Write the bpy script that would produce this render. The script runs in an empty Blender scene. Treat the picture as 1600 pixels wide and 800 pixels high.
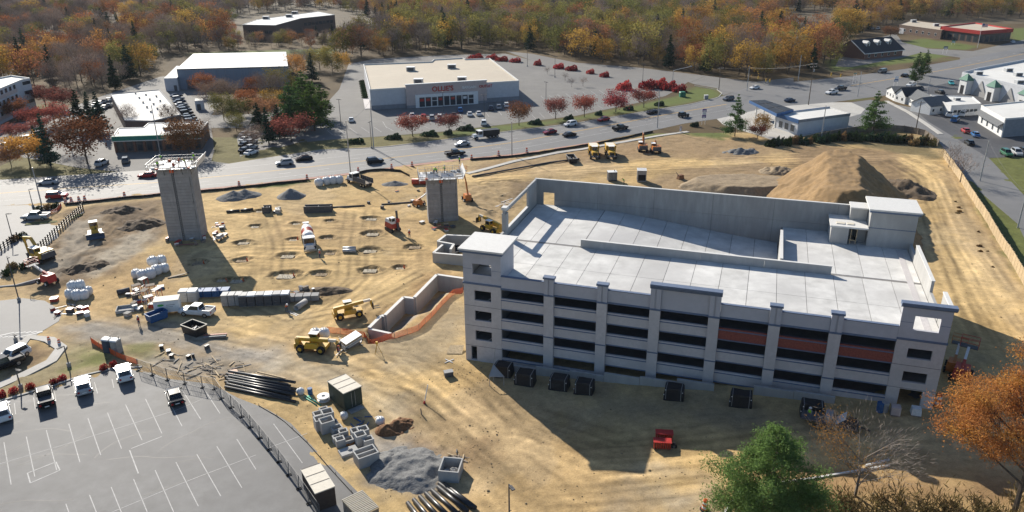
import bpy, bmesh, math, random
import numpy as np
from mathutils import Vector, Matrix
SC = bpy.context.scene
COL = SC.collection
PI = math.pi
R = math.radians
random.seed(7)
RNG = np.random.RandomState(7)

# ---------------------------------------------------------------- camera
CAMH, FPX, PITCH, ROLL = 55.48, 1200.6, 0.38745, 0.00914
_cp, _sp, _cr, _sr = math.cos(PITCH), math.sin(PITCH), math.cos(ROLL), math.sin(ROLL)
AX_R = np.array([1., 0, 0]); AX_D = np.array([0, -_sp, -_cp]); AX_F = np.array([0, _cp, -_sp])
CAM_R = _cr * AX_R + _sr * AX_D
CAM_D = -_sr * AX_R + _cr * AX_D
cd = bpy.data.cameras.new('camera'); cam = bpy.data.objects.new('camera', cd); COL.objects.link(cam)
cd.sensor_width = 36; cd.lens = FPX / 1600 * 36; cd.clip_start = 1; cd.clip_end = 6000
cam.matrix_world = Matrix(((CAM_R[0], -CAM_D[0], -AX_F[0], 0), (CAM_R[1], -CAM_D[1], -AX_F[1], 0),
                           (CAM_R[2], -CAM_D[2], -AX_F[2], CAMH), (0, 0, 0, 1)))
SC.camera = cam
# ---------------------------------------------------------------- world, sun, exposure
SUN_TO = Vector((-0.515, 0.857, 0)).normalized()          # horizontal direction towards the sun
SUN_EL = R(27.5)
w = bpy.data.worlds.new('World'); SC.world = w; w.use_nodes = True
nt = w.node_tree; nt.nodes.clear()
sky = nt.nodes.new('ShaderNodeTexSky'); sky.sky_type = 'NISHITA'; sky.sun_disc = False
sky.sun_elevation = SUN_EL; sky.sun_rotation = math.atan2(SUN_TO.x, SUN_TO.y)
sky.air_density = 1.0; sky.dust_density = 0.6; sky.ozone_density = 3.5
bg = nt.nodes.new('ShaderNodeBackground'); bg.inputs[1].default_value = 0.076
wo = nt.nodes.new('ShaderNodeOutputWorld')
nt.links.new(sky.outputs[0], bg.inputs[0]); nt.links.new(bg.outputs[0], wo.inputs[0])
sl = bpy.data.lights.new('sun', 'SUN'); sl.energy = 4.8; sl.angle = R(0.5); sl.color = (1.0, 0.93, 0.82)
so = bpy.data.objects.new('sun', sl); COL.objects.link(so)
sd = Vector((SUN_TO.x * math.cos(SUN_EL), SUN_TO.y * math.cos(SUN_EL), math.sin(SUN_EL)))
so.rotation_euler = sd.to_track_quat('Z', 'Y').to_euler(); so.location = (0, 0, 90)
vs = SC.view_settings
vs.view_transform = 'Standard'; vs.look = 'None'; vs.gamma = 1; vs.use_curve_mapping = False; vs.exposure = 0.78
SC.render.engine = 'CYCLES'
cy = SC.cycles
cy.max_bounces = 5; cy.diffuse_bounces = 2; cy.glossy_bounces = 2; cy.transmission_bounces = 3; cy.volume_bounces = 0
cy.use_denoising = True

# ---------------------------------------------------------------- garage frame and terrain
GYAW = -0.3196; GO = np.array([-6.733, 96.862]); GU = np.array([math.cos(GYAW), math.sin(GYAW)]); GV = np.array([-GU[1], GU[0]])
def sstep(t):
    t = np.clip(t, 0, 1); return t * t * (3 - 2 * t)
def h0(x, y):
    """smooth lie of the land: it rises 3.2 m along the garage front and falls off behind"""
    dx = np.asarray(x) - GO[0]; dy = np.asarray(y) - GO[1]
    u = dx * GU[0] + dy * GU[1]; v = dx * GV[0] + dy * GV[1]
    return 3.2 * sstep(u / 57.0) * (1 - sstep((v - 26) / 55.0))
def uvw(u, v):
    p = GO + u * GU + v * GV; return p[0], p[1]
def Gz(px, py, z):
    d = AX_F * FPX + CAM_R * (px - 800) + CAM_D * (py - 400)
    t = (z - CAMH) / d[2]; return Vector((t * d[0], t * d[1], z))
def G(px, py, dz=0.0):
    """ground point seen at a photograph position"""
    z = 0.0
    for _ in range(12):
        p = Gz(px, py, z + dz); z = float(h0(p.x, p.y))
    p = Gz(px, py, z + dz); p.z = z
    return p
def G2(px, py):
    p = G(px, py); return np.array([p.x, p.y])
# ---------------------------------------------------------------- noise
def vnoise(x, y, seed=0):
    xi = np.floor(x).astype(np.int64); yi = np.floor(y).astype(np.int64)
    fx = x - xi; fy = y - yi; fx = fx * fx * (3 - 2 * fx); fy = fy * fy * (3 - 2 * fy)
    def hsh(a, b):
        n = (a * 374761393 + b * 668265263 + seed * 974711) & 0x7fffffff
        n = ((n ^ (n >> 13)) * 1274126177) & 0x7fffffff
        return ((n ^ (n >> 16)) & 0xffff) / 65535.0
    a = hsh(xi, yi); b = hsh(xi + 1, yi); c = hsh(xi, yi + 1); d = hsh(xi + 1, yi + 1)
    return (a * (1 - fx) + b * fx) * (1 - fy) + (c * (1 - fx) + d * fx) * fy
def fbm(x, y, s, oct=4, seed=0):
    r = 0; a = 0.5; t = 0
    for i in range(oct):
        r = r + a * vnoise(x / s, y / s, seed + i * 17); t += a; a *= 0.5; s *= 0.5
    return r / t

# ---------------------------------------------------------------- mesh builder
class MB:
    def __init__(s): s.v = []; s.f = []; s.m = []; s.mi = 0
    def add(s, vs, fs):
        b = len(s.v); s.v.extend(vs)
        for f in fs: s.f.append(tuple(i + b for i in f)); s.m.append(s.mi)
        return s
    def mat(s, i): s.mi = i; return s
    def box(s, x0, x1, y0, y1, z0, z1):
        return s.add([(x0, y0, z0), (x1, y0, z0), (x1, y1, z0), (x0, y1, z0), (x0, y0, z1), (x1, y0, z1), (x1, y1, z1), (x0, y1, z1)],
                     [(3, 2, 1, 0), (4, 5, 6, 7), (0, 1, 5, 4), (1, 2, 6, 5), (2, 3, 7, 6), (3, 0, 4, 7)])
    def tbox(s, x0, x1, y0, y1, z0, z1, ix=0., iy=0., dx=0.):
        """box whose top is drawn in by ix, iy and shifted by dx"""
        return s.add([(x0, y0, z0), (x1, y0, z0), (x1, y1, z0), (x0, y1, z0), (x0 + ix + dx, y0 + iy, z1), (x1 - ix + dx, y0 + iy, z1), (x1 - ix + dx, y1 - iy, z1), (x0 + ix + dx, y1 - iy, z1)],
                     [(3, 2, 1, 0), (4, 5, 6, 7), (0, 1, 5, 4), (1, 2, 6, 5), (2, 3, 7, 6), (3, 0, 4, 7)])
    def bar(s, a, b, w, h=None, up=(0, 0, 1)):
        """rectangular bar between two points"""
        h = h or w; a = Vector(a); b = Vector(b); d = (b - a).normalized(); up = Vector(up)
        if abs(d.dot(up)) > .98: up = Vector((1, 0, 0))
        sx = d.cross(up).normalized() * w / 2; sz = sx.cross(d).normalized() * h / 2
        q = [a - sx - sz, a + sx - sz, a + sx + sz, a - sx + sz, b - sx - sz, b + sx - sz, b + sx + sz, b - sx + sz]
        return s.add([tuple(i) for i in q], [(0, 1, 2, 3), (7, 6, 5, 4), (1, 0, 4, 5), (2, 1, 5, 6), (3, 2, 6, 7), (0, 3, 7, 4)])
    def cyl(s, a, b, r0, r1=None, n=8, cap=True):
        r1 = r0 if r1 is None else r1; a = Vector(a); b = Vector(b); d = (b - a).normalized()
        up = Vector((0, 0, 1)) if abs(d.z) < .98 else Vector((1, 0, 0))
        e1 = d.cross(up).normalized(); e2 = d.cross(e1)
        vs = [tuple(a + (e1 * math.cos(2 * PI * i / n) + e2 * math.sin(2 * PI * i / n)) * r0) for i in range(n)]
        vs += [tuple(b + (e1 * math.cos(2 * PI * i / n) + e2 * math.sin(2 * PI * i / n)) * r1) for i in range(n)]
        fs = [(i, i + n, (i + 1) % n + n, (i + 1) % n) for i in range(n)]
        if cap: fs += [tuple(range(n)), tuple(range(2 * n - 1, n - 1, -1))]
        return s.add(vs, fs)
    def pipe(s, a, b, r, ri, n=12):
        """open hollow pipe"""
        a = Vector(a); b = Vector(b); d = (b - a).normalized(); up = Vector((0, 0, 1)) if abs(d.z) < .98 else Vector((1, 0, 0))
        e1 = d.cross(up).normalized(); e2 = d.cross(e1); vs = []
        for c, q in ((a, r), (b, r), (b, ri), (a, ri)):
            vs += [tuple(c + (e1 * math.cos(2 * PI * i / n) + e2 * math.sin(2 * PI * i / n)) * q) for i in range(n)]
        fs = []
        for k in range(4):
            o, o2 = k * n, ((k + 1) % 4) * n
            fs += [(o + i, o2 + i, o2 + (i + 1) % n, o + (i + 1) % n) for i in range(n)]
        return s.add(vs, fs)
    def prism(s, poly, z0, z1):
        n = len(poly)
        vs = [(p[0], p[1], z0) for p in poly] + [(p[0], p[1], z1) for p in poly]
        return s.add(vs, [tuple(range(n - 1, -1, -1)), tuple(range(n, 2 * n))] + [(i, (i + 1) % n, (i + 1) % n + n, i + n) for i in range(n)])
    def xprism(s, poly, y0, y1):
        """profile in xz extruded along y"""
        n = len(poly)
        vs = [(p[0], y0, p[1]) for p in poly] + [(p[0], y1, p[1]) for p in poly]
        return s.add(vs, [tuple(range(n)), tuple(range(2 * n - 1, n - 1, -1))] + [(i, i + n, (i + 1) % n + n, (i + 1) % n) for i in range(n)])
    def yprism(s, poly, x0, x1):
        """profile in yz extruded along x"""
        n = len(poly)
        vs = [(x0, p[0], p[1]) for p in poly] + [(x1, p[0], p[1]) for p in poly]
        return s.add(vs, [tuple(range(n - 1, -1, -1)), tuple(range(n, 2 * n))] + [(i, (i + 1) % n, (i + 1) % n + n, i + n) for i in range(n)])
    def loft(s, rings, cap=True, close=True):
        n = len(rings[0]); vs = [tuple(p) for r in rings for p in r]; fs = []
        for k in range(len(rings) - 1):
            for i in range(n if close else n - 1):
                j = (i + 1) % n; fs.append((k * n + i, k * n + j, (k + 1) * n + j, (k + 1) * n + i))
        if cap: fs += [tuple(range(n - 1, -1, -1)), tuple(range((len(rings) - 1) * n, len(rings) * n))]
        return s.add(vs, fs)
    def ball(s, c, rx, ry=None, rz=None, n=8, m=5, jit=0.0, rnd=random):
        ry = ry or rx; rz = rz or rx; rings = []
        for k in range(1, m):
            t = PI * k / m
            rings.append([(c[0] + rx * math.sin(t) * math.cos(2 * PI * i / n) * (1 + rnd.uniform(-jit, jit)), c[1] + ry * math.sin(t) * math.sin(2 * PI * i / n) * (1 + rnd.uniform(-jit, jit)), c[2] - rz * math.cos(t) * (1 + rnd.uniform(-jit, jit))) for i in range(n)])
        b = len(s.v); s.loft(rings, cap=False)
        s.v += [(c[0], c[1], c[2] - rz), (c[0], c[1], c[2] + rz)]; e = len(s.v)
        for i in range(n):
            s.f.append((b + (i + 1) % n, b + i, e - 2)); s.m.append(s.mi)
            o = b + (m - 2) * n; s.f.append((o + i, o + (i + 1) % n, e - 1)); s.m.append(s.mi)
        return s
    def mesh(s, name, mats):
        me = bpy.data.meshes.new(name); me.from_pydata(s.v, [], s.f)
        for m in (mats if isinstance(mats, (list, tuple)) else [mats]): me.materials.append(m)
        if max(s.m, default=0) > 0: me.polygons.foreach_set('material_index', s.m)
        me.update(); return me
    def build(s, name, mats, parent=None, smooth=False, loc=None, rz=None):
        me = s.mesh(name, mats)
        if smooth: me.polygons.foreach_set('use_smooth', [True] * len(me.polygons))
        return link(name, me, parent, loc, rz)
def link(name, me, parent=None, loc=None, rz=None):
    o = bpy.data.objects.new(name, me); COL.objects.link(o)
    if parent is not None: o.parent = parent
    if loc is not None: o.location = loc
    if rz is not None: o.rotation_euler = (0, 0, rz)
    return o
def tag(o, label, cat, group=None):
    o['label'] = label; o['category'] = cat
    if group: o['group'] = group
    return o
def empty(name, loc, rz=0, label=None, cat=None, group=None):
    o = bpy.data.objects.new(name, None); COL.objects.link(o); o.location = loc; o.rotation_euler = (0, 0, rz); o.empty_display_size = .2
    if label: tag(o, label, cat, group)
    return o
KIDS = {}
def copy_tree(o, parent=None, rec=True):
    c = o.copy(); COL.objects.link(c); c.parent = parent
    for ch in list(o.children): copy_tree(ch, c)
    return c
def structure(o): o['kind'] = 'structure'; return o
def stuff(o): o['kind'] = 'stuff'; return o

# ---------------------------------------------------------------- materials
def mat(name, col, rough=.8, var=.12, scale=1.0, metal=0., bump=0., bscale=None, spec=.3, streak=None, col2=None, dirt=None, objrand=0.):
    """principled material: colour broken up by two noises in object space, optional streaks and bump"""
    m = bpy.data.materials.new(name); m.use_nodes = True; n = m.node_tree.nodes; L = m.node_tree.links
    b = n['Principled BSDF']; b.inputs['Roughness'].default_value = rough; b.inputs['Metallic'].default_value = metal
    b.inputs['Specular IOR Level'].default_value = spec
    c4 = (*col, 1)
    if var <= 0 and not col2: b.inputs['Base Color'].default_value = c4; return m
    tc = n.new('ShaderNodeTexCoord')
    geo = n.new('ShaderNodeNewGeometry')
    nz = n.new('ShaderNodeTexNoise'); nz.inputs['Scale'].default_value = scale; nz.inputs['Detail'].default_value = 6; nz.inputs['Roughness'].default_value = .65
    mp = n.new('ShaderNodeMapping'); L.new(geo.outputs['Position'], mp.inputs[0]); L.new(mp.outputs[0], nz.inputs['Vector'])
    if streak: mp.inputs['Scale'].default_value = streak
    rp = n.new('ShaderNodeValToRGB'); rp.color_ramp.elements[0].position = .3; rp.color_ramp.elements[1].position = .7
    c2 = col2 or tuple(c * (1 - 2.2 * var) for c in col)
    rp.color_ramp.elements[0].color = (*[max(0, c) for c in c2], 1); rp.color_ramp.elements[1].color = (*[min(1, c * (1 + (var if not col2 else 0))) for c in col], 1)
    L.new(nz.outputs['Fac'], rp.inputs[0]); out = rp.outputs[0]
    if dirt:
        n2 = n.new('ShaderNodeTexNoise'); n2.inputs['Scale'].default_value = scale * .17; n2.inputs['Detail'].default_value = 3; L.new(geo.outputs['Position'], n2.inputs['Vector'])
        r2 = n.new('ShaderNodeValToRGB'); r2.color_ramp.elements[0].position = .42; r2.color_ramp.elements[1].position = .66
        r2.color_ramp.elements[0].color = (0, 0, 0, 1); r2.color_ramp.elements[1].color = (.8, .8, .8, 1); L.new(n2.outputs['Fac'], r2.inputs[0])
        mx = n.new('ShaderNodeMix'); mx.data_type = 'RGBA'; L.new(r2.outputs[0], mx.inputs[0]); L.new(out, mx.inputs[6]); mx.inputs[7].default_value = (*dirt, 1); out = mx.outputs[2]
    if objrand:
        oi = n.new('ShaderNodeObjectInfo'); mr = n.new('ShaderNodeMapRange'); mr.inputs[3].default_value = 1 - objrand; mr.inputs[4].default_value = 1 + objrand
        L.new(oi.outputs['Random'], mr.inputs[0]); vm = n.new('ShaderNodeVectorMath'); vm.operation = 'SCALE'; L.new(out, vm.inputs[0]); L.new(mr.outputs[0], vm.inputs['Scale']); out = vm.outputs[0]
    L.new(out, b.inputs['Base Color'])
    if bump:
        bn = n.new('ShaderNodeBump'); bn.inputs['Strength'].default_value = bump; bn.inputs['Distance'].default_value = .1
        if bscale:
            n3 = n.new('ShaderNodeTexNoise'); n3.inputs['Scale'].default_value = bscale; n3.inputs['Detail'].default_value = 4; L.new(geo.outputs['Position'], n3.inputs['Vector']); L.new(n3.outputs['Fac'], bn.inputs['Height'])
        else: L.new(nz.outputs['Fac'], bn.inputs['Height'])
        L.new(bn.outputs[0], b.inputs['Normal'])
    return m
M = {}
M['concrete'] = mat('precast_concrete', (.40, .395, .38), .85, .07, 1.2, bump=.05, streak=(1, 1, .25), dirt=(.33, .325, .31))
M['conc_warm'] = mat('tan_precast', (.52, .495, .49), .85, .06, 2.2, dirt=(.45, .43, .425))
M['conc_dark'] = mat('weathered_concrete', (.33, .325, .315), .9, .1, 1.0, streak=(1, 1, .18), dirt=(.25, .24, .23))
M['white_cap'] = mat('painted_precast_cap', (.62, .61, .58), .7, .04, 2.0)
M['blue_trim'] = mat('slate_trim', (.12, .16, .24), .7, .08, 2.0)
M['paint_grey'] = mat('painted_upper_wall', (.44, .44, .47), .8, .05, .8, dirt=(.40, .40, .43))
M['brick_red'] = mat('red_brick_facing', (.26, .075, .055), .85, .15, 6.0)
M['inner_shade'] = mat('shade_toned_concrete', (.16, .155, .15), .9, .1, 1.0)  # darker than the outer concrete: indoor shade put into the colour
M['deck'] = mat('deck_concrete', (.61, .60, .57), .8, .11, .45, dirt=(.43, .42, .405), objrand=.07, bump=.03, bscale=3)
M['deck_joint'] = mat('deck_joint', (.22, .21, .2), .9, .1, 3)
M['steel'] = mat('galvanised_steel', (.42, .43, .44), .5, .12, 3, metal=.5)
M['black_steel'] = mat('black_steel', (.02, .02, .022), .5, .2, 4)
M['dark'] = mat('painted_void_shade', (.012, .012, .014), .9, .1, 2)  # near-black colour standing in for shade inside openings and hollows
M['white_paint'] = mat('white_paint', (.72, .72, .70), .55, .05, 2)
M['cream'] = mat('cream_paint', (.62, .57, .47), .7, .06, 2)
M['wood'] = mat('raw_lumber', (.46, .35, .21), .8, .18, 3, streak=(1, 1, 1))
M['old_wood'] = mat('weathered_wood', (.25, .21, .17), .9, .2, 3)
M['orange'] = mat('safety_orange', (.62, .10, .02), .6, .1, 3)
M['red'] = mat('red_paint', (.42, .03, .025), .5, .1, 2)
M['mred'] = mat('machine_red', (.45, .06, .035), .5, .15, 3)
M['yellow'] = mat('machine_yellow', (.62, .36, .03), .5, .13, 3, dirt=(.4, .27, .08))
M['morange'] = mat('machine_orange', (.55, .17, .025), .5, .13, 3, dirt=(.36, .17, .07))
M['green'] = mat('green_paint', (.02, .16, .10), .6, .1, 2)
M['dkgreen'] = mat('dark_green_steel', (.035, .055, .045), .6, .15, 3)
M['blue'] = mat('blue_plastic', (.03, .10, .25), .6, .12, 3)
M['navy'] = mat('navy_plastic', (.035, .06, .11), .5, .1, 3)
M['grey'] = mat('grey_paint', (.28, .285, .29), .6, .1, 3)
M['dkgrey'] = mat('dark_grey_paint', (.09, .09, .095), .7, .15, 3)
M['rubber'] = mat('tyre_rubber', (.018, .018, .019), .85, .1, 6)
M['tarp'] = mat('white_tarp', (.68, .68, .67), .55, .08, 3)
M['black_pipe'] = mat('black_plastic_pipe', (.022, .022, .024), .38, .15, 4, spec=.5)
M['lime'] = mat('hi_vis_lime', (.33, .72, .03), .7, .08, 6)
M['skin'] = mat('skin', (.42, .25, .17), .6, .05, 8)
M['jeans'] = mat('work_trousers', (.05, .065, .11), .9, .1, 6)
M['glass'] = mat('vehicle_glass', (.012, .015, .018), .08, 0, spec=.6)
M['winglass'] = mat('window_glass', (.03, .04, .05), .12, 0, spec=.6)
M['lamp'] = mat('headlamp_lens', (.75, .76, .78), .15, 0, spec=.6)
M['tail'] = mat('tail_lamp', (.35, .012, .012), .25, 0, spec=.5)
M['chrome'] = mat('bare_metal', (.5, .5, .5), .3, .08, 4, metal=.8)
# ---------------------------------------------------------------- ground sheets
def attr_ground_mat(name, fine=1.0, grain=.35):
    m = bpy.data.materials.new(name); m.use_nodes = True; n = m.node_tree.nodes; L = m.node_tree.links
    b = n['Principled BSDF']; b.inputs['Roughness'].default_value = .95; b.inputs['Specular IOR Level'].default_value = .12
    at = n.new('ShaderNodeAttribute'); at.attribute_name = 'Col'
    geo = n.new('ShaderNodeNewGeometry')
    n1 = n.new('ShaderNodeTexNoise'); n1.inputs['Scale'].default_value = 1.1 * fine; n1.inputs['Detail'].default_value = 8; n1.inputs['Roughness'].default_value = .72
    L.new(geo.outputs['Position'], n1.inputs['Vector'])
    n2 = n.new('ShaderNodeTexNoise'); n2.inputs['Scale'].default_value = 5.5 * fine; n2.inputs['Detail'].default_value = 3; L.new(geo.outputs['Position'], n2.inputs['Vector'])
    a = n.new('ShaderNodeMath'); a.operation = 'MULTIPLY'; L.new(n1.outputs['Fac'], a.inputs[0]); a.inputs[1].default_value = 1.25
    bb = n.new('ShaderNodeMath'); bb.operation = 'MULTIPLY_ADD'; L.new(n2.outputs['Fac'], bb.inputs[0]); bb.inputs[1].default_value = .75; L.new(a.outputs[0], bb.inputs[2])
    mr = n.new('ShaderNodeMapRange'); mr.inputs[1].default_value = .6; mr.inputs[2].default_value = 1.4; mr.inputs[3].default_value = 1 - grain; mr.inputs[4].default_value = 1 + grain
    L.new(bb.outputs[0], mr.inputs[0])
    vm = n.new('ShaderNodeVectorMath'); vm.operation = 'SCALE'; L.new(at.outputs['Color'], vm.inputs[0]); L.new(mr.outputs[0], vm.inputs['Scale'])
    L.new(vm.outputs[0], b.inputs['Base Color'])
    bn = n.new('ShaderNodeBump'); bn.inputs['Strength'].default_value = .35; bn.inputs['Distance'].default_value = .12; L.new(bb.outputs[0], bn.inputs['Height']); L.new(bn.outputs[0], b.inputs['Normal'])
    return m
def grid_obj(name, xs, ys, zf, cf, material, skip=None):
    X, Y = np.meshgrid(xs, ys); Z = zf(X, Y); C = cf(X, Y)
    nx, ny = len(xs), len(ys)
    V = np.stack([X, Y, Z], -1).reshape(-1, 3)
    idx = np.arange(nx * ny).reshape(ny, nx)
    F = np.stack([idx[:-1, :-1], idx[:-1, 1:], idx[1:, 1:], idx[1:, :-1]], -1).reshape(-1, 4)
    if skip is not None:
        cx = (X[:-1, :-1] + X[1:, 1:]).reshape(-1) / 2; cy_ = (Y[:-1, :-1] + Y[1:, 1:]).reshape(-1) / 2
        F = F[~((cx > skip[0]) & (cx < skip[1]) & (cy_ > skip[2]) & (cy_ < skip[3]))]
    me = bpy.data.meshes.new(name); me.vertices.add(len(V)); me.vertices.foreach_set('co', V.ravel())
    me.loops.add(len(F) * 4); me.loops.foreach_set('vertex_index', F.ravel().astype(np.int32))
    me.polygons.add(len(F)); me.polygons.foreach_set('loop_start', np.arange(0, len(F) * 4, 4, dtype=np.int32)); me.polygons.foreach_set('loop_total', np.full(len(F), 4, dtype=np.int32))
    me.polygons.foreach_set('use_smooth', np.ones(len(F), dtype=bool))
    me.update(calc_edges=True)
    at = me.color_attributes.new('Col', 'FLOAT_COLOR', 'POINT'); c4 = np.ones((len(V), 4)); c4[:, :3] = C.reshape(-1, 3); at.data.foreach_set('color', c4.ravel())
    me.materials.append(material); me.validate()
    return link(name, me)
def seg_dist(X, Y, pts, closed=False):
    d = np.full(X.shape, 1e9); n = len(pts)
    for i in range(n if closed else n - 1):
        a = pts[i]; b = pts[(i + 1) % n]; ab = b - a; l2 = max(1e-9, ab @ ab)
        t = np.clip(((X - a[0]) * ab[0] + (Y - a[1]) * ab[1]) / l2, 0, 1)
        d = np.minimum(d, np.hypot(X - a[0] - t * ab[0], Y - a[1] - t * ab[1]))
    return d
def resample(P, step):
    P = np.asarray(P, float); s = np.r_[0, np.cumsum(np.hypot(*np.diff(P, axis=0).T))]; n = max(2, int(s[-1] / step) + 1); t = np.linspace(0, s[-1], n)
    return np.stack([np.interp(t, s, P[:, 0]), np.interp(t, s, P[:, 1])], -1)
def inside(X, Y, pts):
    r = np.zeros(X.shape, bool); n = len(pts)
    for i in range(n):
        x0, y0 = pts[i]; x1, y1 = pts[(i + 1) % n]
        if y0 == y1: continue
        c = ((y0 > Y) != (y1 > Y)) & (X < (x1 - x0) * (Y - y0) / (y1 - y0) + x0); r ^= c
    return r
def pmask(X, Y, pts, soft=1.0, wob=0.0, seed=3):
    """1 inside a polygon, softly 0 outside, its edge wobbling by noise"""
    pts = np.array(pts); lo = pts.min(0) - 8 - wob * 3 - soft * 3; hi = pts.max(0) + 8 + wob * 3 + soft * 3
    r = np.zeros(X.shape); k = (X > lo[0]) & (X < hi[0]) & (Y > lo[1]) & (Y < hi[1])
    if not k.any(): return r
    x, y = X[k], Y[k]; d = seg_dist(x, y, pts, True); d = np.where(inside(x, y, pts), d, -d)
    if wob: d = d + (fbm(x, y, 3.5, 4, seed) - .5) * 4 * wob
    r[k] = sstep(d / soft * .5 + .5); return r
def PX(*q): return np.array([G2(a, b) for a, b in q])
def lay(C, m, col): return C * (1 - m[..., None]) + np.array(col) * m[..., None]

# the graded site: zones read off the photograph, each a patch of real soil colour
TAN = (.39, .262, .115); TAN2 = (.46, .335, .165); BROWN = (.20, .135, .075); DKBROWN = (.12, .085, .055); GREYGR = (.235, .22, .195); OCHRE = (.34, .20, .085)
GRASS = (.085, .11, .03); DRYGRASS = (.20, .17, .08); ASH = (.17, .165, .155)
SITE = (-140.0, 140.0, 44.0, 236.0)
PITS = [(309, 410, 11, 5), (398, 353, 9, 3.5), (380, 379, 11, 4), (377, 406, 11, 4.5), (370, 437, 12, 5), (463, 349, 8, 3.2), (515, 345, 7, 3), (580, 341, 12, 3.2), (458, 374, 9, 3.5), (512, 371, 9, 3.5), (582, 365, 13, 4),
        (449, 400, 13, 4.6), (515, 395, 10, 4), (578, 391, 13, 4.5), (446, 430, 16, 6), (502, 427, 11, 4.5), (578, 422, 13, 5), (625, 418, 8, 3), (648, 386, 12, 4), (346, 437, 9, 4), (405, 330, 8, 3)]
TRENCH = PX((577, 517), (596, 498), (602, 499.5), (631, 471), (648, 473), (683, 437), (724, 443))
_zones = None
def site_color(X, Y):
    n1 = fbm(X, Y, 14, 4, 1)[..., None]; n2 = fbm(X, Y, 3, 4, 2)[..., None]; n3 = fbm(X, Y, .9, 2, 5)[..., None]
    C = np.array(TAN) * (1 - n1) + np.array(TAN2) * n1
    C = lay(C, .38 * sstep((fbm(X, Y, 22, 5, 6) - .5) / .12), (.27, .18, .095)); C = lay(C, .2 * sstep((fbm(X, Y, 12, 5, 9) - .56) / .08), (.30, .255, .19))
    C = C * (.76 + .48 * n2) * (.86 + .28 * n3)
    kz = (.78 + .44 * fbm(X, Y, 1.6, 3, 11))[..., None]; f6, f9, f1, f25 = fbm(X, Y, 6, 2, 8), fbm(X, Y, 9, 2, 9), fbm(X, Y, 1.0, 2, 51), fbm(X, Y, 2.5, 2, 77)
    def z(col, soft, wob, amt, *q):
        nonlocal C
        m = pmask(X, Y, PX(*q), soft, wob, int(q[0][0]) % 97) * amt
        C = C * (1 - m[..., None]) + np.array(col) * kz * m[..., None]
    # grey-brown churned ground around the dozer, left
    z((.15, .105, .065), 3, 1.5, .85, (95, 330), (170, 318), (262, 312), (262, 365), (220, 385), (180, 420), (130, 445), (60, 455), (40, 400), (90, 360))
    z((.30, .27, .22), 2, 1.5, .6, (110, 350), (150, 340), (150, 380), (90, 440), (70, 420))
    z((.37, .33, .26), 2, 1.2, .65, (150, 400), (235, 350), (250, 372), (180, 420), (140, 440))
    z(DKBROWN, 2, 1.2, .7, (165, 345), (200, 325), (240, 330), (235, 350), (200, 362))
    # gravel haul road across the front
    z(GREYGR, 3, 1.2, .85, (90, 510), (170, 500), (240, 505), (330, 525), (440, 548), (430, 575), (340, 560), (260, 545), (120, 535))
    z((.30, .27, .21), 4, 1.8, .55, (440, 548), (560, 585), (640, 640), (660, 680), (610, 650), (540, 605), (430, 575))
    z((.20, .185, .16), 2, 1.5, .8, (290, 555), (330, 553), (400, 575), (470, 590), (440, 610), (380, 600), (320, 585), (280, 575))
    z((.2, .185, .155), 4, 2.0, .75, (985, 755), (1035, 745), (1075, 765), (1110, 800), (960, 800))
    z((.26, .225, .165), 4, 2.2, .6, (585, 520), (650, 520), (700, 470), (722, 480), (722, 540), (680, 570), (620, 585), (580, 560))
    z(ASH, 2, 1.2, .92, (610, 700), (640, 690), (690, 705), (700, 745), (680, 765), (640, 768), (600, 770), (575, 755), (580, 735), (625, 720))
    z((.27, .255, .235), 2, 1.2, .7, (555, 690), (600, 680), (640, 695), (600, 720), (565, 715))
    # brown disturbed verge along the road and behind the garage
    z((.25, .175, .10), 3, 1.5, .75, (735, 262), (830, 245), (960, 225), (1060, 208), (1130, 218), (1230, 232), (1180, 248), (1010, 248), (930, 256), (850, 258), (760, 275))
    z((.26, .19, .11), 3, 1.5, .7, (720, 290), (800, 280), (840, 285), (815, 330), (760, 360), (730, 330))
    z((.24, .17, .10), 3, 1.5, .8, (980, 290), (1080, 262), (1200, 255), (1240, 300), (1200, 312), (1060, 300))
    z((.17, .12, .07), 2, 1.2, .85, (795, 285), (835, 280), (838, 290), (812, 312), (790, 315))
    z(BROWN, 3, 1.5, .85, (1230, 225), (1400, 235), (1440, 300), (1420, 330), (1380, 320), (1360, 260), (1240, 260))
    z((.30, .225, .135), 4, 2.0, .6, (1470, 260), (1500, 260), (1600, 430), (1600, 520), (1520, 420), (1480, 340))
    z((.33, .20, .09), 2, 1.2, .75, (640, 445), (690, 425), (712, 430), (660, 462), (640, 470))
    z((.31, .19, .09), 2, 1.2, .7, (590, 500), (640, 465), (650, 476), (600, 515))
    z(BROWN, 2, 1.0, .7, (455, 455), (500, 445), (535, 450), (535, 462), (500, 470), (440, 470))
    z((.21, .14, .075), 2.5, 1.5, .75, (620, 650), (640, 640), (670, 690), (690, 700), (760, 690), (765, 725), (700, 750), (660, 700))
    # scrubby grass corner between the drive and the parking lot
    z((.27, .225, .13), 2, 1.2, .9, (95, 530), (215, 545), (260, 560), (205, 575), (120, 590), (40, 610), (0, 622), (0, 606), (60, 575), (98, 560))
    z((.12, .135, .035), 2, 1.5, .85, (112, 552), (165, 548), (180, 560), (150, 575), (115, 570))
    z((.14, .145, .045), 2, 1.5, .7, (205, 540), (240, 540), (240, 550), (205, 552))
    z((.14, .095, .055), 1.5, .5, .9, (30, 540), (60, 538), (82, 548), (60, 570), (10, 590), (0, 575))
    z((.24, .22, .19), 2, 1, .8, (215, 568), (300, 590), (330, 590), (290, 570), (240, 555))
    # verges of the main road
    z(GRASS, 1, .5, .9, (400, 287), (440, 284), (485, 278), (485, 283), (440, 292), (400, 296))
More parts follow.
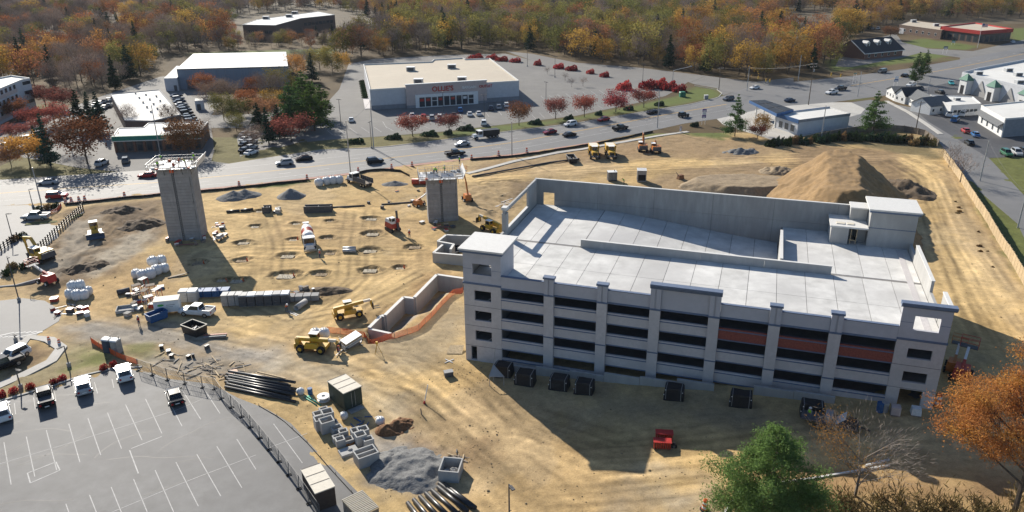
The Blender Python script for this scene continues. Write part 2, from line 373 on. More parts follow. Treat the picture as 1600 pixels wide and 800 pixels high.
    z((.10, .125, .035), 1.5, .8, .85, (1000, 203), (1070, 192), (1130, 205), (1130, 218), (1060, 208), (1010, 218))
    z((.10, .125, .035), 1.5, .8, .85, (1075, 196), (1150, 205), (1140, 215), (1080, 212))
    z((.15, .12, .06), 2, 1, .9, (1150, 215), (1200, 218), (1330, 205), (1420, 208), (1455, 235), (1480, 250), (1440, 245), (1330, 225), (1200, 228))
    z((.105, .12, .035), 2, 1, .9, (1486, 245), (1510, 280), (1560, 330), (1600, 372), (1600, 425), (1540, 320))
    z((.25, .15, .07), 1.5, 1.2, .6, (1520, 285), (1545, 300), (1590, 350), (1575, 350), (1530, 305))
    z(DRYGRASS, 1.5, 1, .8, (0, 360), (20, 358), (22, 372), (0, 376))
    # leaf litter and scrub by the near trees
    z((.27, .17, .085), 3, 1.5, .85, (1120, 800), (1140, 775), (1180, 760), (1300, 735), (1400, 735), (1480, 745), (1600, 745), (1600, 800))
    z((.12, .12, .035), 3, 1.5, .6, (1170, 790), (1240, 770), (1330, 780), (1330, 800), (1170, 800))
    z((.13, .12, .05), 1.5, .6, .95, *([(p[0], p[1] + .6) for p in ROAD_N] + [(1900, -10), (1300, 90), (800, 150), (300, 190), (-260, 240)]))
    z((.105, .12, .035), 1.5, .6, .95, (1486, 240), (1700, 600), (1900, 500), (1900, 100), (1560, 120), (1440, 190))
    # compacted lighter haul routes with wheel marks
    for wd, pts in ((11, ((120, 500), (330, 540), (470, 575), (600, 640), (720, 740), (800, 800))), (9, ((480, 580), (600, 560), (700, 640), (860, 760), (1100, 740))), (10, ((330, 320), (520, 340), (660, 345))), (9, ((340, 400), (480, 400), (640, 405))), (8, ((330, 460), (450, 500), (560, 480), (660, 430))), (8, ((745, 275), (930, 262), (1180, 252), (1400, 245))), (10, ((1450, 260), (1490, 360), (1560, 480), (1600, 540))), (5, ((735, 280), (820, 262), (930, 258), (1060, 250), (1180, 246), (1290, 246), (1400, 240), (1455, 262), (1470, 310), (1490, 380), (1540, 470), (1600, 560))),
                    (5, ((140, 455), (170, 480), (180, 500), (330, 530), (470, 560), (600, 620), (700, 690), (760, 760), (780, 800))),
                    (4, ((330, 500), (450, 510), (560, 470), (640, 420), (640, 380), (560, 330), (420, 320), (330, 330))),
                    (4, ((450, 560), (560, 520), (600, 580), (680, 600), (760, 680), (900, 770), (1000, 760), (1130, 730), (1300, 690), (1480, 690), (1600, 650))),
                    (3, ((340, 420), (420, 440), (540, 440), (640, 440))), (3, ((340, 390), (480, 385), (640, 400))), (3, ((340, 365), (450, 360), (640, 372))), (3, ((360, 335), (520, 352), (660, 355)))):
        P = PX(*pts); d = seg_dist(X, Y, P); k = sstep(1.4 - d / wd)
        st = vnoise(d * 1.9 + f6 * 1.5, (X + Y) * .07, 21) * .6 + vnoise(d * .8 + f9 * 2, (X - Y) * .05, 22) * .4
        C = C * (1 + k[..., None] * ((st - .5) * .5 + .05)[..., None])
    for (c, a, b) in PITW:
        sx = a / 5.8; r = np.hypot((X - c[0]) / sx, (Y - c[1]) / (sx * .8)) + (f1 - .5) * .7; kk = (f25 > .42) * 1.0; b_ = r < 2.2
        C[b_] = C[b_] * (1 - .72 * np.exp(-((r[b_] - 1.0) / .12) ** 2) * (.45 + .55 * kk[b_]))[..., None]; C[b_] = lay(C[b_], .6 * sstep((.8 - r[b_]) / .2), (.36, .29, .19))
    # single wheel tracks left by trucks and machines
    tr = random.Random(3)
    HAUL = [((120, 500), (330, 540), (470, 575), (600, 640), (720, 740), (800, 800)), ((480, 580), (600, 560), (700, 640), (860, 760), (1100, 740)), ((340, 330), (520, 345), (660, 350)), ((340, 395), (480, 398), (650, 400)), ((330, 455), (450, 505), (560, 480), (660, 430)), ((745, 275), (930, 262), (1180, 252), (1400, 245), (1460, 280), (1500, 380), (1560, 480), (1600, 540)), ((100, 440), (150, 390), (230, 335)), ((560, 470), (500, 520), (560, 570), (700, 600), (760, 680)), ((420, 320), (440, 380), (430, 440), (520, 470)), ((560, 330), (550, 380), (545, 440), (480, 480)), ((800, 690), (950, 740), (1150, 720), (1400, 690), (1600, 660)), ((140, 460), (160, 500), (300, 545))]
    for k in range(64):
        P = PX(*tr.choice(HAUL)); P = resample(P, 4.0); t = np.arange(len(P)); off = tr.uniform(-6, 6); w1, w2 = tr.uniform(.03, .12), tr.uniform(0, 6)
        T = np.gradient(P, axis=0); T /= np.linalg.norm(T, axis=1)[:, None]; Nn = np.stack([-T[:, 1], T[:, 0]], -1); amp = tr.choice([-.30, -.2, .16, .2, -.25])
        for sgn in (-1, 1):
            Q = P + Nn * (off + 1.6 * np.sin(t * w1 + w2) + sgn * .95)[:, None]; lo, hi = Q.min(0) - 1, Q.max(0) + 1; j0, j1 = np.searchsorted(Y[:, 0], (lo[1], hi[1])); i0, i1 = np.searchsorted(X[0], (lo[0], hi[0]))
            if j1 <= j0 or i1 <= i0: continue
            xx, yy = X[j0:j1, i0:i1], Y[j0:j1, i0:i1]; d = seg_dist(xx, yy, Q); g = np.exp(-(d / .33) ** 2) * (.35 + .9 * vnoise(xx * .35, yy * .35, k))
            C[j0:j1, i0:i1] *= (1 + amp * g)[..., None]
    z((.27, .255, .23), 1, .6, .8, (586, 522), (606, 502), (636, 478), (652, 480), (688, 446), (722, 450), (722, 454), (692, 456), (660, 486), (610, 518))
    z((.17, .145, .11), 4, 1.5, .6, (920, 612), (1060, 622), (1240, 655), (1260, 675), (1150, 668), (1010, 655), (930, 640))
    return np.clip(C, .01, .8)
PITW = [(G2(px, py), a, b) for px, py, a, b in PITS]
def site_z(X, Y):
    Z = h0(X, Y)
    rough = (fbm(X, Y, 2.2, 4, 31) - .5) * .30 + (fbm(X, Y, 9, 3, 33) - .5) * .30
    edge = np.minimum(np.minimum(X - SITE[0], SITE[1] - X), np.minimum(Y - SITE[2], SITE[3] - Y))
    keep = np.ones(X.shape)
    for q in FLAT: keep = keep * (1 - pmask(X, Y, q, 3.0))
    keep = keep * np.clip(edge / 6, 0, 1)
    Z = Z + rough * keep
    ch = pmask(X, Y, PX((95, 330), (250, 318), (250, 370), (180, 425), (60, 452), (45, 400)), 4, 1) + pmask(X, Y, PX((725, 285), (835, 280), (800, 340), (740, 345)), 3, 1)
    Z = Z + keep * ch * ((fbm(X + Y * .6, (Y - X * .6) * .35, 1.6, 3, 41) - .4) * 1.1)
    f1 = fbm(X, Y, 1.0, 2, 51)
    for (c, a, b) in PITW:
        sx = a / 5.8; sy = sx * .8
        r = np.hypot((X - c[0]) / sx, (Y - c[1]) / sy) + (f1 - .5) * .6
        Z = Z - .38 * sstep((1.0 - r) / .3) + .16 * np.exp(-((r - 1.25) / .16) ** 2)
    d = seg_dist(X, Y, TRENCH); side = inside(X, Y, np.vstack([TRENCH, TRENCH[-1] + np.array([3, -60]), TRENCH[0] + np.array([3, -60])]))
    Z = Z - np.where(side, 2.1 * sstep(1.15 - d / 4.2), 2.1 * np.clip(1 - d / .3, 0, 1))
    return Z

# flat paved areas the rough soil must not poke through (filled in below, pixel outlines of the photograph)
ROAD_N = [(-260, 316), (0, 281), (187, 269), (357, 256), (420, 246), (500, 234), (600, 229), (700, 217), (800, 204), (900, 192), (1000, 175), (1080, 162), (1130, 150), (1165, 138), (1240, 128), (1330, 119), (1420, 107), (1500, 93), (1600, 74), (1900, 20)]
ROAD_S = [(-260, 360), (0, 322), (100, 316), (250, 301), (400, 287), (540, 271), (650, 256), (740, 246), (800, 241), (870, 231), (940, 220), (1025, 203), (1070, 193), (1120, 186), (1200, 168), (1300, 160), (1400, 147), (1480, 130), (1560, 111), (1640, 96), (1900, 50)]
LOT = [(0, 628), (60, 612), (130, 588), (205, 571), (262, 592), (330, 600), (372, 622), (418, 640), (455, 662), (490, 700), (525, 735), (560, 770), (585, 800), (640, 900), (-300, 900), (-300, 720)]
DRIVE = [(-200, 345), (0, 322), (100, 318), (92, 330), (70, 338), (44, 350), (104, 347), (128, 332), (136, 326), (96, 368), (60, 392), (30, 418), (0, 436), (-200, 520)]
CIRCLE = [(-120, 500), (0, 470), (35, 466), (70, 470), (98, 487), (92, 502), (62, 520), (28, 545), (0, 566), (-160, 640)]
SIDE = [(1330, 160), (1360, 156), (1425, 168), (1450, 190), (1545, 247), (1600, 305), (1760, 470), (1760, 620), (1650, 450), (1590, 350), (1510, 282), (1462, 215), (1430, 206), (1380, 196), (1330, 200), (1300, 190), (1345, 178), (1352, 170)]
FLAT = [PX(*q) for q in ([(470, 205), (530, 140), (1075, 100), (1075, 128), (1000, 172), (800, 202), (480, 232)], [(-60, 205), (250, 120), (400, 178), (335, 235), (360, 258), (187, 271), (-60, 285)], [(1100, 186), (1300, 150), (1352, 170), (1330, 204), (1215, 224), (1130, 198)], [(1400, 140), (1560, 100), (1700, 250), (1545, 250)])] + [PX(*([p for p in ROAD_N] + [p for p in ROAD_S[::-1]])), PX(*LOT), PX(*DRIVE), PX(*CIRCLE), PX(*SIDE)]
site_mat = attr_ground_mat('graded_soil', 1.15, .34)
STEP = .34
nx = int((SITE[1] - SITE[0]) / STEP); ny = int((SITE[3] - SITE[2]) / STEP)
xs = np.linspace(SITE[0], SITE[1], nx + 1); ys = np.linspace(SITE[2], SITE[3], ny + 1)
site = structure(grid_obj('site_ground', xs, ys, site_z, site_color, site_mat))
_cm = lambda: None
site_heights = np.array([v.co.z for v in site.data.vertices]).reshape(ny + 1, nx + 1) if False else None
_co = np.empty(len(site.data.vertices) * 3); site.data.vertices.foreach_get('co', _co); SZ = _co.reshape(ny + 1, nx + 1, 3)[..., 2]
def gz(x, y):
    """height of the built ground under a point"""
    if SITE[0] < x < SITE[1] and SITE[2] < y < SITE[3]:
        fx = (x - SITE[0]) / (SITE[1] - SITE[0]) * nx; fy = (y - SITE[2]) / (SITE[3] - SITE[2]) * ny; i = min(nx - 1, int(fx)); j = min(ny - 1, int(fy)); fx -= i; fy -= j
        return float(SZ[j, i] * (1 - fx) * (1 - fy) + SZ[j, i + 1] * fx * (1 - fy) + SZ[j + 1, i] * (1 - fx) * fy + SZ[j + 1, i + 1] * fx * fy)
    return float(h0(x, y))
def gzn(X, Y):
    fx = np.clip((X - SITE[0]) / (SITE[1] - SITE[0]) * nx, 0, nx - 1.001); fy = np.clip((Y - SITE[2]) / (SITE[3] - SITE[2]) * ny, 0, ny - 1.001); i = fx.astype(int); j = fy.astype(int); fx -= i; fy -= j
    return SZ[j, i] * (1 - fx) * (1 - fy) + SZ[j, i + 1] * fx * (1 - fy) + SZ[j + 1, i] * (1 - fx) * fy + SZ[j + 1, i + 1] * fx * fy
def GP(px, py):
    p = G(px, py); p.z = gz(p.x, p.y); return p

# everything beyond the site: lawns, leaf litter, forest floor
FAR_GRASS = [((400, 242), (500, 234), (600, 229), (800, 203), (1000, 174), (1125, 152), (1120, 140), (1085, 136), (1060, 150), (1000, 163), (900, 183), (800, 194), (700, 206), (600, 214), (490, 222)),
             ((360, 252), (440, 240), (480, 240), (485, 222), (400, 232), (360, 240)), ((0, 262), (40, 268), (110, 262), (180, 262), (180, 270), (0, 281)),
             ((180, 262), (225, 255), (225, 267), (180, 270)), ((1300, 112), (1330, 108), (1420, 98), (1500, 92), (1440, 95), (1500, 85), (1430, 75), (1400, 68), (1290, 95)), ((1410, 66), (1440, 60), (1530, 72), (1510, 78), (1430, 74)),
             ((1580, 45), (1640, 40), (1640, 70), (1580, 62)), ((1318, 150), (1350, 140), (1370, 150), (1335, 158)), ((1232, 166), (1290, 160), (1300, 168), (1240, 172)), ((1550, 255), (1600, 245), (1700, 250), (1700, 330), (1610, 290)),
             ((52, 165), (70, 163), (70, 178), (52, 178)), ((1370, 205), (1400, 200), (1440, 210), (1400, 214)), ((300, 82), (520, 76), (520, 84), (300, 88)), ((1310, 12), (1350, 10), (1350, 20), (1310, 24)), ((1215, 25), (1300, 20), (1300, 60), (1215, 55)), ((1060, 18), (1150, 12), (1150, 30), (1060, 32))]
def far_color(X, Y):
    n1 = fbm(X, Y, 40, 3, 61)[..., None]; n2 = fbm(X, Y, 9, 3, 62)[..., None]
    C = np.array((.085, .062, .036)) * (1 - n1) + np.array((.12, .085, .042)) * n1
    C = C * (.7 + .6 * n2)
    for q in FAR_GRASS:
        m = pmask(X, Y, PX(*q), 2.0, .5)
        C = lay(C, m, (.105, .13, .036))
    return C
far_mat = attr_ground_mat('verge_soil', .5, .25)
CELL = 4.0
fx = np.arange(-340, 436 + .1, CELL); fy = np.arange(-20, 556 + .1, CELL)
ground = structure(grid_obj('ground', fx, fy, h0, far_color, far_mat, skip=SITE))
mb = MB()   # plain land on to the horizon, in one ring with the sheet above
for x0, x1, y0, y1 in ((-5000, -340, -20, 6000), (436, 5000, -20, 6000), (-340, 436, 556, 6000)):
    mb.add([(x0, y0, 0), (x1, y0, 0), (x1, y1, 0), (x0, y1, 0)], [(0, 1, 2, 3)])
far_land = structure(mb.build('distant_land', mat('woodland_floor', (.10, .075, .04), .95, .2, .05)))

# ---------------------------------------------------------------- paving
def asphalt(name, col, tint=.1, patch=(.2, .2, .2), rough=.75, spec=.35, scale=.35):
    m = mat(name, col, rough, tint, scale, dirt=patch, bump=.12, bscale=14, spec=spec); return m
M['asphalt'] = asphalt('worn_road_asphalt', (.175, .172, .168), .06, (.145, .143, .14), .72, .3, .22)
M['asphalt_lot'] = asphalt('parking_asphalt', (.145, .144, .143), .13, (.105, .105, .106), .7, .3, .5)
M['asphalt_store'] = asphalt('pale_lot_asphalt', (.20, .193, .18), .06, (.16, .155, .15), .85, .15, .2)
M['asphalt_dark'] = asphalt('new_asphalt', (.085, .085, .088), .1, (.06, .06, .063), .7, .3, .3)
M['walk'] = mat('pavement_concrete', (.46, .44, .40), .85, .06, 1.5, dirt=(.40, .38, .34))
M['line_white'] = mat('white_road_paint', (.46, .455, .44), .7, .16, 2.2)
M['line_yellow'] = mat('yellow_road_paint', (.55, .33, .07), .7, .12, 3)
M['kerb'] = mat('kerb_concrete', (.40, .39, .36), .85, .08, 2)
def fill_poly(name, pts, material, dz=.03, cut=6.0, parent=None):
    """flat paving: a polygon cut into small cells and laid over the land"""
    bm = bmesh.new(); vs = [bm.verts.new((p[0], p[1], 0)) for p in pts]; bm.faces.new(vs)
    lo = np.min(pts, 0); hi = np.max(pts, 0)
    for ax in (0, 1):
        k = math.ceil(lo[ax] / cut) * cut
        while k < hi[ax]:
            co = [0, 0, 0]; no = [0, 0, 0]; co[ax] = k; no[ax] = 1
            bmesh.ops.bisect_plane(bm, geom=bm.verts[:] + bm.edges[:] + bm.faces[:], plane_co=co, plane_no=no); k += cut
    bmesh.ops.triangulate(bm, faces=bm.faces[:])
    for v in bm.verts: v.co.z = float(h0(v.co.x, v.co.y)) + dz
    bmesh.ops.recalc_face_normals(bm, faces=bm.faces[:])
    if bm.faces and sum(f.normal.z for f in bm.faces) < 0: bmesh.ops.reverse_faces(bm, faces=bm.faces[:])
    me = bpy.data.meshes.new(name); bm.to_mesh(me); bm.free(); me.materials.append(material)
    return link(name, me, parent)
def paved(name, px, material, dz=.03, cut=6.0): return structure(fill_poly(name, PX(*px), material, dz, cut))
def ribbon(name, P, wd, material, dz, parent=None, h=0.0, off=0.0, step=4.0, zf=None):
    """strip of given width along a path, optionally a raised kerb of height h"""
    P = resample(P, step); T = np.gradient(P, axis=0); T /= np.linalg.norm(T, axis=1)[:, None]; N = np.stack([-T[:, 1], T[:, 0]], -1)
    A = P + N * (off - wd / 2); B = P + N * (off + wd / 2); mb = MB(); zz = zf or h0
    rings = []
    for a, b in zip(A, B):
        za, zb = float(zz(*a)) + dz, float(zz(*b)) + dz
        rings.append([(a[0], a[1], za - (.3 if h else 0)), (a[0], a[1], za + h), (b[0], b[1], zb + h), (b[0], b[1], zb - (.3 if h else 0))] if h else [(a[0], a[1], za), (b[0], b[1], zb)])
    if h: mb.loft([r[::-1] for r in rings])
    else: mb.loft([r[::-1] for r in rings], cap=False, close=False)
    return mb.build(name, material, parent)
NP = PX(*ROAD_N); SP = PX(*ROAD_S)
def mid_path(t, n=120):
    a = resample(NP, 1.0); b = resample(SP, 1.0); ia = np.linspace(0, len(a) - 1, n).astype(int); ib = np.linspace(0, len(b) - 1, n).astype(int)
    return a[ia] * (1 - t) + b[ib] * t
main_road = structure(fill_poly('main_road', np.vstack([NP, SP[::-1]]), M['asphalt'], .035))
YEL = PX((-200, 330), (0, 302), (125, 293), (250, 285), (400, 270), (520, 257), (600, 248), (700, 236), (800, 223), (880, 209), (935, 199), (1030, 181), (1135, 163))
for o in (-.2, .2): ribbon('centre_line', YEL, .2, M['line_yellow'], .042, main_road, off=o)
YEL2 = PX((1330, 134), (1420, 119), (1500, 105), (1600, 84), (1800, 45))
for o in (-.2, .2): ribbon('centre_line', YEL2, .2, M['line_yellow'], .042, main_road, off=o)
def dashes(path, off, material, parent, name, on=3.0, gap=7.0, wd=.17, dz=.042):
    P = resample(path, .5); T = np.gradient(P, axis=0); T /= np.linalg.norm(T, axis=1)[:, None]; N = np.stack([-T[:, 1], T[:, 0]], -1); Q = P + N * off
    i = 0
    while i + on * 2 < len(Q): ribbon(name, Q[i:i + int(on * 2) + 1], wd, material, dz, parent, step=3); i += int((on + gap) * 2)
for o in (-3.6, 3.6): dashes(YEL, o, M['line_white'], main_road, 'lane_line')
dashes(YEL2, 3.6, M['line_white'], main_road, 'lane_line')
for o in (-6.9, 7.4): ribbon('edge_line', YEL, .13, M['line_white'], .042, main_road, off=o)
parking = paved('parking_lot', LOT, M['asphalt_lot'], .03)
drive = paved('driveway', DRIVE, M['asphalt'], .028)
circle = paved('drop_off_drive', CIRCLE, M['asphalt'], .03)
side_road = paved('side_road', SIDE, M['asphalt'], .03)
STORE_LOT = [(470, 205), (530, 140), (545, 100), (585, 92), (700, 86), (790, 84), (830, 94), (900, 105), (1010, 112), (1075, 128), (1062, 138), (1040, 150), (1000, 160), (900, 181), (800, 193), (700, 205), (600, 213), (520, 218), (480, 222)]
store_lot = paved('store_parking_lot', STORE_LOT, M['asphalt_store'], .03)
back_road = paved('access_road', [(790, 80), (830, 84), (900, 98), (1000, 106), (1100, 118), (1180, 128), (1240, 121), (1240, 129), (1165, 139), (1130, 149), (1120, 138), (1085, 132), (1075, 128), (1010, 112), (900, 105), (830, 94)], M['asphalt_store'], .034)
paved('office_car_park', [(-60, 205), (40, 190), (90, 175), (160, 150), (250, 120), (300, 115), (345, 160), (330, 180), (400, 178), (385, 200), (330, 200), (335, 235), (330, 252), (360, 256), (187, 269), (120, 262), (60, 250), (0, 240), (-60, 250)], M['asphalt_store'], .03)
paved('warehouse_yard', [(395, 190), (420, 168), (520, 168), (480, 220), (430, 232), (395, 236), (375, 245), (370, 215)], M['asphalt_store'], .026)
paved('bank_forecourt', [(1305, 104), (1320, 75), (1400, 52), (1410, 66), (1450, 76), (1520, 80), (1600, 62), (1600, 74), (1500, 93), (1500, 90), (1440, 82), (1410, 90), (1330, 105)], M['asphalt_store'], .03)
paved('service_station_forecourt', [(1120, 186), (1200, 168), (1300, 160), (1330, 160), (1352, 170), (1345, 178), (1300, 190), (1330, 200), (1290, 205), (1215, 222), (1195, 215), (1130, 195)], M['walk'], .032)
paved('retail_yard', [(1425, 168), (1400, 147), (1480, 130), (1560, 111), (1700, 86), (1800, 200), (1700, 250), (1600, 245), (1545, 247), (1450, 190)], M['asphalt_dark'], .028)
# pavements and kerbs
structure(ribbon('pavement', PX((730, 272), (800, 253), (860, 241), (925, 231), (985, 220), (1040, 211), (1075, 206)), 1.5, M['walk'], .05, h=.1, zf=gz))
structure(ribbon('drive_pavement', PX((28, 545), (40, 528), (62, 525), (82, 533), (96, 543), (94, 553), (80, 565), (40, 585), (0, 603), (-60, 628)), 1.6, M['walk'], .03, h=.12))
structure(ribbon('lot_kerb', PX((-40, 640), (0, 627), (60, 611), (130, 587), (205, 570), (222, 574)), .35, M['kerb'], .0, h=.16))
structure(ribbon('verge_kerb', PX((480, 238), (500, 235), (600, 230), (700, 218), (800, 205), (900, 193), (1000, 176), (1080, 163), (1122, 153), (1128, 146), (1120, 140), (1085, 134)), .3, M['kerb'], .0, h=.15))
structure(ribbon('side_road_pavement', PX((1385, 158), (1420, 176), (1450, 196), (1470, 210)), 1.5, M['walk'], .03, h=.12))
structure(ribbon('island_kerb', PX((40, 351), (60, 349), (104, 346), (125, 335)), 1.4, mat('island_grass', (.13, .13, .045), .95, .2, 2), .03, h=.12))
# crossing stripes on the drop-off drive
for k in range(6):
    a = G2(-14 + k * 9, 528 - k * .4); b = a + np.array([2.6, 1.6]); ribbon('crossing_stripe', [a, b], .55, M['line_white'], .04, circle, step=2)
# parking stall lines
def stall(parent, a, b, wd=.085, dz=.036): ribbon('stall_line', np.array([G2(*a), G2(*b)]), wd, M['line_white'], dz, parent, step=5)
z4 = lambda x, y: (x / 4, 600 + y / 4)
for a, b in (((25, 365), (70, 630)), ((165, 330), (218, 580)), ((290, 290), (355, 540)), ((430, 250), (500, 490)), ((550, 215), (630, 445)), ((672, 180), (760, 405)), ((785, 130), (888, 352)), ((910, 95), (1012, 310)),
             ((1030, 60), (1138, 265)), ((1140, 40), (1255, 222)), ((1290, 55), (1375, 185)), ((412, 750), (450, 860)), ((560, 695), (625, 860)), ((695, 645), (790, 880)), ((835, 595), (920, 800)), ((970, 540), (1085, 800)), ((1100, 490), (1240, 765)),
             ((1230, 440), (1380, 702)), ((1355, 390), (1512, 650)), ((1480, 345), (1600, 535)), ((1710, 250), (1890, 495)), ((1600, 300), (1640, 365)), ((90, 120), (98, 190)), ((210, 85), (222, 160)), ((340, 50), (352, 110)), ((460, 10), (470, 60)), ((590, -10), (610, 60)), ((700, -30), (712, 25))):
    stall(parking, z4(*a), z4(*b))
for a, b in (((-200, 560), (0, 500)), ((0, 500), (430, 372)), ((430, 372), (1100, 165)), ((1100, 165), (1290, 85)), ((705, 800), (1160, 612)), ((1160, 612), (1600, 445)), ((1680, 400), (1920, 310)), ((300, 960), (705, 800))): stall(parking, z4(*a), z4(*b), .065)
for a, b in (((172, 558), (350, 488)), ((350, 488), (375, 540)), ((375, 540), (190, 620)), ((190, 620), (172, 558)), ((810, 415), (865, 560)), ((820, 405), (1010, 330))): stall(parking, z4(*a), z4(*b), .12)
for k in range(9): stall(store_lot, (508 + k * 19, 201 - k * .6), (520 + k * 19, 211 - k * 1.2), .1)
for k in range(10): stall(store_lot, (598 + k * 20, 190 - k * 2), (604 + k * 20, 200 - k * 2.2), .1)
for k in range(12): stall(store_lot, (830 + k * 13, 178 - k * 1.6), (838 + k * 13, 187 - k * 2.2), .1)
for k in range(12): stall(store_lot, (845 + k * 13, 150 - k * 1.3), (856 + k * 13, 160 - k * 1.6), .1)

# sealed cracks, patches and drains in the near lot
M['lot_patch'] = asphalt('lot_patch_asphalt', (.125, .124, .123), .1, (.10, .10, .10)); M['tar'] = mat('crack_sealant', (.05, .05, .052), .6, .1, 2); tr = random.Random(11)
for k in range(16):
    a = np.array([tr.uniform(-40, 420), tr.uniform(615, 800)]); q = [G2(*a)]; an = tr.choice([1.25, .35, 1.3, .4]) + tr.uniform(-.2, .2)
    for j in range(tr.randint(4, 9)): an += tr.uniform(-.3, .3); q.append(q[-1] + np.array([math.cos(an), math.sin(an)]) * tr.uniform(.8, 1.8))
    if all(inside(np.array([p[0]]), np.array([p[1]]), PX(*LOT))[0] for p in q): ribbon('crack_seal', q, .1, M['tar'], .034, parking, step=.8)
# ---------------------------------------------------------------- the new parking garage
gar = empty('parking_garage', (GO[0], GO[1], 0), GYAW, 'long new grey concrete parking garage with an empty open roof deck', 'parking garage')
GL, GW = 59.86, 34.9
FLR = [0.1, 3.2, 6.3, 9.4, 12.5]
PIL = [(11.6, 12.95), (18.8, 20.15), (25.7, 27.05), (33.05, 34.4), (40.25, 41.6), (47.2, 48.55)]
T1, T2 = 5.45, 54.6
def part(name, mb, m, parent=gar, smooth=False): return mb.build(name, m, parent, smooth)
# roof deck in long double-tee slabs with open joints
part('deck_underlay', MB().box(.4, GL - .4, .4, 16.9, 12.0, 12.42).box(.4, 13, 16.9, GW - .3, 12.0, 12.42).box(41.6, GL - .4, 16.9, GW - .3, 12.0, 12.42), M['deck_joint'])
def slabs(u0, u1, v0, v1, n, zf):
    wd = (u1 - u0) / n
    for k in range(n):
        a = u0 + k * wd + .03; b = u0 + (k + 1) * wd - .03; z0, z1 = zf(a), zf(b)
        mb = MB().add([(a, v0, z0 - .14), (b, v0, z1 - .14), (b, v1, z1 - .14), (a, v1, z0 - .14), (a, v0, z0), (b, v0, z1), (b, v1, z1), (a, v1, z0)],
                      [(3, 2, 1, 0), (4, 5, 6, 7), (0, 1, 5, 4), (1, 2, 6, 5), (2, 3, 7, 6), (3, 0, 4, 7)])
        part('deck_slab', mb, M['deck'])
flat = lambda u: 12.5
ramp = lambda u: 12.5 - 2.7 * float(sstep((u - 13.5) / 27.5) * .35 + .65 * np.clip((u - 13.5) / 27.5, 0, 1))
slabs(.45, GL - .4, .4, 7.9, 16, flat); slabs(.45, GL - .4, 7.96, 16.35, 16, flat)
slabs(.45, 12.6, 17.0, GW - .35, 3, flat); slabs(12.6, 41.3, 17.0, GW - .35, 8, ramp); slabs(41.75, GL - .4, 17.0, GW - .35, 5, flat)
part('expansion_joint', MB().box(.45, 12.5, 16.4, 16.95, 12.40, 12.47), M['deck_joint']); part('expansion_joint', MB().box(48.2, GL - .4, 16.4, 16.95, 12.40, 12.47), M['deck_joint'])
part('deck_seam', MB().box(12.55, 12.68, 17, GW - .4, 12.3, 12.515), M['deck_joint'])
# low wall between the drive aisle and the ramp, in panels
for k in range(4):
    a = 12.65 + k * 8.87
    part('ramp_wall_panel', MB().box(a, a + 8.84, 16.4, 16.75, 9.6, 13.75), M['concrete'])
part('ramp_wall_cap', MB().box(12.6, 48.2, 16.36, 16.79, 13.753, 13.80), M['white_cap'])
part('ramp_end_wall', MB().box(41.32, 41.62, 17, 29.1, 9.4, 13.9), M['concrete'])
part('ramp_end_wall_cap', MB().box(41.27, 41.68, 17, 29.1, 13.903, 13.97), M['white_cap'])
# floors and columns inside, their shade darkened into the concrete
for z in FLR[1:4]: part('floor_slab', MB().box(.5, GL - .5, .55, GW - .6, z - .35, z), M['inner_shade'])
part('floor_slab', MB().box(.5, GL - .5, .55, GW - .6, -.4, .1), M['inner_shade'])
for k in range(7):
    for v in (8.5, 17, 26): part('column', MB().box(7 + k * 7.3, 7.6 + k * 7.3, v, v + .6, .1, 12.0 if v < 10 else 9.2), M['inner_shade'])
# back wall: two rows of precast panels with one unfinished opening
BW = GW - .3
seams = [.0, 11.3, 20.9, 30.5, 40.1, 49.6, 53.6]
for i in range(6):
    a, b = seams[i] + .02, seams[i + 1] - .02
    if i == 0:
        part('back_wall_panel', MB().box(a, 1.55, BW, GW, 0, 13.6).box(3.55, b, BW, GW, 0, 13.6).box(1.55, 3.55, BW, GW, 0, 12.5), M['conc_dark'])
        part('back_wall_panel', MB().box(a, 1.55, BW, GW, 13.63, 17.1).box(3.55, b, BW, GW, 13.63, 17.1).box(1.55, 3.55, BW, GW, 14.8, 17.1), M['conc_dark'])
    else:
        part('back_wall_panel', MB().box(a, b, BW, GW, 0, 13.6), M['conc_dark']); part('back_wall_panel', MB().box(a, b, BW, GW, 13.63, 17.1), M['conc_dark'])
for q in seams[1:-1]: part('seam_light_stop', MB().box(q - .019, q + .019, BW + .08, GW - .08, 0, 17.1), M['dkgrey'])  # added strips that keep sunlight from coming through the panel seams
part('back_wall_coping', MB().box(0, 53.6, BW - .05, GW + .05, 17.103, 17.2), M['white_cap'])
# left side: tall end piece, low parapet under a long opening, head beam, post
part('side_wall_panel', MB().box(0, .35, 29.6, BW - .02, 0, 17.1), M['concrete'])
part('side_parapet', MB().box(0, .35, 5.75, 29.57, 0, 13.6), M['concrete'])
part('side_parapet_cap', MB().box(-.05, .4, 18.2, 29.57, 13.603, 13.68), M['white_cap'])
part('head_beam', MB().box(.02, .33, 16.9, 29.57, 16.5, 17.05), M['concrete'])
part('side_post', MB().box(-.15, .6, 17.0, 18.0, 13.603, 16.48), M['concrete'])
part('post_cap', MB().box(-.2, .65, 16.9, 18.05, 17.06, 17.5), M['white_cap'])
# right side parapet, with the taller length towards the back
part('side_wall_panel', MB().box(GL - .35, GL, 5.2, 11.5, 0, 13.6), M['concrete']); part('side_wall_panel', MB().box(GL - .35, GL, 24.5, 29.4, 0, 13.6), M['concrete'])
part('side_wall_panel', MB().box(GL - .35, GL, 11.55, 24.45, 0, 15.1), M['concrete'])
part('side_wall_cap', MB().box(GL - .4, GL + .06, 11.5, 24.5, 15.103, 15.2), M['white_cap'])
part('wheel_kerb', MB().box(GL - 2.1, GL - 1.3, 2, 29, 12.503, 12.53), M['conc_warm'])
